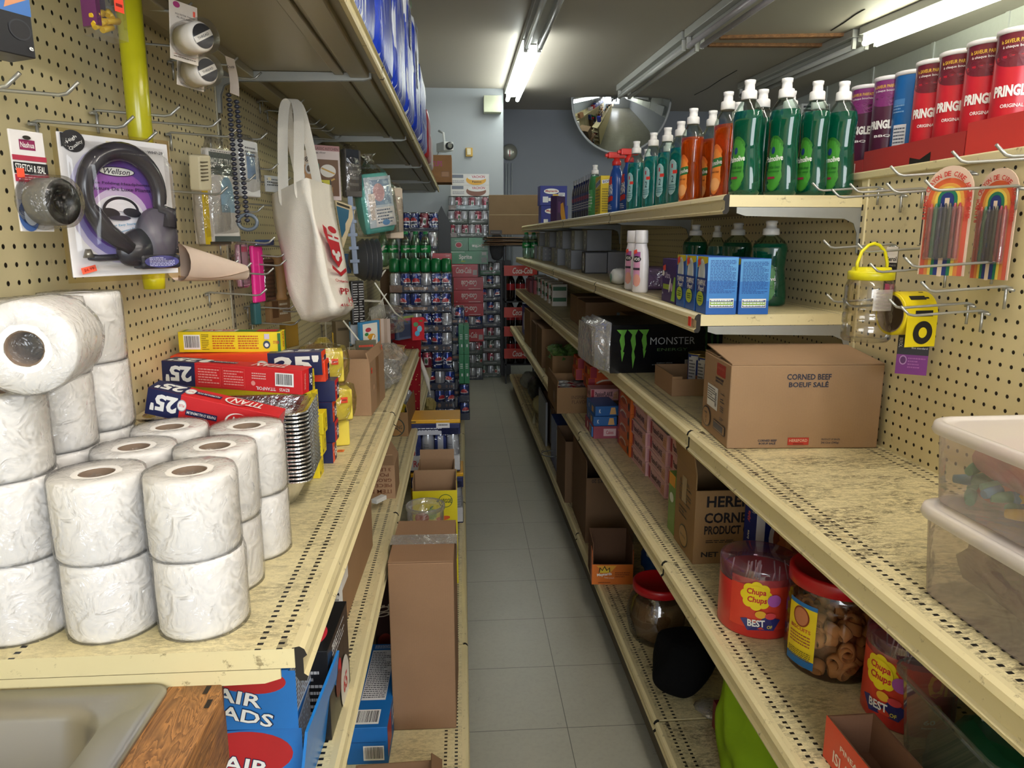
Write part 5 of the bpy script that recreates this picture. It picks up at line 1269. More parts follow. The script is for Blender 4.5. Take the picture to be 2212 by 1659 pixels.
# ------------------------------------------------------------------ sink in its timber surround, near corner
WD = wood('a9743f', '5a3517', 1); WD2 = wood('a9743f', '5a3517', 0)
SZ = .845
def sp2(px, py, z=SZ): return zp(px, py, z)
A0, A1, B0, B1 = sp2(478, 1425), sp2(478 + 4, 1530, SZ), sp2(360, 1440), sp2(180, 1659)
o = empty('sink_stand', (0, 0, 0), 0, 'rough timber surround holding the steel sink at the near left', 'timber frame')
def plank(P_, z0, z1, m): MB().prism([(p.x, p.y) for p in P_], z0, z1, m).obj('board', o, bev=.002)
plank([sp2(478, 1424), sp2(290, 1659), sp2(420, 1659), sp2(483, 1540)][:0] or [sp2(405, 1432), sp2(478, 1424), sp2(480, 1500), sp2(375, 1700), sp2(215, 1700), sp2(365, 1480)], SZ - .04, SZ, WD)
plank([sp2(-40, 1475), sp2(-40, 1444), sp2(320, 1432), sp2(405, 1430), sp2(365, 1480)], SZ - .04, SZ + .001, WD2)
plank([sp2(476, 1470), sp2(482, 1470), sp2(385, 1700), sp2(370, 1700)], SZ - .11, SZ - .041, WD)
q = MB()
for (px, py) in ((447, 1490), (450, 1520)): c = sp2(px, py, SZ + .0006); q.add([(c.x - .003, c.y - .008, c.z), (c.x + .003, c.y - .008, c.z), (c.x + .003, c.y + .008, c.z), (c.x - .003, c.y + .008, c.z)], [(0, 1, 2, 3)], pm('1c130c', .8))
q.obj('screw_slot', o)
ST = _new('brushed_steel')[0]; p = ST.node_tree.nodes['Principled BSDF']; p.inputs['Base Color'].default_value = (.40, .40, .40, 1); p.inputs['Metallic'].default_value = 1; p.inputs['Roughness'].default_value = .38
oc = ST.node_tree.nodes.new('ShaderNodeTexCoord').outputs['Object']; bump(ST.node_tree, p, noise(ST.node_tree, 420, 2, oc), .06, .0005)
a, b = sp2(366, 1487), sp2(240, 1659)
X1, Y1 = a.x + .002, a.y + .004
def rr_(x0, y0, x1, y1, r, z, n=6):
    out = []
    for cx_, cy_, a0 in ((x1 - r, y1 - r, 0), (x0 + r, y1 - r, 90), (x0 + r, y0 + r, 180), (x1 - r, y0 + r, 270)):
        for k in range(n + 1): t = R(a0 + 90 * k / n); out.append((cx_ + r * math.cos(t), cy_ + r * math.sin(t), z))
    return out
X0, Y0 = X1 - .50, Y1 - .45
rs = [rr_(X0, Y0, X1, Y1, .02, SZ), rr_(X0, Y0, X1, Y1, .02, SZ + .004), rr_(X0 + .006, Y0 + .006, X1 - .006, Y1 - .006, .018, SZ + .008), rr_(X0 + .016, Y0 + .016, X1 - .016, Y1 - .016, .02, SZ + .004), rr_(X0 + .05, Y0 + .05, X1 - .050, Y1 - .036, .045, SZ + .002), rr_(X0 + .058, Y0 + .058, X1 - .060, Y1 - .045, .05, SZ - .010), rr_(X0 + .062, Y0 + .062, X1 - .068, Y1 - .052, .055, SZ - .16), rr_(X0 + .10, Y0 + .10, X1 - .10, Y1 - .085, .05, SZ - .19)]
MB().rings(rs, ST, True, (False, True)).obj('steel_sink', label='brushed stainless steel sink bowl set in rough timber', cat='sink')
# ------------------------------------------------------------------ paper-goods packs on the overhead shelf
def papermat(seed):
    m, t, p = _new('printed_film_%d' % seed)
    oc = t.nodes.new('ShaderNodeTexCoord').outputs['Object']
    mp = N(t, 'Mapping'); t.links.new(oc, mp.inputs[0]); mp.inputs['Location'].default_value = (seed * 1.3, seed * .7, 0); mp.inputs['Scale'].default_value = (1, 5.5, 1)
    n = N(t, 'TexNoise', Scale=3.4, Detail=2, Distortion=1.4); t.links.new(mp.outputs[0], n.inputs['Vector'])
    s_ = N(t, 'SeparateXYZ'); t.links.new(oc, s_.inputs[0])
    zz = mathn(t, 'ADD', n.outputs['Fac'], mathn(t, 'MULTIPLY', s_.outputs[2], -1.1))
    sw = ramp(t, noise(t, 6.5, 2, mp.outputs[0]), .60, .62)
    c = mixc(t, ramp(t, zz, .08, .10), lin('e6e9f2'), mixc(t, sw, lin('1238b8'), lin('dfe6f6')))
    t.links.new(c, p.inputs['Base Color']); p.inputs['Roughness'].default_value = .3; bump(t, p, noise(t, 9, 4, mp.outputs[0]), .8, .012)
    return m
def softpack(x1, y0, y1, z0, z1, seed, label, txt=None, m=None):
    x0 = x1 - .30; w, d, h = x1 - x0, y1 - y0, z1 - z0
    rs = [[(x0 + w / 2 + w / 2 * x * (q - (.01 * math.sin(7 * z + y * 3))), (y0 + y1) / 2 + d / 2 * y * q, z0 + h * z) for x, y in ((-1, -.85), (-.85, -1), (.85, -1), (1, -.85), (1.0, -.3), (1.0, .3), (1, .85), (.85, 1), (-.85, 1), (-1, .85))] for q, z in ((.9, 0), (.98, .04), (1, .12), (.985, .3), (1, .45), (.985, .62), (1, .8), (.97, .93), (.8, 1))]
    o = MB()
    cz = Vector(((x0 + x1) / 2, (y0 + y1) / 2, z0)); rs = [[tuple(Vector(v) - cz) for v in r_] for r_ in rs]
    o = o.rings(rs, m or papermat(seed), True).obj('paper_towel_pack', None, cz, 0, label, 'paper pack', 'paper packs on the overhead shelf')
    if txt:
        MB().pr(fl((w / 2 + .002, -d / 2, 0), (0, 1, 0), (0, 0, 1)), d, h, txt).obj('printing', o)
    return o
T1 = [('r', .5, .72, .34, .26, '16308c', 0), ('t', 'Royale', .5, .72, .26, .16, WHITE, 90), ('t', 'original', .6, .3, .5, .05, WHITE)]
softpack(-.205, 1.42, 1.98, 1.835, 2.58, 1, 'blue and white paper pack at the near end of the overhead shelf')
softpack(-.200, 2.00, 2.40, 1.835, 2.50, 2, 'tall blue and white paper pack, second on the overhead shelf', [('t', 'Royale', .5, .45, .6, .08, 'dfe6f6', 60), ('r', .8, .42, .07, .04, 'ff5a70')])
softpack(-.195, 2.42, 2.84, 1.835, 2.46, 3, 'tall white-topped paper pack with a blue oval, third on the overhead shelf', [('r', .62, .78, .22, .22, '16308c'), ('t', 'Ro', .62, .78, .16, .12, WHITE, 90)])
softpack(-.190, 2.86, 3.24, 1.835, 2.34, 4, 'blue paper pack with green leaf print, fourth on the overhead shelf', [('r', .5, .68, .26, .28, '16308c'), ('t', 'Royale', .5, .68, .22, .08, WHITE, 90), ('e', .7, .9, .06, .03, '3c8c50')])
softpack(-.185, 3.26, 3.62, 1.835, 2.32, 5, 'white-shouldered paper pack, fifth on the overhead shelf', [('t', '30=50', .5, .92, .4, .06, '2a5ab0'), ('r', .4, .55, .3, .3, '16308c'), ('t', 'Ro', .4, .55, .2, .1, WHITE, 90)])
softpack(-.185, 3.64, 4.30, 1.835, 2.22, 6, 'blue paper pack marked original, sixth on the overhead shelf', [('t', 'original', .5, .3, .5, .06, WHITE)])
softpack(-.183, 4.36, 4.80, 1.835, 2.12, 7, 'red printed paper pack on the overhead shelf', m=pm('b02430', .3))
softpack(-.19, 4.86, 5.3, 1.835, 2.06, 8, 'clear pack of red and white goods on the overhead shelf', m=pm('b9aeb0', .3))
for k, (y, z) in enumerate(((1.36, 1.875), (1.48, 1.875), (1.40, 1.95))):
    MB().lathe([(.0, 0), (.045, 0), (.05, .01), (.05, .11), (.045, .12), (0, .12)], tissue(), 24).obj('paper_roll', None, (-.235, y, z - .04), (0, R(90), 0) if 0 else 0, 'loose white roll at the near end of the overhead shelf, %s' % ['nearest', 'second', 'on top'][k], 'paper roll', 'loose rolls on the overhead shelf')
a = yp(937, 398, 6.35); 
o = pack('carton', .22, .3, .22, board('96683c'), {'F': [('t', 'CUPS', .45, .68, .4, .2, '9a2c6c', 0, .02), ('r', .75, .3, .3, .2, '7a5230'), ('r', .75, .3, .26, .16, '96683c')], 'R': []}, loc=(-.185, 6.45, 1.835), rot=0, label='brown carton at the far end of the overhead shelf', cat='carton')

# ================================================================== RIGHT RUN
Z1, Z2, Z3, Z4, Z5 = 1.4785, 1.2085, .9305, .5955, .1505
# ------------------------------------------------------------------ squeeze bottles
DB = [(0, .034, .022), (.006, .039, .026), (.03, .040, .028), (.075, .037, .027), (.115, .033, .025), (.150, .035, .026), (.175, .037, .026), (.190, .034, .024), (.205, .024, .019), (.216, .0145, .0145), (.224, .0135, .0135)]
TBt = [(0, .030, .022), (.006, .036, .026), (.04, .037, .027), (.10, .034, .025), (.15, .036, .026), (.18, .032, .024), (.20, .018, .017), (.212, .013, .013)]
def ovl(rows, n=24):
    out = []
    for z, a, b in rows:
        ring = []
        for j in range(n):
            t = 2 * PI * j / n; c, s = math.cos(t), math.sin(t); e = .86
            ring.append((a * math.copysign(abs(c) ** e, c), b * math.copysign(abs(s) ** e, s), z))
        out.append(ring)
    return out
def dense(rows, k=3):
    out = []
    for (z0, a0, b0), (z1, a1, b1) in zip(rows, rows[1:]):
        for i in range(k): t = i / k; out.append((z0 + (z1 - z0) * t, a0 + (a1 - a0) * t, b0 + (b1 - b0) * t))
    return out + [rows[-1]]
M_CAP = pm('f1f1ee', .35)
def bottle(rows, col, fill, prints, name='dish_soap_bottle', capm=None, tr=.6, dim=None):
    rows_ = dense(rows, 3); L_ = liquid(col, tr); C_ = clear('e8f4ee', .07, .04)
    o = MB().rings(ovl(rows_), L_, True, (True, True), mfn=lambda i: L_ if rows_[i][0] < fill else C_).obj(name)
    z = rows[-1][0]; cm = capm or M_CAP
    MB().lathe([(.0165, z - .008), (.0178, z - .006), (.0172, z + .010), (.0160, z + .012), (.0115, z + .014), (.0110, z + .026), (.0125, z + .028), (.0125, z + .035), (.004, z + .036), (0, z + .036)], cm, 18).obj('cap', o)
    q = MB().pr(LF(rows), 1, 1, prints); q.obj('label', o)
    return o
PG = [('e', -.004, .072, .029, .062, '2c6e24'), ('e', -.004, .070, .027, .057, '3f8a2e'), ('p', [(-.022, .10), (.022, .112), (.010, .125), (-.01, .128)], '5c9a3c'), ('t', 'Palmolive', -.003, .083, .044, .013, WHITE, 4, .02), ('e', -.006, .101, .005, .008, '1d3a6c'), ('t', 'essential clean', -.004, .064, .036, .007, '1d5a24'), ('t', 'nettoyant essentiel', -.004, .054, .036, .006, '1d5a24'), ('r', -.006, .040, .020, .005, '8a2440')]
PO = [('e', -.004, .072, .029, .062, 'e8742c'), ('e', -.004, .068, .027, .055, 'f0903c'), ('r', -.002, .088, .046, .022, '2f7a3c', 6), ('t', 'Palmolive', -.002, .088, .042, .012, WHITE, 6, .02), ('t', 'essential clean', -.004, .066, .034, .006, '7c3010'), ('e', 0, .035, .018, .016, 'f4b070')]
PT = [('e', 0, .085, .026, .052, 'c4e4e4'), ('e', 0, .085, .024, .049, 'a9d6d8'), ('r', 0, .118, .006, .012, 'c02838'), ('t', '2', .004, .08, .01, .02, '1a4a50'), ('l', 0, .055, .03, .02, 3, '4a8a90'), ('r', .012, .10, .016, .010, 'f0483c')]
b_g = bottle(DB, '066044', .188, PG, tr=.45); b_o = bottle(DB, 'ee5c10', .180, PO, tr=.75); b_t = bottle(TBt, '0a9a92', .165, PT, tr=.65)
def put(src, used, x, y, z, rz, label, cat='bottle', group=None, sc=1):
    o = src if src.name not in used else dup(src)
    used.add(src.name)
    o.location = (x, y, z); o.rotation_euler = (0, 0, R(rz)); o['label'] = label; o['category'] = cat
    if group: o['group'] = group
    if sc != 1: o.scale = (sc, sc, sc)
    return o
US = set()
for k, (x, rz, s) in enumerate(((.652, -62, .97), (.738, -58, .99), (.810, -66, .97), (.872, -60, .97))):
    put(b_g, US, x, 1.685, Z1, rz, 'green dish soap bottle, %s from the aisle in the end row' % ORD[k], group='green dish soap bottles', sc=s)
for k, (x, y) in enumerate(((.725, 1.785), (.80, 1.80), (.87, 1.80))):
    put(b_g, US, x, y, Z1, -60, 'green dish soap bottle, %s from the aisle in the second row' % ORD[k], group='green dish soap bottles')
for k, (px, X) in enumerate(((1492, .640), (1565, .652), (1533, .705), (1588, .73))):
    put(b_o, US, X, yx(px, X, 1.55), Z1, -72, ['orange dish soap bottle at the shelf edge, nearest the teal ones', 'orange dish soap bottle at the shelf edge beside the green ones', 'orange dish soap bottle set back between the two at the edge', 'orange dish soap bottle set back beside the green ones'][k], group='orange dish soap bottles', sc=.97)
for k, (px, X) in enumerate(((1372, .640), (1408, .645), (1438, .66), (1466, .665), (1440, .74), (1395, .74))):
    put(b_t, US, X, yx(px, X, 1.55), Z1, -70, 'teal dish soap bottle with a pale oval label, %s' % ['nearest the spray bottles', 'second from the spray bottles', 'third from the spray bottles', 'next to the orange ones', 'set back behind the third', 'set back behind the second'][k], group='teal dish soap bottles')
# trigger sprays
def sprayer():
    rows = [(0, .030, .022), (.006, .036, .026), (.05, .036, .026), (.12, .033, .024), (.150, .024, .02), (.165, .014, .014), (.178, .013, .013)]
    b_ = pm('1f4fa0', .25)
    o = MB().rings(ovl(dense(rows, 2)), b_, True).obj('spray_bottle')
    MB().pr(LF(rows), 1, 1, [('r', 0, .12, .05, .03, 'd84038'), ('t', 'KLEAN', .0, .095, .056, .02, WHITE, 12, .03), ('t', 'NOW', .0, .075, .046, .022, WHITE, 12, .03), ('r', 0, .052, .056, .018, 'c8302c', 14), ('l', 0, .025, .04, .02, 3, 'd0d8e8')]).obj('label', o)
    rd = pm('d8322e', .3)
    q = MB().lathe([(.016, .174), (.017, .178), (.017, .19), (.011, .196), (.010, .205), (0, .205)], rd, 16)
    q.box(-.012, -.035, .200, .012, .03, .222, rd).box(-.006, -.046, .204, .006, -.034, .216, rd).box(-.006, -.034, .165, .006, -.026, .202, rd, Matrix.Rotation(R(-8), 4, 'X'))
    q.obj('trigger', o, bev=.003)
    return o
s_ = sprayer()
put(s_, US, .636, yx(1330, .636, 1.55), Z1, -80, 'blue spray bottle with a red trigger at the shelf edge', 'spray bottle', 'spray bottles', 1.1)
put(s_, US, .66, yx(1357, .66, 1.55), Z1, -80, 'second blue spray bottle, partly behind the first teal bottle', 'spray bottle', 'spray bottles', 1.1)
def rbox(px, X, z, w, d, h, m, name, label, cat='box', prints=None, mats=None, group=None, rz=0, tilt=None):
    """box whose near left foot corner is seen at column px on the plane x = X; w runs away from the camera, d goes in from the aisle; its 'F' faces the aisle"""
    y = yx(px, X, z + h / 2)
    o = pack(name, w, d, h, m, prints, mats, (X + d / 2, y + w / 2, z), R(-90 + rz), label, cat, group)
    return o
rbox(1297, .63, Z1, .13, .05, .178, 'e6cc1c', 'soap_pad_box', 'yellow soap pad box standing at the edge of the top shelf', prints={'F': [('r', .5, .82, .8, .14, WHITE, 8), ('r', .5, .82, .76, .10, '2050a0', 8), ('t', 'S.O.S', .5, .82, .5, .08, WHITE, 8), ('l', .5, .4, .8, .6, 8, '8a7a18')], 'L': [('r', .5, .86, .8, .09, WHITE, 8), ('t', 'SOS', .5, .86, .66, .06, '2050a0', 8, .03), ('l', .5, .4, .7, .6, 10, '8a7a18')]})
rbox(1290, .66, Z1, .05, .05, .13, 'b8742c', 'spice_box', 'small orange-brown box between the yellow box and the green bottle', prints={'L': [('r', .5, .6, .7, .4, '6a3a18')]})
def dark_bottle():
    rows = [(0, .034, .014), (.01, .038, .017), (.15, .038, .017), (.175, .030, .015), (.185, .014, .012), (.20, .013, .012)]
    o = MB().rings(ovl(dense(rows, 2)), pm('1a2350', .25), True).obj('detergent_bottle')
    MB().lathe([(.013, .198), (.014, .202), (.014, .225), (0, .227)], pm('b9c2cc', .3, .5), 14).obj('cap', o)
    MB().pr(LF(rows), 1, 1, [('r', 0, .09, .05, .09, '31427c'), ('t', 'FIX', 0, .11, .04, .02, 'c04050', 0, .03), ('l', 0, .07, .04, .04, 3, 'c8ccd8')]).obj('label', o)
    return o
d_ = dark_bottle()
for k in range(8):
    px = 1279 - 5.2 * k
    put(d_, US, .645, yx(px, .645, 1.55), Z1, -80, 'navy detergent bottle with a silver cap, %s from the green bottle' % (ORD + ['eighth'])[k], group='navy detergent bottles', sc=.95)
gb = bottle(TBt, '4a9a5c', .19, [('r', 0, .08, .05, .1, '5cae6a'), ('l', 0, .08, .04, .07, 5, 'dfe8dc')], tr=.1)
put(gb, US, .64, yx(1284, .64, 1.55), Z1, -70, 'green cleaner bottle with a white cap beside the navy ones', group=None, sc=.98)
# snack boxes at the far end of the top shelf
for k, (z, dx) in enumerate(((Z1, 0), (Z1 + .152, -.012))):
    sp = [('e', .42, .72, .28, .14, WHITE), ('t', 'Maynards', .42, .72, .44, .14, 'b02838', 0, .03), ('r', .62, .52, .3, .10, 'e0b818'), ('r', .2, .3, .2, .3, 'dfe2ec'), ('r', .8, .45, .24, .4, 'dfe2ec'), ('l', .8, .45, .2, .34, 5, '3a4468'), ('r', .46, .30, .3, .16, 'f0f0f0')] if k else [('e', .42, .72, .28, .14, WHITE), ('t', 'Maynards', .42, .72, .44, .14, 'b02838', 0, .03), ('e', .6, .4, .2, .2, 'e8e4dc'), ('r', .75, .6, .14, .14, 'e0b818'), ('r', .18, .2, .16, .2, 'dfe2ec')]
    loc, w, rz, h = span(1170 + 2 * k, 5.85, 1224, 5.85, 440, 475)
    pack('snack_box', .215, .14, .150, '16288c', {'F': sp}, None, (loc[0] + dx, 5.92, z), R(2), '%s blue snack display box at the far end of the top shelf' % ['lower', 'upper'][k], 'box', 'blue snack boxes on the top shelf')
loc, w, rz, h = span(1196, 5.2, 1214, 5.3, 428, 478)
pack('chip_bag', w, .05, .19, '3c2450', {'F': [('r', .7, .4, .5, .7, 'b8842c', 20), ('r', .3, .6, .3, .4, '5c3468')]}, None, (loc[0], loc[1], Z1), rz, 'purple and gold packet before the blue snack boxes', 'packet')

# ------------------------------------------------------------------ second shelf
K = zp(1525, 680, Z2)
TX = {'F': [('r', .5, .60, 1, .78, '2a5cb0'), ('p', [(.0, 1), (1, 1), (1, .90), (.0, .80)], 'd8c81c'), ('e', .45, .66, .34, .30, 'e8eef4'), ('r', .3, .72, .09, .34, 'c8d0c8'), ('r', .45, .74, .09, .36, 'b8c4c8'), ('r', .6, .72, .09, .34, 'c8d0c8'), ('r', .5, .5, 1, .26, '1c3c90'), ('t', 'TAMPAX', .5, .545, .8, .10, WHITE, 0, .03), ('t', 'Pearl', .5, .44, .56, .09, WHITE, 0, .02, .2), ('e', .45, .26, .34, .13, 'b8cc3c'), ('l', .45, .26, .4, .12, 3, '3a5a20'), ('r', .25, .90, .26, .12, 'f0483c', 20)],
      'L': [('r', .5, .5, .98, .98, '5a9cd4'), ('r', .5, .30, .98, .58, '3a80c8'), ('r', .5, .12, .98, .24, '1c5cae'), ('l', .5, .66, .84, .58, 22, '1a4a94'), ('r', .5, .20, .8, .16, WHITE), ('r', .5, .195, .76, .05, '8cb82c'), ('r', .5, .24, .76, .03, '3a4a7c'), ('r', .5, .145, .76, .03, '3a4a7c'), ('l', .5, .20, .7, .14, 3, 'e8f0f8')]}
y0 = K.y
for k, (px, dy) in enumerate(((0, 0), (1, .085), (2, .165))):
    pack('tampon_box', .072, .072, .132, '2a5cb0', TX, None, (K.x + .036, y0 + .040 + dy, Z2), R(-90), 'blue and white tampon box at the shelf edge, %s from the near end' % ORD[k], 'box', 'blue tampon boxes')
pack('tampon_box', .072, .072, .128, '2a5cb0', TX, None, (K.x + .113, y0 + .040, Z2), R(-90), 'blue and white tampon box set in from the edge, beside the nearest one', 'box', 'blue tampon boxes')
pack('tampon_box', .072, .072, .128, '2a5cb0', TX, None, (K.x + .113, y0 + .125, Z2), R(-90), 'blue tampon box set in behind its twin', 'box', 'blue tampon boxes')
pack('pad_box', .13, .08, .118, '3c2468', {'F': [('t', 'Ultra', .40, .62, .4, .14, 'd8ccec', 0, .02), ('r', .35, .35, .5, .12, '9cb838'), ('p', [(.72, .05), (.9, .6), (1, .6), (1, .05)], '8cc43c'), ('e', .62, .4, .05, .18, WHITE, -20), ('e', .76, .36, .07, .1, 'c8a8c8'), ('r', .18, .78, .2, .13, 'f0483c', 10), ('e', .12, .66, .08, .07, WHITE), ('t', '2x', .12, .2, .1, .06, WHITE)]}, None, (K.x + .045, y0 + .335, Z2), R(-90), 'purple ultra pad box beside the tampon boxes', 'box')
def shampoo():
    rows = [(0, .026, .016), (.006, .030, .019), (.10, .030, .019), (.135, .026, .018), (.150, .020, .016), (.156, .020, .016)]
    o = MB().rings(ovl(dense(rows, 2)), pm('eceaf0', .3), True).obj('shampoo_bottle')
    MB().rings(ovl([(.157, .021, .016), (.160, .023, .018), (.196, .022, .017), (.198, .020, .015)]), pm('f2f1f4', .3), True).obj('cap', o)
    MB().pr(LF(rows), 1, 1, [('r', 0, .075, .044, .10, 'dc9cc0'), ('r', 0, .115, .044, .03, 'a85a9c'), ('e', 0, .107, .018, .010, '24202c'), ('t', 'VO5', 0, .107, .028, .010, WHITE, 0, .03), ('r', 0, .076, .030, .007, '3a3040'), ('e', .004, .04, .014, .02, 'e8a898'), ('r', -.006, .13, .018, .012, 'ff5a48', 15)]).obj('label', o)
    return o
h_ = shampoo()
put(h_, US, .575, yx(1384, .575, 1.3), Z2, -60, 'white shampoo bottle with a pink label, nearer of the pair', group='white shampoo bottles', sc=1.0)
put(h_, US, .580, yx(1366, .580, 1.3), Z2, -66, 'white shampoo bottle with a pink label, farther of the pair', group='white shampoo bottles', sc=1.0)
o = crumple('tissue_pack', (.60, yx(1338, .60, 1.25), Z2), .035, .055, .03, 'white soft tissue pack with a green leaf print', 'pack', pm('e6e8e4', .4), 31, amp=.05)
MB().pr(fl((-.036, .045, .0), (0, -1, 0), (0, 0, 1)), .09, .06, [('e', .7, .4, .14, .3, '3c8c64'), ('l', .3, .6, .3, .2, 2, '8a8c90'), ('r', .2, .75, .06, .1, 'b03838')]).obj('printing', o)
polyb = MB().box(-.04, -.06, 0, .04, .06, .052, pm('a98cb0', .4)).obj('napkin_pack', None, (.665, yx(1415, .665, 1.25) + .03, Z2), 0, 'lilac packet in clear wrap behind the shampoo', 'pack', bev=.01)
rb = MB().box(-.05, -.08, 0, .05, .08, .075, clear('e8d8f0', .14, .06, 12, .25, 'b89cc4')).obj('clear_wrap', polyb, bev=.012)
# tissue boxes
def oval(c1, c2, c3='d4d6d4'): return [('e', .5, .52, .26, .42, c3), ('e', .5, .52, .23, .38, c2), ('e', .5, .52, .19, .33, c3), ('e', .5, .52, .13, .22, '46506a'), ('l', .5, .52, .2, .1, 1, 'dfe2e6')]
TBX = [('9a9c9c', 'b4b8b8'), ('84878c', 'a9adb2'), ('a6a8a4', 'bfc2c0'), ('8e9196', '9fa4aa')]
dmd = [('p', [(.5, .9), (.8, .5), (.5, .1), (.2, .5)], '8b8d8b'), ('p', [(.5, .7), (.65, .5), (.5, .3), (.35, .5)], 'a9aba8')]
n = 0
yb = yx(1262, .60, 1.28)
for k, (dy, w, lab) in enumerate(((0, .105, 'dark tissue box with a white oval, nearest in the bottom row'), (.47, .105, 0), (.80, .105, 0), (1.05, .13, 0), (1.45, .15, 0), (1.90, .12, 0), (2.20, .12, 0), (2.50, .12, 0))):
    c = TBX[k % 4] if k else ('2c2d32', 'dcdcda')
    x = .605 + (.03 if k in (2, 4) else 0)
    pack('tissue_box', w, .11, .104, c[0], {'F': (oval(*c, c3='e4e2dc') if k == 0 else dmd if k in (4,) else oval(*c)), 'L': [('r', .5, .5, .96, .9, c[0] if k else '77777a')] + ([('e', a, b, .05, .05, 'a8a8a8') for a in (.2, .5, .8) for b in (.2, .5, .8)] if k == 5 else dmd if k == 2 else [])}, None, (x + .055, yb + dy + w / 2, Z2), R(-90), lab or 'grey patterned tissue box, %s in the bottom row' % ORD[k - 0 if k < 7 else 6], 'tissue box', 'tissue boxes')
    n += 1
pack('tissue_box', .10, .11, .104, '8f8f92', {'L': [('r', .5, .5, .9, .9, '85858a')]}, None, (.605 + .168, yb + .05, Z2), R(-90), 'plain grey tissue box beside the dark one', 'tissue box', 'tissue boxes')
pack('tissue_box', .10, .11, .104, '2e3034', {'L': [('e', a, b, .07, .07, '8d8d90') for a in (.15, .38, .61, .84) for b in (.15, .38, .61, .84)]}, None, (.605 + .285, yb + .05, Z2), R(-90), 'dark tissue box with grey dots, deepest in the near row', 'tissue box', 'tissue boxes')
for k, dy in enumerate((.06, .42, .78, 1.12, 1.46, 1.80, 2.14, 2.45)):
    c = TBX[(k + 1) % 4]
    pack('tissue_box', .12, .13, .108, c[0], {'F': oval(*c), 'L': [('r', .5, .5, .9, .9, c[0])]}, None, (.625 + .065 + (.02 if k % 2 else 0) + (.03 if k == 0 else 0), yb + .25 + dy, Z2 + .1045), R(-90), 'grey patterned tissue box, %s in the upper row from the near end' % (ORD + ['eighth'])[k], 'tissue box', 'tissue boxes')
for k, dy in enumerate((.30, .66, .98, 1.30, 1.62, 1.95, 2.28, 2.6)):
    pack('tissue_box', .10, .11, .104, '8c8f92', None, None, (.84, yb + dy, Z2), R(-90), 'tissue box set back against the pegboard, %s from the near end' % (ORD + ['eighth'])[k], 'tissue box', 'tissue boxes')
# dark dish soap on the second shelf
for k, (px, X) in enumerate(((1660, .80), (1590, .83), (1500, .80))):
    put(b_g, US, X, yx(px, X, 1.3), Z2, -30 - 12 * k, 'green dish soap bottle on the second shelf, %s' % ['nearest the post', 'the middle one', 'farthest in'][k], group='green dish soap bottles on the second shelf', sc=.83).scale = (1.2, 1.2, .84)
put(b_t, US, .84, yx(1546, .84, 1.3), Z2, -50, 'teal bottle with a red sticker between the green ones on the second shelf', sc=.86)
b2 = dup(b_g, (.865, 2.02, Z2), R(-40), 'green dish soap bottle hard against the pegboard on the second shelf', 'green dish soap bottles on the second shelf'); b2.scale = (.83,) * 3

c = zp(1497, 698, Z2 - .02); MB().box(-.0004, -.010, -.011, .0004, .010, .011, pm('f0402c', .5)).obj('price_sticker', None, (.5345, 1.668, Z2 - .0185), .012, 'small red price sticker at the near corner of the second shelf rail', 'sticker')
# ------------------------------------------------------------------ middle shelf
BX = board('a8845c'); BP = '262c40'
a = zp(1577, 972, Z3); b = zp(1903, 970, Z3)
w = (b - a).length; rz = math.atan2(b.y - a.y, b.x - a.x); d = .20; h = .186
o = MB().box(-w / 2, -d / 2, 0, w / 2, d / 2, h, BX).obj('carton', None, ((a.x + b.x) / 2, a.y + d / 2, Z3), rz, 'brown corned beef carton on the middle shelf', 'carton', bev=.003)
sp = [('t', 'CORNED BEEF', .51, .86, .29, .07, BP, 0, .03), ('t', 'BOEUF SALÉ', .51, .775, .26, .075, BP, 0, .03), ('t', 'CORNED BEEF', .265, .10, .125, .026, BP, 0, .03), ('t', 'BOEUF SALÉ', .265, .067, .11, .028, BP, 0, .03), ('r', .47, .09, .14, .09, 'b23428'), ('t', 'HEREFORD', .47, .10, .12, .035, 'd8b8a0'), ('r', .47, .06, .07, .01, '7a1c14'), ('t', 'PRODUCT OF BRAZIL', .685, .113, .125, .02, BP), ('t', '24/12oz (340g)', .68, .07, .12, .03, BP)]
fs = faces(w, d, h)
q = MB().pr(*fs['F'], sp)
q.pr(*fs['L'], [('r', .66, .87, .32, .15, 'a8382c'), ('t', 'HEREFORD', .66, .89, .26, .03, 'c87060'), ('t', 'CORNED BEEF', .62, .755, .3, .028, BP, 0, .03), ('t', 'BOEUF SALÉ', .62, .72, .26, .03, BP, 0, .03), ('r', .40, .49, .40, .28, 'eeece8'), ('r', .40, .49, .38, .26, 'f4f2ee'), ('l', .36, .52, .28, .18, 6, '4a4c54'), ('b', .54, .48, .08, .2, 1), ('l', .78, .6, .14, .02, 1, BP), ('l', .78, .52, .14, .06, 2, BP), ('l', .78, .42, .12, .08, 3, BP), ('l', .80, .30, .16, .04, 2, BP), ('r', .72, .18, .42, .12, BP), ('r', .72, .18, .39, .10, 'a8845c'), ('r', .70, .18, .34, .08, '4a4a58'), ('e', .24, .20, .16, .13, BP), ('e', .24, .20, .145, .115, 'a8845c'), ('t', 'RE 30 20', .24, .19, .14, .04, BP, 90), ('l', .24, .25, .14, .03, 1, BP)])
q.pr(*fs['T'], [('l', .5, .985, .99, .02, 1, '8a6a44')])
q.obj('printing', o)
MB().box(-w / 2 + .001, -d / 2, 0, w / 2 - .001, d * .45, .0025, BX, Matrix.Translation((0, 0, h)) @ Matrix.Translation((0, -d / 2, 0)) @ Matrix.Rotation(R(5), 4, 'X') @ Matrix.Translation((0, d / 2, 0))).obj('flap', o)
MB().box(-w / 2 + .001, -.004, 0, w / 2 - .001, d * .5, .0025, BX, Matrix.Translation((0, 0, h + .001))).obj('flap', o)
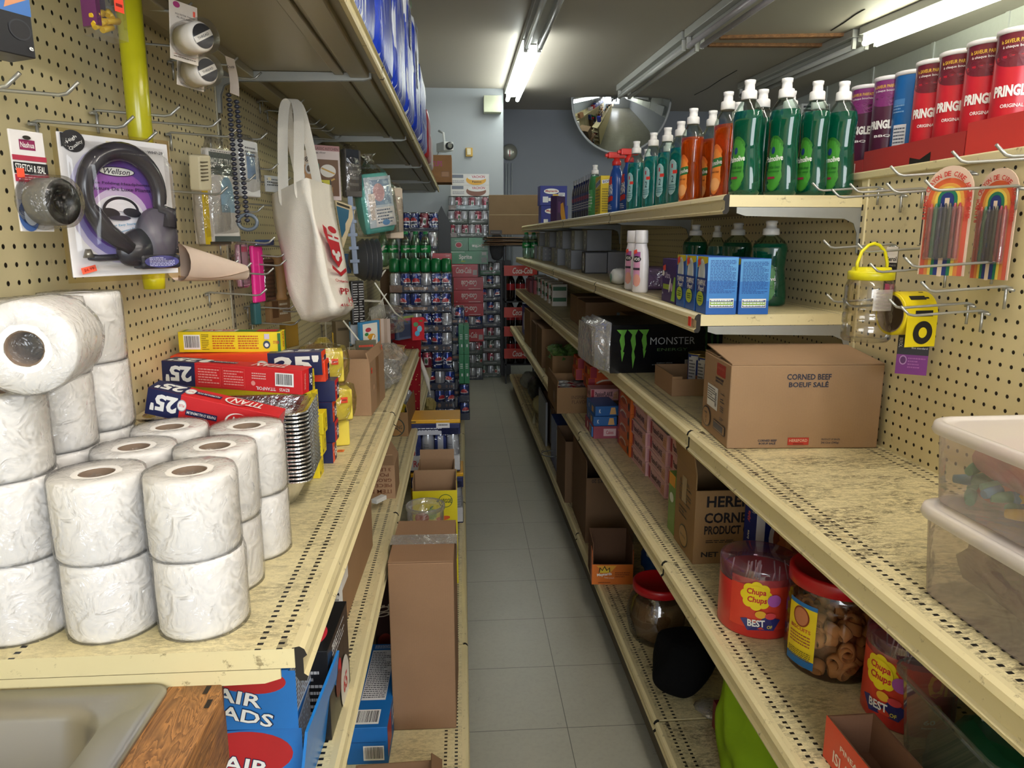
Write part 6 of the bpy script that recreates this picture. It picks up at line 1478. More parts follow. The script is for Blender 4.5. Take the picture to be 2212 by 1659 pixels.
# low tray with two tins
a = zp(1450.5, 856, Z3)
q = opencarton('carton', .17, .19, .062, 'low brown tray carton with a cut-down front on the middle shelf', (a.x + .085, a.y + .095, Z3), R(0), c='a37c52', cut=.80)
b_ = board('a37c52'); MB().box(-.085, -.095, .05, -.055, -.092, .058, b_).obj('flap', q)
def tin():
    bl = pm('24409c', .3)
    o = MB().lathe([(.0, 0), (.034, 0), (.035, .003), (.0345, .006), (.0345, .094), (.035, .097), (.033, .098), (.032, .094), (0, .094)], bl, 26, mfn=lambda i: pm('b8a468', .3, .8) if i in (0, 1, 4, 5, 6, 7) else bl).obj('tin')
    MB().pr(CF(.0345, 0), 1, 1, [('r', 0, .084, .09, .012, 'dfe2ea'), ('e', .012, .074, .013, .013, 'c03028'), ('t', 'PASTA', 0, .06, .04, .012, WHITE), ('r', .0, .018, .07, .024, 'a86a50'), ('e', .01, .034, .014, .006, '4a7c34'), ('r', -.04, .05, .028, .07, 'e8e8ec'), ('l', -.04, .05, .022, .06, 6, '6a6c78')]).obj('label', o)
    return o
t_ = tin()
put(t_, US, .746, 2.115, Z3 + .0035, 0, 'blue tin in the cut-down tray, nearer of the two', 'tin', 'blue tins')
put(t_, US, .738, 2.187, Z3 + .0035, 10, 'blue tin in the cut-down tray, farther of the two', 'tin', 'blue tins')
# energy drink case with the claw mark
def claw(cx, s, c):
    out = []
    for k, (dx, l) in enumerate(((-.105, .78), (0, .95), (.105, .70))):
        x = cx + dx * s; top = .90
        out.append(('p', [(x - .055 * s, top), (x + .045 * s, top), (x + .02 * s, top - .12), (x + .028 * s, top - .3), (x + .012 * s, top - .45), (x + .024 * s, top - .6 * l), (x + .004 * s, top - .85 * l), (x - .010 * s, top - .55 * l), (x - .004 * s, top - .4), (x - .024 * s, top - .22), (x - .010 * s, top - .10)], c))
    return out
a = zp(1312, 806, Z3)
o = pack('drinks_case', .315, .30, .165, pm('0a0b0d', .22), {'F': claw(.24, 1.15, '5a9c2c') + [('t', 'MONSTER', .68, .66, .50, .15, '9da1a4', 0, .0), ('t', 'ENERGY', .68, .48, .34, .06, '4a6a3c', 0, .0), ('t', 'ENERGY DRINK', .60, .20, .18, .022, '8a8e90'), ('t', 'BOISSON ENERGISANTE', .60, .165, .28, .022, '8a8e90'), ('b', .86, .2, .07, .12)]}, None, (a.x + .158, a.y + .15, Z3), R(3), 'black energy drink case with green claw mark, clear film over its end', 'drinks case')
rr = random.Random(3); rs = []
for k in range(9):
    t = k / 8; f = 1 - .25 * t
    rs.append([(-.157 - .055 * math.sin(t * 1.5) + rr.uniform(-.005, .005), y * .15 * f + rr.uniform(-.004, .004), .085 + z * .085 * f + rr.uniform(-.005, .005)) for y, z in ((-1, -1), (0, -1), (1, -1), (1, 0), (1, 1), (0, 1), (-1, 1), (-1, 0))])
MB().rings(rs, clear('ffffff', .25, .08, 20, .16), True, (False, True)).obj('shrink_film', o)
MB().pr(fl((-.1585, .15, 0), (0, -1, 0), (0, 0, 1)), .3, .165, [('e', .6, .45, .22, .34, '1c1c1e'), ('l', .6, .45, .2, .2, 2, 'a8643c')]).obj('end_print', o)
o = pack('drinks_case', .09, .28, .165, pm('0a0b0d', .22), {'F': claw(.5, 2.2, '2f5c24')}, None, (.866, 2.60, Z3), R(2), 'black energy drink case farther in, only its near end showing', 'drinks case')
# cartons farther along the middle shelf
a = zp(1264, 715, Z3)
pack('carton', .31, .26, .140, board('8f6d4a'), {'F': [], 'R': [('r', .5, .5, .1, .1, '6a8cb0')]}, None, (a.x + .155, a.y + .13, Z3), 0, 'brown carton with a slanting top beyond the energy drinks', 'carton')
c = bpy.data.objects[[o_.name for o_ in COL.objects][-1]]
MB().box(-.155, -.13, 0, .155, 0, .003, board('8f6d4a'), Matrix.Translation((0, 0, .141)) @ Matrix.Rotation(R(10), 4, 'X')).obj('flap', c)
MB().pr(fl((.00, -.1305, .03), (1, 0, 0), (0, 0, 1)), .12, .06, [('r', .5, .5, 1, 1, '8ba0b0'), ('l', .5, .5, .8, .6, 3, '4a5a6c')]).obj('label', c)
pack('carton', .32, .24, .145, board('8f6d4a'), None, None, (a.x + .165, a.y + .42, Z3), 0, 'second brown carton behind the one with the slanting top', 'carton')
pack('carton', .16, .24, .12, board('8a6844'), None, None, (.80, 3.15, Z3), 0, 'pale brown carton against the pegboard on the middle shelf', 'carton')
for k in range(6):
    px = (1193, 1185, 1177, 1170, 1162, 1155)[k]
    cc = ('3c7a4c', 'e4e2dc', '3c7a4c', 'b03440', 'e4e2dc', 'b03440')[k]
    rbox(px, .60, Z3, .09, .10, .145, 'e2dfd8', 'drink_carton', 'small white carton with coloured bands, %s from the brown cartons' % ORD[k], 'box', {'F': [('r', .5, .78, .9, .18, '2f7044' if k % 2 == 0 else 'b02c3c'), ('r', .5, .3, .9, .2, '2f7044' if k % 2 == 0 else 'b02c3c'), ('t', 'OT', .5, .5, .5, .14, '2a2c34')], 'L': [('r', .5, .8, .9, .18, '2f7044'), ('r', .5, .3, .9, .18, '2f7044')]}, group='banded cartons on the middle shelf')
# plastic tubs of sweets at the near end of the middle shelf
MLK = clear('f6f0ec', .12, .18, 6, .20, 'f2e8e6'); MLID = _new('milky_lid')[0]
p = MLID.node_tree.nodes['Principled BSDF']; p.inputs['Base Color'].default_value = lin('e6dfd8'); p.inputs['Roughness'].default_value = .3; p.inputs['Alpha'].default_value = .72
def tub(z, x0, x1, y0, y1, h, label, seed, fill):
    cx_, cy_ = (x0 + x1) / 2, (y0 + y1) / 2; w, d = x1 - x0, y1 - y0
    def rr2(s, zz, r=.035):
        out = []
        for a_, b_, t0 in ((1, 1, 0), (-1, 1, 90), (-1, -1, 180), (1, -1, 270)):
            for k in range(6): t = R(t0 + 18 * k); out.append((a_ * (w / 2 * s - r) + r * math.cos(t), b_ * (d / 2 * s - r) + r * math.sin(t), zz))
        return out
    o = MB().rings([rr2(.93, 0), rr2(.935, .002), rr2(.97, h - .014), rr2(.985, h - .012), rr2(.985, h - .008)], MLK, True, (True, False)).obj('sweets_tub', None, (cx_, cy_, z), R(1), label, 'tub', 'milky plastic tubs of sweets')
    MB().rings([rr2(1.0, h - .016), rr2(1.01, h - .012), rr2(1.0, h - .002), rr2(.985, h), rr2(.95, h), rr2(.945, h - .003), rr2(.90, h - .003)], MLID, True, (False, True)).obj('lid', o)
    rr = random.Random(seed); q = MB()
    cols = ('e8c83c', '5aa078', '4a90b8', 'd84a6c', 'e08a5c', '6cb088')
    if fill == 'worms':
        for k in range(190):
            x, y, zz = rr.uniform(-w / 2 + .034, w / 2 - .034), rr.uniform(-d / 2 + .034, d / 2 - .034), rr.uniform(.012, .046)
            a_ = rr.uniform(0, 6); L_ = .022; c1, c2 = rr.choice(cols), rr.choice(cols)
            P1, P2, P3 = Vector((x - L_ * math.cos(a_), y - L_ * math.sin(a_), zz)), Vector((x, y, zz + .004)), Vector((x + L_ * math.cos(a_), y + L_ * math.sin(a_), zz))
            q.tube([P1, P1.lerp(P2, .5), P2], [.0055, .007, .0072], pm(c1, .6), 8); q.tube([P2, P2.lerp(P3, .5), P3], [.0072, .007, .0055], pm(c2, .6), 8)
        q.obj('gummy_worm', o, kind='stuff')
    else:
        for k in range(90):
            x, y, zz = rr.uniform(-w / 2 + .05, w / 2 - .05), rr.uniform(-d / 2 + .05, d / 2 - .05), rr.uniform(.02, h * .62)
            a_ = rr.uniform(0, 6); L_ = .032; P1 = Vector((x, y, zz)); P2 = P1 + Vector((L_ * math.cos(a_), L_ * math.sin(a_), rr.uniform(-.004, .012)))
            q.tube([P1, P1.lerp(P2, .5) + Vector((0, 0, .008)), P2], [.007, .010, .007], pm(rr.choice(('7c2840', '5a3038', '94405c', '3c4438')), .5), 8)
        q.obj('wrapped_sweet', o, kind='stuff')
    rs = []
    for k in range(1, 9):
        t = PI * k / 9; sq = lambda v: math.copysign(abs(v) ** .45, v); rs.append([(w * .445 * math.sin(t) ** .5 * sq(math.cos(2 * PI * j / 18)) * rr.uniform(.9, 1.04), d * .445 * math.sin(t) ** .5 * sq(math.sin(2 * PI * j / 18)) * rr.uniform(.9, 1.04), (.03 if fill == 'worms' else .012) + (h * .66) * (1 - math.cos(t)) / 2) for j in range(18)])
    MB().rings(rs, clear('fff0f0', .10, .12, 16, .45, 'e8a4a4' if fill == 'worms' else '6c3640'), True).obj('inner_bag', o)
    return o
tub(Z3, .590, .900, .50, .868, .118, 'lower milky plastic tub of dark red sweets on the middle shelf', 5, 'bag')
tub(Z3 + .1185, .604, .908, .52, .885, .105, 'upper milky plastic tub of coloured gummy worms', 9, 'worms')

# ------------------------------------------------------------------ fourth shelf
PFl = [('r', .07, .55, .10, .8, 'a82438'), ('t', 'PassionFLAKIE', .47, .56, .62, .40, '4a2434', 0, .03), ('l', .42, .25, .4, .12, 1, 'a8707c'), ('p', [(.78, .12), (.84, .7), (.98, .85), (.98, .12)], 'd8a484'), ('l', .88, .4, .14, .4, 3, 'b8785c')]
PFe = [('r', .5, .5, .9, .8, 'c9909c')]
PPb = ['c9848c', 'd8b4b4']
def flak(X, y0, rows, lab, n0=0, w=.198, gap=.0):
    for k in range(rows):
        pack('cake_box', w, .13, .0500, pm('dcacac', .4), {'F': PFl, 'L': PFe, 'T': [('r', .5, .5, .98, .96, 'b8aaa6')]}, None, (X + .065 + random.uniform(0, .008), y0 + w / 2, Z4 + .0505 * (k + n0)), R(-90 + random.uniform(-1, 1)), 'pink cake box in the %s pile, %s from the bottom' % (lab, ORD[k + n0]), 'cake box', 'pink cake boxes stacked on the fourth shelf')
flak(.600, 2.285, 5, 'farthest'); flak(.605, 2.070, 4, 'middle'); flak(.615, 1.860, 5, 'nearest')
OFl = [('r', .08, .5, .14, .9, 'a83040'), ('e', .45, .35, .30, .5, 'd8ccbc', 0, 20, 160), ('e', .45, .30, .26, .42, 'a84a20', 0, 20, 160), ('e', .88, .4, .06, .3, '2c3020'), ('l', .5, .8, .4, .12, 1, 'e8d0b0')]
def ocake(X, y0, rows, n0, lab):
    for k in range(rows):
        pack('cake_box', .20, .13, .053, pm('d86a20', .4), {'F': OFl, 'L': [('r', .3, .5, .4, .9, '6a2020')]}, None, (X + .065, y0 + .10, Z4 + .0535 * (k + n0)), R(-90), 'orange cake box %s, %s' % (lab, ORD[k] + ' from the bottom'), 'cake box', 'orange cake boxes')
ocake(.600, 2.50, 4, 0, 'beside the farthest pink pile')
pack('cake_box', .20, .13, .053, pm('d86a20', .4), {'F': OFl, 'L': [('r', .5, .5, .9, .9, 'c85a1c')]}, None, (.672, 2.62, Z4 + .0535 * 4), R(-90), 'orange cake box on top of its pile under the middle shelf', 'cake box', 'orange cake boxes')
for k, (x, y, zz, rz) in enumerate(((.66, 3.22, .115, 0), (.66, 3.20, .170, 3), (.64, 3.44, .115, -2), (.645, 3.43, .170, 0))):
    pack('cake_box', .20, .13, .054, pm('d8581c', .4), {'F': OFl, 'L': [('r', .35, .5, .3, .6, '7c2424'), ('r', .75, .5, .3, .4, 'e0a83c')]}, None, (x, y, Z4 + zz), R(rz), 'orange cake box above the flavour carton, %s' % ['near lower', 'near upper', 'far lower', 'far upper'][k], 'cake box', 'orange cake boxes')
pack('carton', .22, .42, .113, board('7c5c3c'), None, None, (.70, 3.32, Z4), 0, 'plain brown carton under the loose orange cake boxes', 'carton')
a = zp(1205, 820, Z4)
o = opencarton('carton', .17, .36, .12, 'open brown carton printed inspired flavour holding red tins', (.508, 3.36, Z4), R(0), c='8a683e', flaps=(('L', -8, .03),), prints={'F': [('t', 'INSPIRED', .64, .62, .5, .14, '5a3c20', 0, .02), ('t', 'FLAVOR', .62, .44, .44, .14, '5a3c20', 0, .02)], 'L': [('e', .7, .5, .08, .26, '3c2c1c'), ('e', .7, .5, .07, .22, '8a683e')]})
def rtin():
    b_ = pm('7c1c24', .3)
    o = MB().lathe([(0, 0), (.036, 0), (.036, .1), (.034, .102), (.033, .099), (0, .099)], b_, 22, mfn=lambda i: pm('9c9c9c', .3, .8) if i > 1 else b_).obj('tin')
    MB().lathe([(.012, .0992), (.014, .1005), (.008, .101), (0, .101)], pm('c4c4c4', .3, .8), 12).obj('ring_pull', o)
    return o
t2 = rtin()
for k in range(6):
    put(t2, US, .472 + .074 * (k % 2), 3.24 + .075 * (k // 2), Z4 + .0035 , 0, 'dark red tin in the flavour carton, %s side, %s row' % (['aisle', 'pegboard'][k % 2], ['near', 'middle', 'far'][k // 2]), 'tin', 'red tins in the flavour carton', sc=1.02)
# blue boxes in a pink tray
a = zp(1290, 948, Z4)
o = opencarton('cake_tray', .10, .20, .050, 'pink printed tray holding three blue boxes', (.565, 2.855, Z4), R(0), c='a8485c', cat='tray', prints={'F': [('r', .65, .5, .5, .6, 'd8b8bc'), ('t', 'Cakes', .65, .5, .3, .3, 'b02840')], 'L': [('e', .3, .5, .06, .3, 'e4c4c8'), ('e', .6, .5, .06, .3, 'e4c4c8')]})
for k in range(3):
    pack('candy_box', .095, .17, .040, pm('2464a8', .4), {'F': [('p', [(.62, .15), (.9, .15), (.85, .85), (.68, .85)], 'e0b070'), ('t', 'K', .2, .5, .08, .4, WHITE)], 'L': [('t', 'K', .3, .5, .08, .4, WHITE), ('r', .7, .5, .2, .6, 'e0b070')]}, None, (.562 + .004 * k, 2.85 + .01 * k, Z4 + .004 + .0405 * k), R(-4 + 3 * k), 'blue candy box in the pink tray, %s' % ['bottom', 'middle', 'top'][k], 'box', 'blue candy boxes')
pack('cake_box', .12, .09, .050, pm('d8a0a4', .4), {'F': PFl, 'L': PFl}, None, (.60, 3.02, Z4 + .105), 0, 'single pink cake box above the blue ones', 'cake box'); pack('carton', .12, .1, .104, board('7c5c3c'), None, None, (.60, 3.02, Z4), 0, 'small brown carton behind the pink tray', 'carton')
# cartons farther down the fourth shelf
opencarton('carton', .20, .33, .155, 'open brown carton of green snack bags on the fourth shelf', (.585, 4.02, Z4), 0, c='8a683e')
for k in range(4): crumple('snack_bag', (.535 + .09 * (k % 2), 3.93 + .14 * (k // 2), Z4 + .10), .045, .06, .045, 'green snack bag in the open carton, %s' % ['near aisle side', 'near pegboard side', 'far aisle side', 'far pegboard side'][k], 'bag', pm(('4a6c34', '6a8c48')[k % 2], .3), 40 + k, group='green snack bags')
a = zp(1140, 752, Z4)
pack('carton', .24, .30, .24, board('86643e'), {'F': [('r', .5, .6, .3, .2, '6c4c2c')]}, None, (.60, 4.50, Z4), 0, 'brown carton beyond the green snack bags on the fourth shelf', 'carton')
pack('carton', .24, .30, .225, board('7f6040'), None, None, (.60, 4.85, Z4), 0, 'second brown carton beyond the green snack bags', 'carton')
pack('carton', .22, .34, .26, board('8c6a44'), None, None, (.590, 5.35, Z4), R(2), 'tall brown carton near the far end of the fourth shelf', 'carton')
pack('detergent_box', .2, .4, .24, '1a3c98', {'L': [('e', .5, .5, .2, .3, 'c8d0e0')]}, None, (.60, 5.85, Z4), 0, 'bright blue box at the far end of the fourth shelf', 'box')
for k in range(5):
    rbox(1154 - 3 * k, .58, Z3, .10, .12, .11, pm('1c2c6c' if k % 2 else 'a83040', .35), 'drink_pack', 'small shrink-wrapped drink pack at the far end of the middle shelf, %s' % ORD[k], 'pack', group='small drink packs')
# carton of tins, cereal box and tubs
o = opencarton('carton', .20, .16, .225, 'torn open corned beef carton standing on the fourth shelf', (.656, 1.700, Z4), R(0), c='96713f', cut=.84, flaps=(('B', -6, .05), ('L', 10, .05)), prints={'F': [('t', 'HEREFORD', .60, .715, .92, .13, '1c1a1c', 0, .03), ('t', 'CORNED BEEF', .62, .53, 1.0, .12, '1c1a1c', 0, .03), ('t', 'PRODUCT OF BRAZIL', .60, .39, .95, .10, '1c1a1c', 0, .03), ('l', .45, .26, .6, .04, 2, '1c1a1c'), ('t', 'NET WEIGHT', .45, .11, .7, .06, '1c1a1c', 0, .03)],
    'L': [('t', 'A BRAZIL', .45, .80, .5, .04, '3a2c1c', 0, .02), ('l', .5, .66, .6, .22, 6, '3a2c1c'), ('l', .42, .45, .4, .12, 3, '3a2c1c'), ('r', .45, .72, .22, .3, 'a8926c'), ('e', .5, .18, .22, .13, '2c2418'), ('e', .5, .18, .2, .115, '96713f'), ('t', 'BRASIL', .5, .18, .28, .03, '2c2418')]})
pack('snack_carton', .06, .035, .165, pm('6a8c3c', .4), {'L': [('r', .5, .9, .9, .2, 'd89428'), ('r', .5, .7, .9, .2, 'a89438'), ('e', .5, .6, .2, .08, 'dfe4d4'), ('l', .5, .48, .6, .08, 2, 'dfe4d4'), ('r', .3, .08, .4, .1, 'e8e4dc')], 'F': [('r', .5, .9, .9, .2, 'd89428'), ('e', .5, .6, .3, .08, 'dfe4d4')]}, None, (.576, 1.822, Z4), R(-90), 'green and orange box squeezed between the pink boxes and the torn carton', 'box')
CB_ = {'L': [('t', 'Alpha', .40, .76, .5, .09, 'd8583c', 90, .02, .2), ('t', 'bits', .4, .5, .4, .05, WHITE, 90), ('t', '275 g', .75, .86, .1, .10, WHITE, -90)],
       'F': [('r', .06, .5, .12, 1, 'e8e8ee'), ('t', '275 g', .12, .84, .05, .12, '8a94b8', -90), ('e', .60, .50, .42, .46, 'd4d0d0'), ('e', .62, .50, .38, .42, '8c4a2c')] + [('e', .62 + .30 * math.cos(2.4 * i) * (i / 26) ** .5, .50 + .34 * math.sin(2.4 * i) * (i / 26) ** .5, .065, .07, ('d08a4c', 'b86a38', 'c87a48', 'a84838')[i % 4], 20 * i) for i in range(26)]}
pack('cereal_box', .19, .055, .175, pm('1c2c78', .35), CB_, None, (.775, 1.60, Z4), R(8), 'navy cereal box with a bowl of orange flakes, beside the torn carton', 'cereal box')
pack('snack_tray', .15, .10, .05, board('4c3626'), {'F': [('e', .15, .6, .14, .5, 'd8501c'), ('r', .3, .3, .1, .4, 'e8dccc')]}, None, (.745, 1.475, Z4), R(0), 'small dark tray with an orange corner in front of the cereal box', 'tray')
# lollipop tub
def lolly(r, h, label, x, y, rz, z=Z4):
    red = pm('c8322c', .3)
    o = MB().lathe([(0, 0), (r * .97, 0), (r, .004), (r, h - .035)], red, 40, caps=(True, False)).obj('lollipop_tub', None, (x, y, z), R(rz), label, 'tub', 'red lollipop tubs')
    MB().lathe([(r * .985, h - .036), (r * 1.01, h - .032), (r * 1.015, h - .004), (r * .99, h), (0, h + .001)], clear('f4dce4', .14, .06, 0, .12, 'c890a8'), 40, caps=(False, False)).obj('lid', o)
    sp = [('r', .0, .075, .20, .105, 'd2402c'), ('t', 'OF', .045, .095, .045, .045, 'e8902c', 0, .04), ('e', .04, .045, .012, .016, 'e8902c')]
    for k in range(8): a_ = k * PI / 4; sp.append(('e', -.048 + .019 * math.cos(a_), .093 + .019 * math.sin(a_), .0115, .0115, 'f2d81c'))
    sp += [('e', -.048, .093, .022, .022, 'f2d81c'), ('t', 'Chupa', -.048, .101, .036, .016, 'c8202c', 0, .03, .1), ('t', 'Chups', -.046, .084, .036, .016, 'c8202c', 0, .03, .1), ('e', -.014, .086, .013, .013, 'b05cb0'), ('p', [(-.075, .040), (-.02, .052), (.0, .045), (-.012, .022), (-.060, .018)], '2c2c6c'), ('t', 'BEST', -.045, .036, .032, .015, WHITE, 4, .03), ('t', 'OF', -.020, .030, .010, .007, 'e8d85c', 0, .02), ('t', '60', .030, .032, .018, .009, WHITE, 0, .03), ('l', .030, .022, .022, .006, 1, 'f0d0c8'), ('e', -.038, .056, .010, .008, 'e8b030'), ('e', -.02, .054, .010, .007, 'd8484c')]
    sp += [('r', .083, .072, .03, .115, 'a8606c'), ('r', .082, .066, .013, .010, 'ff3c30', -4)]
    MB().pr(CF(r, 0), 1, 1, sp).obj('label', o)
    rr = random.Random(2); q = MB()
    for k in range(16): a_, d_ = rr.uniform(0, 6.2), rr.uniform(0, r * .8); q.tube([(d_ * math.cos(a_), d_ * math.sin(a_), h - .05), (d_ * .9 * math.cos(a_ + .2), d_ * .9 * math.sin(a_ + .2), h - .012)], .0014, WHITE, 5)
    q.obj('sticks', o)
    for k in range(12): pass
    return o
lolly(.078, .145, 'red lollipop tub with a yellow flower logo, front of the fourth shelf', .606, 1.352, 10)
lolly(.068, .150, 'red lollipop tub partly hidden behind the clear square tub', .738, 1.042, -30)
lolly(.065, .150, 'red lollipop tub at the back beyond the red-lidded jar', .800, 1.345, 0)
# pretzel jar with red lid
def snackjar(x, y, z, r, h, label, kind, band=True, lidc='b0141c'):
    C_ = clear('f2f0f2', .08, .05)
    prof = [(0, .002), (r * .9, 0), (r * .97, .008), (r, .03), (r, h * .62), (r * .985, h * .64), (r, h * .66), (r, h * .72), (r * .985, h * .74), (r, h * .76), (r * .98, h * .84), (r * .90, h * .9)]
    if kind == 'barrel': prof = [(0, .002), (r * .78, 0), (r * .9, .02), (r, h * .35), (r * .995, h * .36), (r, h * .48), (r * .985, h * .50), (r * .96, h * .62), (r * .93, h * .64), (r * .90, h * .74), (r * .74, h * .86)]
    o = MB().lathe(prof, C_, 44, caps=(False, False)).obj('snack_jar', None, (x, y, z), R(20), label, 'jar', None)
    rl = r * (1.0 if kind != 'barrel' else .83)
    MB().lathe([(rl * .96, h * .86), (rl, h * .87), (rl, h * .985), (rl * .97, h), (rl * .9, h + .0015), (rl * .88, h - .001), (0, h - .001)], pm(lidc, .35), 44, caps=(False, False)).obj('lid', o)
    rr = random.Random(12)
    if kind == 'rings':
        tor = MB().lathe([(.011, -.011), (.0145, -.008), (.0145, .008), (.011, .011), (.0085, .006), (.0085, -.006), (.011, -.011)], pm('c98a4c', .8), 12, caps=(False, False)).obj('corn_ring', o, (0, 0, .015))
        n_ = 0
        for k in range(99):
            a_, zz = rr.uniform(0, 2 * PI), rr.uniform(.016, h * .52); d_ = (r - .020) * (1 if k < 70 else rr.uniform(.2, .9))
            if k >= 70: zz = h * .50 + rr.uniform(-.012, .004)
            c = tor.copy(); COL.objects.link(c); c.parent = o; c.location = (d_ * math.cos(a_), d_ * math.sin(a_), zz); c.rotation_euler = (rr.uniform(0, 3), rr.uniform(0, 3), rr.uniform(0, 3))
        MB().lathe([(0, .01), (r * .62, .012), (r * .62, h * .46), (0, h * .48)], pm('8a5c30', .9), 20, caps=(False, False)).obj('corn_rings', o, kind='stuff')
        MB().pr(CF(r, 0, -1.55), 1, 1, [('r', 0, .078, .062, .124, '2470b4'), ('r', 0, .082, .062, .10, 'e8cc1c'), ('e', 0, .112, .018, .020, '8a3c20'), ('e', 0, .112, .015, .017, 'c07850'), ('t', 'BISCUITS', 0, .088, .044, .007, 'c03838'), ('l', 0, .068, .046, .024, 4, 'a85838'), ('l', 0, .038, .05, .018, 5, '6a5c20')]).obj('label', o)
    else:
        q = MB(); rs = []
        for k in range(9):
            t = k / 8; rs.append([(r * .84 * (.86 + .14 * math.sin(PI * t)) * rr.uniform(.9, 1.03) * math.cos(2 * PI * j / 22), r * .84 * (.86 + .14 * math.sin(PI * t)) * rr.uniform(.9, 1.03) * math.sin(2 * PI * j / 22), .012 + h * .56 * t) for j in range(22)])
        q.rings(rs, pm('8f6a3c', .6), True).obj('pickled_filling', o)
        MB().rings([[(v[0] * 1.06, v[1] * 1.06, v[2] * 1.15) for v in ring] for ring in rs], clear('f0e4d0', .12, .1, 14, .2, 'b8a078'), True).obj('inner_bag', o)
    return o
snackjar(.686, 1.197, Z4, .083, .190, 'large clear jar of ring-shaped corn snacks with a red lid', 'rings')
# clear square tub with green things
G_ = clear('eef4f0', .14, .05, 0, .07, 'c8d8d0')
def rrx(w, d, zz, r=.035):
    out = []
    for a_, b_, t0 in ((1, 1, 0), (-1, 1, 90), (-1, -1, 180), (1, -1, 270)):
        for k in range(6): t = R(t0 + 18 * k); out.append((a_ * (w / 2 - r) + r * math.cos(t), b_ * (d / 2 - r) + r * math.sin(t), zz))
    return out
o = MB().rings([rrx(.215, .225, .0), rrx(.22, .23, .004), rrx(.24, .25, .138), rrx(.254, .264, .140), rrx(.254, .264, .148), rrx(.247, .257, .150)], G_, True, (True, False)).obj('square_tub', None, (.775, .838, Z4), R(-2), 'open clear square tub of green bags with a red candy label', 'tub')
MB().pr(fl((-.09, -.1215, .01), (1, 0, 0), (0, -0.04, 1)), .19, .085, [('r', .5, .5, 1, 1, 'b8243c'), ('t', 'Ring', .34, .68, .26, .28, '18181c', 4, .06), ('t', 'Ring', .34, .68, .24, .25, 'c8c8cc', 4, .01), ('t', 'POP', .34, .34, .26, .28, '18181c', 4, .06), ('t', 'POP', .34, .34, .24, .25, 'c8c8cc', 4, .01), ('r', .78, .5, .40, .9, 'b8b4b4'), ('t', 'Nutrition Facts', .76, .84, .32, .10, '2c2c30'), ('t', 'Valeur nutritive', .76, .70, .32, .09, '2c2c30'), ('l', .78, .34, .34, .5, 6, '4a4a50')]).obj('label', o)
rr = random.Random(6); q = MB(); rs = []
for k in range(7):
    t = k / 6; sq = lambda v: math.copysign(abs(v) ** .5, v); rs.append([(.102 * rr.uniform(.9, 1.02) * sq(math.cos(2 * PI * j / 16)) * (1 - .45 * t * t), .106 * rr.uniform(.9, 1.02) * sq(math.sin(2 * PI * j / 16)) * (1 - .45 * t * t), .008 + .095 * t + rr.uniform(-.006, .006)) for j in range(16)])
q.rings(rs, pm('145c3c', .45), True).obj('green_bag', o)
MB().pr(lambda u, v, h: Vector((-.03 + u, -.05 + v, .098 + h - .3 * v)), 1, 1, [('t', 'KIWI', .0, .02, .05, .016, 'dfe8e0')]).obj('bag_print', o)
MB().box(-.03, .03, .02, .085, .032, .13, pm('b9b9b6', .5), Matrix.Rotation(R(-8), 4, 'X')).obj('paper_sheet', o)
# orange box at the very edge
o = opencarton('drink_box', .076, .20, .070, 'open orange box printed pineapple island at the bottom right', (.589, .850, Z4), R(1), c='8a5c3c', cat='box')
MB().box(-.0385, -.10, 0, -.0380, .10, .071, pm('d8482c', .4)).box(-.038, -.1006, 0, .038, -.1000, .071, pm('d8482c', .4)).obj('orange_face', o)
MB().pr(fl((-.0387, .10, 0), (0, -1, 0), (0, 0, 1)), .20, .066, [('t', 'PINEAPPLE', .42, .72, .40, .13, 'f0e0d4', 0, .02), ('t', 'ISLAND', .34, .34, .40, .30, 'f0e0d4', 0, .02)]).obj('printing', o)

# ------------------------------------------------------------------ base shelf
a = zp(1280, 1265, Z5)
o = opencarton('candy_box', .145, .15, .155, 'empty orange gummy candy box leaning back on the base shelf', (a.x + .078, a.y + .08, Z5), R(-4), c='6c4a30', cut=.50, cat='candy box', flaps=())
MB().box(-.0735, -.0760, 0, .0735, -.0752, .077, pm('d8742c', .4)).box(-.0745, -.0755, 0, -.0728, -.03, .13, pm('c86428', .4)).box(.0728, -.0755, 0, .0745, -.03, .13, pm('c86428', .4)).obj('orange_face', o)
MB().pr(fl((-.0735, -.0764, 0), (1, 0, 0), (0, 0, 1)), .147, .077, [('p', [(.1, .95), (.28, .62), (.15, .55), (.45, .6), (.6, .95)], 'e8a83c'), ('p', [(.16, .60), (.18, .88), (.25, .74), (.30, .95), (.36, .74), (.43, .88), (.44, .60)], '3c2c1c'), ('p', [(.18, .60), (.20, .80), (.25, .68), (.30, .86), (.35, .68), (.41, .80), (.42, .60)], 'e8c83c'), ('t', 'Maynards', .30, .50, .36, .18, WHITE, 6, .03), ('t', 'fuzzy peach', .42, .34, .24, .10, 'e8c8b0', -4), ('l', .74, .5, .36, .3, 3, '8a4420'), ('l', .3, .1, .3, .08, 1, '6a3010')]).obj('printing', o)
a = zp(1265, 1178, Z5)
opencarton('carton', .20, .40, .325, 'big open brown carton on the base shelf behind the candy box', (a.x + .105, a.y + .22, Z5), R(-1), c='7d5d3d', cut=.86, prints={'F': [('t', 'KS 20', .22, .82, .22, .05, '2c2018', 180, .02), ('r', .85, .45, .1, .01, '2c2018')]}, flaps=(('L', 4, .03),))
a = zp(1218, 1088, Z5)
opencarton('carton', .11, .30, .30, 'narrow open brown carton on the base shelf, third from the camera', (a.x + .06, a.y + .16, Z5), R(0), c='7d5d3d')
pack('diaper_pack', .13, .36, .26, pm('20408c', .3), {'L': [('r', .8, .6, .3, .6, 'c8ccd4')], 'F': [('r', .3, .5, .2, .8, 'c8ccd4')]}, None, (.555, 3.74, Z5), 0, 'blue and white plastic package on the base shelf beyond the cartons', 'pack')
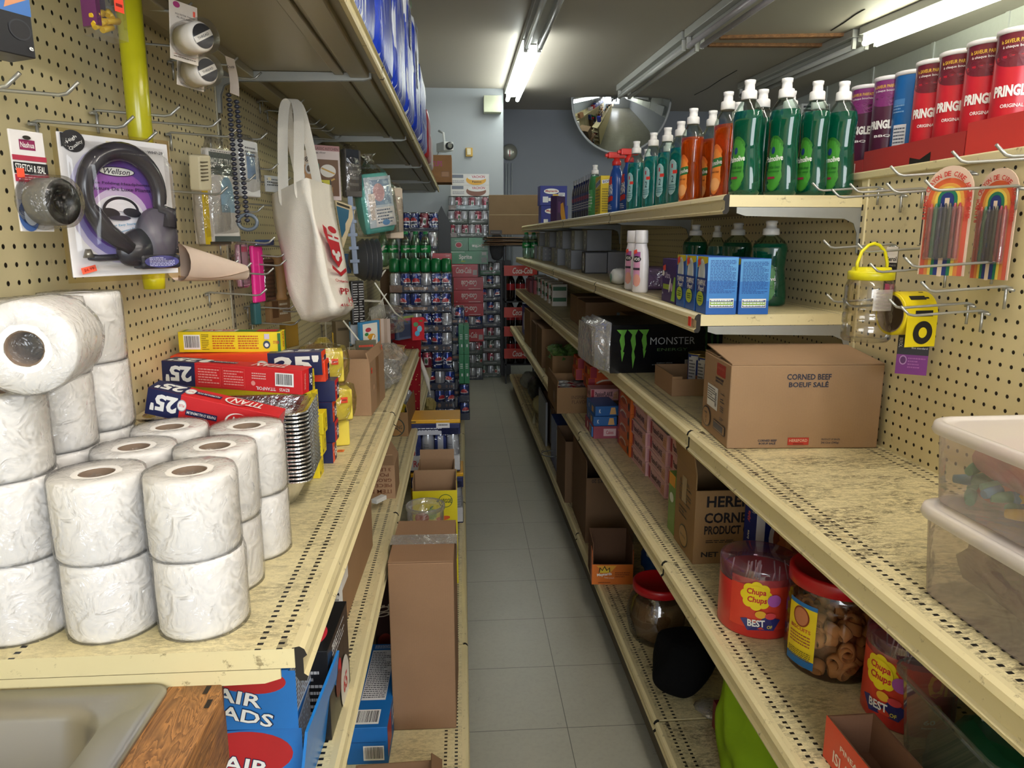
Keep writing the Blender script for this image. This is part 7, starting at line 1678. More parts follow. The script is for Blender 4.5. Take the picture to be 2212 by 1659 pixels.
MB().lathe([(.055, -.003), (.058, 0), (.055, .003), (.052, 0), (.055, -.003)], pm('6c6f70', .4, .4), 26, caps=(False, False)).obj('wire_ring', None, (.470, 3.72, .24), 0, 'grey ring handle sticking out over the base shelf edge', 'ring')
pack('carton', .12, .5, .26, board('6f5236'), {'L': [('r', .8, .5, .1, .8, 'a09c94')]}, None, (.575, 4.30, Z5), 0, 'brown carton with a pale board beside it, far on the base shelf', 'carton')
pack('white_board', .012, .4, .27, pm('8f9296', .5), None, None, (.492, 4.36, Z5), 0, 'pale grey board standing along the base shelf edge', 'board')
crumple('cloth_bundle', (.555, 4.95, Z5), .07, .10, .07, 'pale yellow cloth bundle far along the base shelf', 'cloth', cloth('b4a878', .5, 90), 51, amp=.08)
crumple('black_bag', (.57, 5.35, Z5), .08, .14, .10, 'black bin bag far along the base shelf', 'bag', pm('101114', .4), 52, amp=.2)
crumple('white_bag', (.56, 5.85, Z5), .08, .14, .07, 'crumpled pale bag at the far end of the base shelf', 'bag', cloth('8c8c88', .5, 90), 53, amp=.25)
MB().tube([(.487, 4.80, .20), (.47, 4.72, .14), (.468, 4.6, .10), (.48, 4.55, .06)], [.008, .016, .012, .004], cloth('b8b494', .4, 80), 8).obj('cloth_strip', label='limp pale strip of cloth hanging over the base shelf edge', cat='cloth')
snackjar(.600, 2.045, Z5, .098, .185, 'squat clear jar with a red lid on the base shelf', 'barrel')
o = crumple('blue_snack_bag', (.70, 2.46, Z5), .05, .06, .055, 'blue and white snack bag behind the squat jar', 'bag', pm('2c549c', .3), 61, amp=.15)
MB().lathe([(.0, .0), (.02, .004), (.02, .02), (0, .024)], pm('d8d8d4', .4), 14).obj('white_tip', o, (-.02, -.03, .085))
# black cloth bag drooping
KB = cloth('0b0b0d', .4, 200)
rr = random.Random(5); rs = []
path = [(.62, 1.86, .30, .075, .09), (.60, 1.82, .285, .09, .10), (.575, 1.77, .25, .085, .10), (.575, 1.72, .21, .075, .085), (.585, 1.685, .175, .06, .07), (.590, 1.675, .156, .035, .04)]
q = MB(); ring_ = []
for k in range(12):
    t = k / 11; z = .30 * (1 - t) + .1515 * t
    w_ = .085 * (math.sin(PI * (.18 + .75 * t)) ** .6); cx_ = .60 - .015 * t + .01 * math.sin(6 * t); cy_ = 1.80 - .045 * t
    ring_.append([(cx_ + w_ * (1 + .12 * math.sin(3 * a_ + 4 * t)) * math.cos(a_), cy_ + w_ * .95 * (1 + .14 * math.sin(2 * a_ + 3 * t + 1)) * math.sin(a_), z) for a_ in [2 * PI * j / 26 for j in range(26)]])
q.rings(ring_, KB, True)
q.obj('black_bag', label='black cloth bag slumped on the base shelf beside the squat jar', cat='bag', sub=1)
crumple('clear_bag', (.655, 1.66, Z5), .05, .045, .012, 'flat crumpled clear bag under the black cloth bag', 'bag', CB, 71, amp=.2)
pack('red_box', .02, .22, .075, pm('7c1c28', .4), {'F': [('r', .5, .5, .2, .8, 'd8d0cc')]}, None, (.640, 1.50, Z5), R(2), 'slim red and white box half behind the lime bag', 'box')
# lime shopping bag
LG = cloth('86a81e', .25, 60); ring_ = []
for k in range(16):
    t = k / 15; z = .1515 + .30 * t
    w_ = .085 * (1 - .55 * t ** 2.2) * (1.10 if .1 < t < .5 else 1)
    cx_, cy_ = .675 - .035 * t, 1.37 + .11 * t
    ring_.append([(cx_ + w_ * (1 + .13 * math.sin(5 * a_ + 5 * t) + .08 * math.sin(9 * a_ - 6 * t)) * math.cos(a_), cy_ + w_ * 1.25 * (1 + .08 * math.sin(3 * a_ + 4 * t)) * math.sin(a_), z + .012 * math.sin(3 * a_) * t) for a_ in [2 * PI * j / 34 for j in range(34)]])
o = MB().rings(ring_, LG, True).obj('shopping_bag', label='lime green reusable shopping bag on the base shelf', cat='bag', sub=1)
MB().pr(lambda u, v, h: Vector((.607 + .012 * v, 1.40 - u, .24 + v * .9)), 1, 1, [('t', 'Doing Our Part', .03, .035, .10, .010, '1c2410', -30), ('t', 'for future generations', .035, .018, .12, .009, '1c2410', -30), ('t', 'I FaireNotrePart', .02, .0, .10, .009, '1c2410', -30), ('t', '/ Love your bag', .03, -.018, .11, .009, '1c2410', -30)]).obj('printing', o)

# ------------------------------------------------------------------ the pegboard at the near right
GR = 'bare hooks on the right pegboard'
for tx, ty, L in ((1755, 395, .16), (1836, 397, .16), (1797, 409, .16), (1915, 396, .16)):
    hook('R', tx, ty, 'bare steel peg hook below the crisp cans, reaching over the green bottles', L, group='bare hooks below the crisp cans')
hook('R', 1924, 359, 'steel peg hook through the first crayon card', .16); hook('R', 1998, 389, 'long steel peg hook crossing the first crayon card', .17)
hook('R', 2057, 327, 'steel peg hook above the crayon cards, nearer the aisle tip', .17); hook('R', 2152, 312, 'steel peg hook cut off by the right edge of the picture', .17)
for tx, ty in ((1779, 519), (1852, 526), (1879, 569)): hook('R', tx, ty, 'bare steel peg hook over the yellow-handled jar', .16, group='bare hooks over the jar')
hook('R', 1954, 556, 'steel peg hook crossing the lower end of the crayon cards', .17)
hook('R', 1990, 609, 'bare steel peg hook under the crayon cards', .16)
hook('R', 1786, 636, 'steel peg hook in front of the hanging jar', .16); hook('R', 1820, 645, 'steel peg hook beside the jar into the yellow tape roll', .16)
hook('R', 1920, 646, 'steel peg hook through the yellow tape roll', .16); hook('R', 1946, 662, 'steel peg hook in front of the yellow tape roll', .16)
# crayon cards
SKN = 'e0b898'
def crayon(px0, y0, px1, y1, pt, pb, label):
    loc, w, rz, h = span(px0, y0, px1, y1, pt, pb)
    o = MB().prism([(-w / 2, 0), (w / 2, 0), (w / 2, h - w / 2)] + [(w / 2 * math.cos(t), h - w / 2 + w / 2 * math.sin(t)) for t in [PI * k / 12 for k in range(1, 12)]] + [(-w / 2, h - w / 2)], -.001, .001, pm('dfc4ae', .45), Matrix.Rotation(R(90), 4, 'X')).obj('crayon_card', None, loc, rz, label, 'crayons', 'rainbow crayon cards')
    fr = fl((-w / 2, -.0012, 0), (1, 0, 0), (0, 0, 1)); q = MB(); c = .5; ay = .66
    sp = [('e', .5, .70, .44, .19, 'd8643c'), ('r', .5, .35, .92, .70, 'd0604c'), ('r', .5, .35, .72, .70, 'dc8a4c'), ('e', .5, .70, .34, .145, 'e0a04c'), ('r', .5, .35, .56, .70, 'e8cc5c'), ('e', .5, .70, .27, .115, 'e8cc5c'), ('r', .5, .35, .42, .70, '2c7c5c'), ('e', .5, .70, .21, .09, '2c7c5c'), ('r', .5, .35, .28, .70, '2c3c7c'), ('e', .5, .70, .14, .06, '2c3c7c'), ('r', .5, .35, .10, .72, 'e4d0b8')]
    q.pr(fr, w, h, sp)
    txt = 'RAINBOW CRAYON DE CIRE ARC-EN-CIEL'
    R_ = .455 * w; cy_ = h * .72; L1 = h * .20; n = len(txt); tot = 2 * L1 + PI * R_; s = -.02
    for i, ch in enumerate(txt):
        t = (i + .5) / n * (tot * 1.02)
        if t < L1: x, y, a_ = -R_, cy_ - L1 + t, 90
        elif t < L1 + PI * R_: th = PI - (t - L1) / R_; x, y, a_ = R_ * math.cos(th), cy_ + R_ * math.sin(th), math.degrees(th) - 90
        else: x, y, a_ = R_, cy_ - (t - L1 - PI * R_), -90
        if ch != ' ': q.pr(fr, 1, 1, [('t', ch, x + w / 2, y, .0062 if ch != 'I' else .0018, .0085, 'c8463c', a_, .03)], 14)
    q.obj('printing', o)
    cols = ('a83c34', '3c6c4c', '24284c', '262830', '3c4438', '8c3440', '98343c')
    for k, cc in enumerate(cols):
        x = (-.30 + .10 * k) * w
        MB().lathe([(.0028, h * .16), (.0038, h * .17), (.0038, h * .60), (.0015, h * .66), (0, h * .665)], pm(cc, .35), 10, Matrix.Translation((x, -.006, 0))).obj('crayon', o)
    MB().box(-.36 * w, -.011, h * .14, .36 * w, -.001, h * .63, clear('fff4ea', .10, .06, 10, .06)).obj('blister', o, bev=.002)
    return o
crayon(1995, 1.28, 2096, 1.20, 362, 592, 'rainbow crayon card nearest the yellow tape, with a small price label')
crayon(2108, 1.24, 2192, 1.16, 367, 600, 'rainbow crayon card, second, beside the first one')
crayon(2186, 1.28, 2290, 1.18, 375, 604, 'rainbow crayon card cut off by the right edge of the picture')
o = spack('needle_card', (1974, 1.46, 1998, 1.42, 405, 538), .003, pm('e4cfb8', .5), 'orange and black card of needles behind the crayon cards', 'card', {'F': [('r', .55, .52, .8, .82, 'd8582c'), ('r', .85, .52, .2, .8, '242424'), ('r', .4, .5, .12, .66, '5a3a30'), ('l', .5, .05, .8, .06, 2, '3a3a34')]})
o = spack('pencil_card', (1912, 1.44, 1937, 1.42, 533, 632), .003, pm('1c1a1e', .45), 'black carded pencil leads with a white top, behind the hanging jar', 'card', {'F': [('r', .5, .88, 1, .24, 'ddd6cc'), ('t', 'Berol', .5, .74, .86, .10, BLACK, 0, .03), ('r', .5, .74, 1, .16, 'e4ddd4'), ('t', 'Berol', .5, .74, .86, .10, BLACK, 0, .03), ('t', 'NORTHRITE', .5, .60, .86, .04, '9a948c'), ('r', .6, .1, .8, .2, 'd0487c')]})
o = spack('purple_card', (1937, 1.36, 2006, 1.33, 722, 806), .003, pm('1e1a20', .45), 'purple and black card sticking out under the yellow tape', 'card', {'F': [('r', .5, .25, 1, .5, '7c2c84'), ('e', .22, .36, .12, .12, 'b888bc'), ('e', .22, .36, .09, .09, '5c2464'), ('l', .65, .3, .55, .3, 4, 'a860a8'), ('t', 'BEROL', .10, .8, .35, .08, 'c8c4c8', -90), ('t', 'fine standard', .7, .68, .5, .05, 'c8c4c8')]})
# hanging jar with yellow lid and handle
a = yp(1868, 735, 1.36); jc = clear('f4f2ee', .09, .05)
o = MB().lathe([(0, .004), (.040, 0), (.045, .006), (.045, .028), (.043, .032), (.045, .036), (.045, .052), (.043, .056), (.045, .060), (.045, .105), (.040, .118), (.030, .124)], jc, 36, caps=(False, False)).obj('hanging_jar', None, (a.x, a.y, a.z), R(10), 'empty clear plastic jar with yellow lid hanging by its handle', 'jar')
yl = pm('dcd21c', .35)
MB().lathe([(.036, .118), (.042, .119), (.042, .133), (.040, .135), (.036, .136), (.034, .142), (0, .142)], yl, 36, caps=(False, False)).obj('lid', o)
MB().tube([(-.033, 0, .134), (-.034, 0, .150), (-.026, 0, .172), (-.012, 0, .184), (0, 0, .187), (.012, 0, .184), (.026, 0, .172), (.034, 0, .150), (.033, 0, .134)], .0032, yl, 8).obj('handle', o)
MB().pr(CF(.0452, 0), 1, 1, [('r', -.004, .082, .04, .04, clear('e8e4de', .2, .2, 0, .35, 'd8cfc4')), ('l', -.004, .082, .03, .034, 5, '9a8e88')]).obj('label', o)
# caution tape roll
a = yp(1925, 678, 1.33)
yt = pm('e2cb18', .35)
T = Matrix.Rotation(R(8), 4, 'Z') @ Matrix.Rotation(R(90), 4, 'Y')
o = MB().lathe([(.036, -.033), (.0405, -.033), (.0415, -.032), (.0415, .032), (.0405, .033), (.036, .033), (.036, -.033)], yt, 44, T, (False, False)).obj('caution_tape', None, (a.x + .034, a.y + .01, a.z), 0, 'roll of yellow and black caution tape hung on a peg hook', 'tape roll')
MB().lathe([(.0362, -.0332), (.0362, .0332), (.0345, .0332), (.0345, -.0332), (.0362, -.0332)], pm('7d6a58', .8), 36, T, (False, False)).obj('core', o)
T2 = Matrix.Rotation(R(8), 4, 'Z')
def tfr(u, v, h):      # u along the roll's axis, -v from its top over the near side, then hanging straight
    r0 = .0417 + h; v = -v; q = v / .0417
    return T2 @ (Vector((u, -r0 * math.sin(q), r0 * math.cos(q))) if q < PI / 2 else Vector((u, -r0, -(v - .0417 * PI / 2))))
MB().grid(lambda i, j: tfr(-.030 + .066 * i, .02 - .145 * j, .0004), 6, 24, yt).obj('loose_end', o)
class _TF:
    curved = 1
    def __call__(s, u, v, h): return tfr(u, v, h + .0006)
MB().pr(_TF(), 1, 1, [('r', .020, -.030, .010, .040, BLACK), ('r', .0, -.030, .034, .010, BLACK), ('r', .006, -.062, .038, .011, BLACK), ('e', .006, -.098, .021, .022, BLACK), ('e', .006, -.098, .009, .010, yt)]).obj('lettering', o)

# ------------------------------------------------------------------ crisp cans in their display cartons
def crisp(c1, c2, flav):
    r, h = .0375, .236
    b_ = pm(c1, .3); d_ = pm(c2, .3)
    o = MB().lathe([(0, 0), (r * .98, 0), (r, .003), (r, h * .80), (r, h - .008)], b_, 40, caps=(False, False), mfn=lambda i: d_ if i == 3 else b_).obj('crisp_can')
    MB().lathe([(r, h - .009), (r + .0016, h - .008), (r + .0016, h), (r - .001, h + .001), (r - .003, h - .001), (0, h - .001)], pm('eceaea', .3), 40, caps=(False, False)).obj('lid', o)
    if flav:
        sp = [('e', 0, .190, .044, .022, c2), ('t', 'le SAVEUR PARFAITE', 0, .213, .060, .007, 'e0b840', 0, .02), ('t', 'à chaque bouchée', 0, .203, .052, .006, WHITE, 0, .01), ('t', 'PRINGLES', 0, .128, .066, .020, WHITE, 0, .05), ('t', flav, 0, .102, .036, .0065, WHITE, 0, .02), ('e', -.012, .055, .016, .010, 'e0a048', -20), ('e', .010, .040, .020, .012, 'd8943c', 15), ('e', .0, .020, .022, .012, 'c88438', -10)]
        if flav == 'BBQ': sp[5:] = [('e', 0, .03, .02, .012, '7c4030'), ('e', -.01, .045, .014, .008, '8c4c38')]
    else: sp = [('r', -.02, .17, .03, .012, '4c88c8'), ('l', -.02, .155, .03, .02, 3, '8cb4dc'), ('r', -.012, .07, .030, .10, 'dfe2e8'), ('l', -.012, .07, .026, .09, 12, '4a5468'), ('t', '6', .02, .215, .006, .010, '1c3c70')]
    MB().pr(CF(r, 0), 1, 1, sp).obj('label', o)
    return o
cr = crisp('c4202e', '6a1c28', 'ORIGINAL'); cb = crisp('4c2038', '7c2c6c', 'BBQ'); cl_ = crisp('1c64a8', '1c64a8', None)
ZP = 1.5135
for k, (s_, px, X, rz, lab) in enumerate(((cb, 1864, 1.02, -50, 'dark barbecue crisp can farthest from the camera, above the green bottles'), (cb, 1914, 1.02, -48, 'dark barbecue crisp can next to the blue one'), (cl_, 1960, 1.035, -45, 'blue crisp can turned to show its small print'),
    (cr, 2006, 1.02, -44, 'red crisp can next to the blue one'), (cr, 2058, 1.02, -42, 'red crisp can, second from the blue one'), (cr, 2118, 1.02, -40, 'red crisp can, third from the blue one'), (cr, 2184, 1.02, -40, 'red crisp can at the right edge of the picture'))):
    put(s_, US, X, yx(px, X, 1.6), ZP + .003, rz, lab, 'crisp can', 'crisp cans on top of the shelving')
def tray_(y0, y1, hh, label, c, sp):
    o = MB().box(-.048, 0, 0, -.045, y1 - y0, hh, c).box(.045, 0, 0, .048, y1 - y0, hh, c).box(-.045, 0, 0, .045, .003, hh, c).box(-.045, y1 - y0 - .003, 0, .045, y1 - y0, hh, c).box(-.045, .003, 0, .045, y1 - y0 - .003, .002, c)
    o = o.obj('display_tray', None, (1.018, y0, ZP), 0, label, 'tray', 'red display trays of crisp cans')
    if sp: MB().pr(fl((-.0482, y1 - y0, 0), (0, -1, 0), (0, 0, 1)), y1 - y0, hh, sp).obj('printing', o)
    return o
rc = pm('a83230', .5)
tray_(1.755, 1.90, .055, 'low red display tray with a white barcode label', rc, [('r', .42, .48, .7, .8, 'e8e6e4'), ('l', .3, .7, .3, .2, 3, '3a3a40'), ('t', 'Original', .6, .78, .14, .08, '3a3a40'), ('b', .5, .3, .46, .36)])
tray_(1.395, 1.752, .072, 'long red display tray with a black badge', rc, [('p', [(.52, .0), (.52, .55), (.62, .45), (.72, .62), (.72, .0)], '1c1818'), ('t', 'PRINGLES', .62, .20, .18, .22, 'd8c48c', 0, .02)])
tray_(1.10, 1.39, .085, 'brighter red display tray at the right edge', pm('c83a34', .5), [])

# ================================================================== THE FAR END OF THE AISLE
def stack(xl, xr, Y, rows, nm, group, nx, ny=2, xshift=()):
    """rows from the floor up: (kind, label)"""
    pass
GP = 'cola cases stacked at the end of the left shelving'
kin = [['pepsi', 'panel', 'pepsi'], ['pepsi', 'pepsi', 'panel']]
for j in range(8):
    wr = j == 3
    case(-.265 + (.012 if j < 3 else 0) + random.uniform(-.004, .004), 4.65 + .066, .1505 + .1270 * j, R(random.uniform(-1, 1)), 'blue cola case, %s from the bottom of the tall stack%s' % ((ORD + ['eighth'])[j], ', plain shrink-wrapped' if wr else ''), ['pepsi', 'mixed', 'pepsi'] if wr else kin[j % 2], 6, 2, group=GP, trayh=.012 if wr else .045, prints=[] if wr else None)
for j in range(6):
    case(-.045 + .008 * math.sin(j), 5.10, .1505 + .127 * j, 0, 'narrow cola case beside the tall stack, %s from the bottom' % ORD[j], ['panel', 'pepsi'], 2, 2, group='narrow cola cases')
SPG = pm('12804a', .35)
spt = [('t', 'Sprite', .5, .55, .7, .3, WHITE, 90, .03), ('e', .5, .8, .1, .05, 'e8d820')]
for k in range(4):
    pack('drinks_box', .034, .12, .20, SPG, {'F': [('l', .5, .6, .5, .2, 3, 'e4ece8'), ('r', .6, .3, .3, .1, 'dfe8e2')]}, None, (-.012 + .036 * (k % 2), 4.90, .4055 + .201 * (k // 2)), R(0), 'green soda box standing on end, %s, %s' % (['left', 'right'][k % 2], ['lower', 'upper'][k // 2]), 'drinks box', 'green soda boxes on end')
for j in range(2): case(.005, 4.90, .1505 + .127 * j, 0, 'single-width cola case under the green boxes, %s one' % ['lower', 'upper'][j], ['pepsi'], 1, 2, group='single-width cola cases', prints=[])
# bottles over the cola stack
pack('carton', .42, .34, 1.015, board('6c5236'), None, None, (-.33, 5.02, Z5), 0, 'tall brown carton stack hidden behind the cola cases', 'carton')
def sbottle():
    C_ = clear('dff0e6', .10, .05); g_ = pm('128a44', .3)
    prof = [(0, .006), (.022, 0), (.031, .012), (.032, .05), (.030, .08), (.032, .10), (.032, .135), (.029, .165), (.016, .200), (.0125, .212)]
    o = MB().lathe(prof, C_, 20, caps=(False, False)).obj('soda_bottle')
    MB().lathe([(.0324, .092), (.0328, .094), (.0328, .136), (.0324, .138)], g_, 20, caps=(False, False)).obj('label', o)
    MB().pr(CF(.0330, 0), 1, 1, [('t', 'Sprite', 0, .115, .046, .016, WHITE, 8, .03)]).obj('lettering', o)
    MB().lathe([(.0135, .208), (.014, .210), (.014, .226), (0, .227)], pm('1c8c4c', .4), 14).obj('cap', o)
    return o
sb = sbottle()
for k in range(10):
    x = -.525 + .066 * (k % 5) + (.02 if k % 5 > 1 else 0)
    put(sb, US, x, 4.92 + .07 * (k // 5), 1.190, random.uniform(-40, 40), 'clear soda bottle with a green label over the cola stack, %s row' % ['front', 'back'][k // 5], 'bottle', 'clear soda bottles over the cola stack, %s row' % ['front', 'back'][k // 5], sc=1.02)
for k in range(6):
    q_ = CANS.get('spr')
    if q_ is None:
        m_ = MB().lathe([(0, 0), (.030, 0), (.033, .01), (.033, .075), (.022, .085), (.0, .087)], pm('12703c', .3), 14).obj('green_pack'); CANS['spr'] = m_; c = m_
    else: c = dup(q_)
    c.location = (-.43 + .066 * k, 4.69, 1.1665); c['label'] = 'short green can on top of the tall cola stack'; c['category'] = 'can'; c['group'] = 'short green cans on the cola stack'
# cola cases behind
for j in range(3):
    case(-.315 + .01 * j, 5.32, 1.17 + .130 * j + .0, 0, 'cola case high behind the clear bottles, %s' % ['lowest', 'middle', 'top'][j], ['pepsi', 'mixed', 'pepsi'] if j == 2 else ['pepsi', 'panel'], 4, 2, group='cola cases behind the bottles', trayh=.02, prints=[])
pack('drinks_box', .13, .12, .105, pm('c01c28', .35), {'F': [('l', .8, .85, .2, .1, 2, 'f0d0d0'), ('t', '12', .85, .25, .1, .14, WHITE)]}, None, (-.135, 5.08, 1.17), 0, 'red soda box beside the clear bottles', 'drinks box'); pack('carton', .13, .12, 1.019, board('6c5236'), None, None, (-.135, 5.26, Z5), 0, 'brown carton column under the high cola cases', 'carton')

# second stack, farther back
YF = 7.02
def z7(py): return yp(1010, py, YF).z
rowsF = [('case', 'panel', 825, 797, 'dark soda case on the floor', '2c3440'), ('case', 'ginger', 797, 772, 'ginger ale case, second from the floor', '33443c'), ('case', 'mixed', 772, 747, 'ginger ale case, third from the floor', '33443c'), ('coke', 0, 747, 720, 'red cola box between the can cases', 0), ('case', 'pepsi', 720, 692, 'cola can case under the four red boxes', '26304a'),
         ('coke', 180, 692, 665, 'red cola box with upside-down lettering, lowest of three', 0), ('coke', 180, 665, 638, 'red cola box with upside-down lettering, middle of three', 0), ('coke', 180, 638, 611, 'red cola box with upside-down lettering, highest of three', 0), ('coke', 0, 611, 583, 'red cola box shifted left on top of the others', 0)]
zc = 0
CK = lambda r_: {'F': [('t', 'Coca-Cola', .52, .52, .52, .46, 'f0e0dc', r_, .02, .3), ('r', .30 if r_ == 0 else .70, .90 if r_ == 0 else .10, .4, .05, 'e8c0bc'), ('r', .9, .35, .14, .4, 'b8b0b0') if r_ == 0 else ('r', .1, .1, .05, .05, 'd0a0a0')]}
for j, (kd, kk, yb_, yt_, lab, tr_) in enumerate(rowsF):
    hh = .1235
    if kd == 'case': case(.060, YF + .066, zc, 0, lab, [kk, 'silver' if kk != 'pepsi' else 'panel'], 4, 2, tray=tr_, group='can cases in the far stack', prints=[('t', 'Rainbow Pack', .3, .5, .3, .4, 'a8b0a8')] if kk == 'ginger' else [('l', .5, .5, .6, .4, 1, '8a8a84')])
    else: pack('drinks_box', .285, .13, .122, pm('b81826', .3), CK(kk), None, (.060 - (.05 if j == 8 else 0), YF + .066, zc), 0, lab, 'drinks box', 'red cola boxes in the far stack')
    zc += .1275 if kd == 'case' else .1245
zS = zc
pack('drinks_box', .37, .13, .122, pm('128048', .3), {'F': [('t', 'Sprite', .42, .5, .34, .46, WHITE, 0, .03), ('r', .9, .80, .12, .26, 'dfe6e2'), ('r', .9, .3, .14, .4, 'a8b0ac'), ('r', .2, .92, .4, .06, 'c8dcd0'), ('e', .36, .2, .06, .05, 'a8c83c')]}, None, (.065, YF + .066, zS), 0, 'wide green soda box in the far stack', 'drinks box', 'green soda boxes in the far stack')
pack('drinks_box', .183, .13, .122, pm('1a6c40', .3), {'F': [('e', .5, .45, .18, .22, 'd8d0c8'), ('e', .5, .45, .15, .18, 'b03040'), ('l', .5, .8, .4, .08, 1, 'a8c8b4')]}, None, (-.028, YF + .066, zS + .1235), 0, 'dark green box with a red and white crest', 'drinks box', 'green soda boxes in the far stack')
pack('drinks_box', .183, .13, .122, pm('128048', .3), {'F': [('t', 'Sprite', .5, .38, .66, .34, WHITE, 180, .03)]}, None, (.158, YF + .066, zS + .1235), 0, 'green soda box with upside-down lettering', 'drinks box', 'green soda boxes in the far stack')
zT = zS + .247
case(.065, YF + .066, zT, 0, 'ginger ale case on top of the green boxes', ['mixed', 'silver'], 6, 2, tray='3c4c44', s=.063, group='can cases in the far stack', prints=[('r', .12, .5, .2, .9, '8a7c74'), ('t', 'Rainbow Pack', .5, .6, .4, .4, 'a8b4ac')])
for k in range(2): case(-.035 + .195 * k, YF + .066, zT + .1275, 0, 'small shrink-wrapped can pack above the ginger ale, %s one' % ['left-standing', 'second'][k], ['silver', 'mixed'], 3, 2, tray='4c5a50', s=.061, group='small can packs in the far stack', prints=[('l', .5, .5, .6, .4, 1, '9aa49c')])
case(.07, YF + .066, zT + .255, 0, 'silver can case directly under the white cake boxes', ['silver', 'mixed'], 6, 2, tray='6a7c80', s=.063, group='can cases in the far stack', prints=[('e', .5, .5, .3, .4, '9ab0b8'), ('r', .1, .5, .18, .9, '8a7c74')])
for k in range(2):
    pack('cake_box', .36, .16, .100, pm('dcdad8', .4), {'F': [('r', .18, .78, .3, .3, '6c7484'), ('l', .2, .3, .3, .3, 3, '6c7484'), ('e', .66, .45, .26, .45, ['7c4a30', 'e0a82c'][k]), ('e', .68, .66, .24, .24, 'e4e4e4'), ('t', 'VACHON', .72, .75, .34, .24, 'b83c58', 0, .02)] + ([('r', .66, .3, .4, .28, 'e0a82c'), ('t', "Passion", .68, .3, .24, .18, '3c2c1c', 0, .02)] if k else [])}, None, (.085, YF + .08, zT + .3825 + .101 * k), 0, 'white cake box on top of the far stack, %s one' % ['lower', 'upper'][k], 'cake box', 'white cake boxes on the far stack')
# third column, just right of it
zc = 0
for j in range(9):
    kk = [['ginger', 'silver'], ['mixed', 'silver'], ['ginger', 'silver'], ['mixed', 'silver'], ['pepsi', 'silver'], ['pepsi', 'panel'], ['silver', 'pepsi'], ['pepsi', 'silver'], ['ginger', 'silver']][j]
    case(.275, 7.20, zc, 0, 'can case in the narrow far column, %s from the floor' % (ORD + ['eighth', 'ninth'])[j], kk, 3, 2, tray=['3c4c40', '34443c', '4c4440', '34443c', '2c3448', '2c3448', '2c3448', '3c4c40', '2c7048'][j], group='can cases in the narrow far column', prints=[('l', .5, .5, .6, .4, 1, '8a8c84')]); zc += .1275
# dark board, grey bag and cola rack
o = MB().prism([(0, 0), (.11, 0), (.11, 1.50), (.03, 1.66), (0, 1.60)], 0, .03, pm('3c4046', .5), Matrix.Rotation(R(90), 4, 'X')).obj('dark_board', None, (-.21, 6.75, 0), R(6), 'tall dark grey board with a peaked top left of the far stack', 'board')
crumple('grey_bag', (.345, 7.3, 1.16), .07, .07, .13, 'dusty grey bag behind the far stack', 'bag', cloth('6a6a6a', .5, 60), 81, amp=.1)
pack('black_cabinet', .14, .12, 1.155, pm('101214', .4), None, None, (.415, 7.32, 0), 0, 'narrow black stand in the dark between the far stack and the cola rack', 'cabinet')
rk2 = MB().box(0, 0, 0, .014, .014, 1.32, BLACK).box(.30, 0, 0, .314, .014, 1.32, BLACK).box(0, .38, 0, .014, .394, 1.32, BLACK).box(.30, .38, 0, .314, .394, 1.32, BLACK)
for z in (.18, .48, .78, 1.08, 1.30): rk2.box(0, 0, z, .314, .394, z + .012, BLACK)
rk2 = rk2.obj('display_rack', None, (.40, 6.80, 0), 0, 'black wire display rack with red cola signs at the end of the right shelving', 'rack')
for k, z in enumerate((.20, .44, .66, .93)):
    zz = yp(1095, (775, 727, 686, 596)[k], 6.78).z
    s_ = MB().box(-.01, -.012, zz, .30, -.004, zz + .095, pm('c03c30', .4)).pr(fl((-.01, -.0122, zz), (1, 0, 0), (0, 0, 1)), .31, .095, [('t', 'Coca-Cola', .56, .5, .6, .6, 'f0e4e0', 0, .02, .3)]).obj('sign', rk2)
def pet(c, lid, x, y, z, label, g):
    key = 'pet' + c
    if key not in CANS:
        o = MB().lathe([(0, .004), (.035, 0), (.045, .02), (.045, .20), (.04, .23), (.016, .285), (.014, .30)], liquid(c, .3), 18, caps=(False, False)).obj('soda_bottle')
        MB().lathe([(.016, .296), (.016, .315), (0, .316)], lid, 12).obj('cap', o)
        MB().lathe([(.0455, .12), (.0455, .19)], pm({'0c5c34': '1c9c50', '1c0c08': 'a01c24'}[c], .3), 18, caps=(False, False)).obj('label', o)
        CANS[key] = o
    else: o = dup(CANS[key])
    o.location = (x, y, z); o['label'] = label; o['category'] = 'bottle'; o['group'] = g
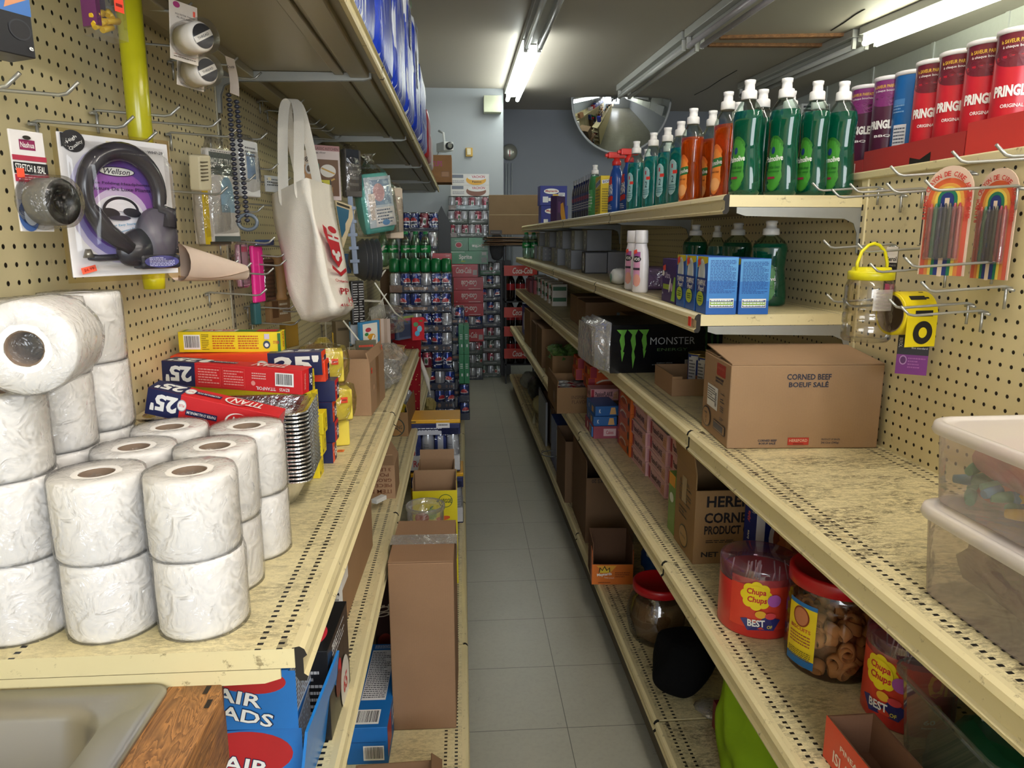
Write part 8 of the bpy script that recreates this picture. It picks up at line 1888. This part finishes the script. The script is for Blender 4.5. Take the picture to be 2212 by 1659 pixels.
for j, z in enumerate((.1925, .4925, .7925)):
    for k in range(3): pet('1c0c08', 'b01c24', .455 + .095 * k, 6.87, z, 'large dark cola bottle on the %s shelf of the rack' % ['bottom', 'second', 'third'][j], 'large cola bottles on the rack, %s shelf' % ['bottom', 'second', 'third'][j]) if z < .79 else None
for k in range(3):
    o_ = dup(CANS['pet1c0c08'], (.455 + .095 * k, 6.87, .7925), None, 'dark cola bottle on the third shelf of the rack', 'large cola bottles on the rack, third shelf'); o_.scale = (1, 1, .85)
# flattened cardboard and the big carton on top of the rack
for k in range(5):
    MB().box(-.30, -.24, 0, .34, .24, .008, board(('8a6a48', '7a5c40', '94724e', '6c5440', '8f6f4c')[k])).obj('flat_cardboard', None, (.50 + .012 * (k % 3), 7.02, 1.3125 + .016 * k), (R(1.2 * (k % 2)), R((-1.5, 1, -.6, 1.8, 0)[k] * .5), R(2 * k - 3)), 'flattened cardboard sheet under the big carton, %s from the bottom' % ORD[k], 'cardboard', 'flattened cardboard sheets')
a, b = yp(1060, 505, 6.9), yp(1160, 512, 6.9)
o = MB().box(-.235, -.16, 0, .235, .16, .36, board('8f7350')).obj('carton', None, ((a.x + b.x) / 2 + .02, 7.05, 1.408), R(-7), 'big brown carton perched at the far end of the right shelving', 'carton', bev=.003)
MB().pr(fl((-.235, -.1605, 0), (1, 0, 0), (0, 0, 1)), .47, .36, [('r', .5, .50, .98, .012, 'b8a47c'), ('r', .14, .06, .24, .10, '3c3834'), ('l', .14, .06, .2, .03, 1, '8a8680')]).obj('printing', o)
# green bottles at the far end of the shelves
for k in range(4):
    o_ = dup(sb, (.545 + .062 * (k % 2), 6.15 + .075 * (k // 2), Z2), 0, 'clear green-labelled bottle at the far end of the second shelf, %s' % ['aisle side, near', 'pegboard side, near', 'aisle side, far', 'pegboard side, far'][k], 'bottles at the far end of the second shelf')
    o_.scale = (.95,) * 3
for k in range(2):
    pack('red_crate', .12, .16, .10, pm('8c1c28', .4), None, None, (.62, 6.1 + .2 * k, Z3), 0, 'dark red crate at the far end of the middle shelf, %s one' % ['nearer', 'farther'][k], 'crate', 'red crates at the far end')
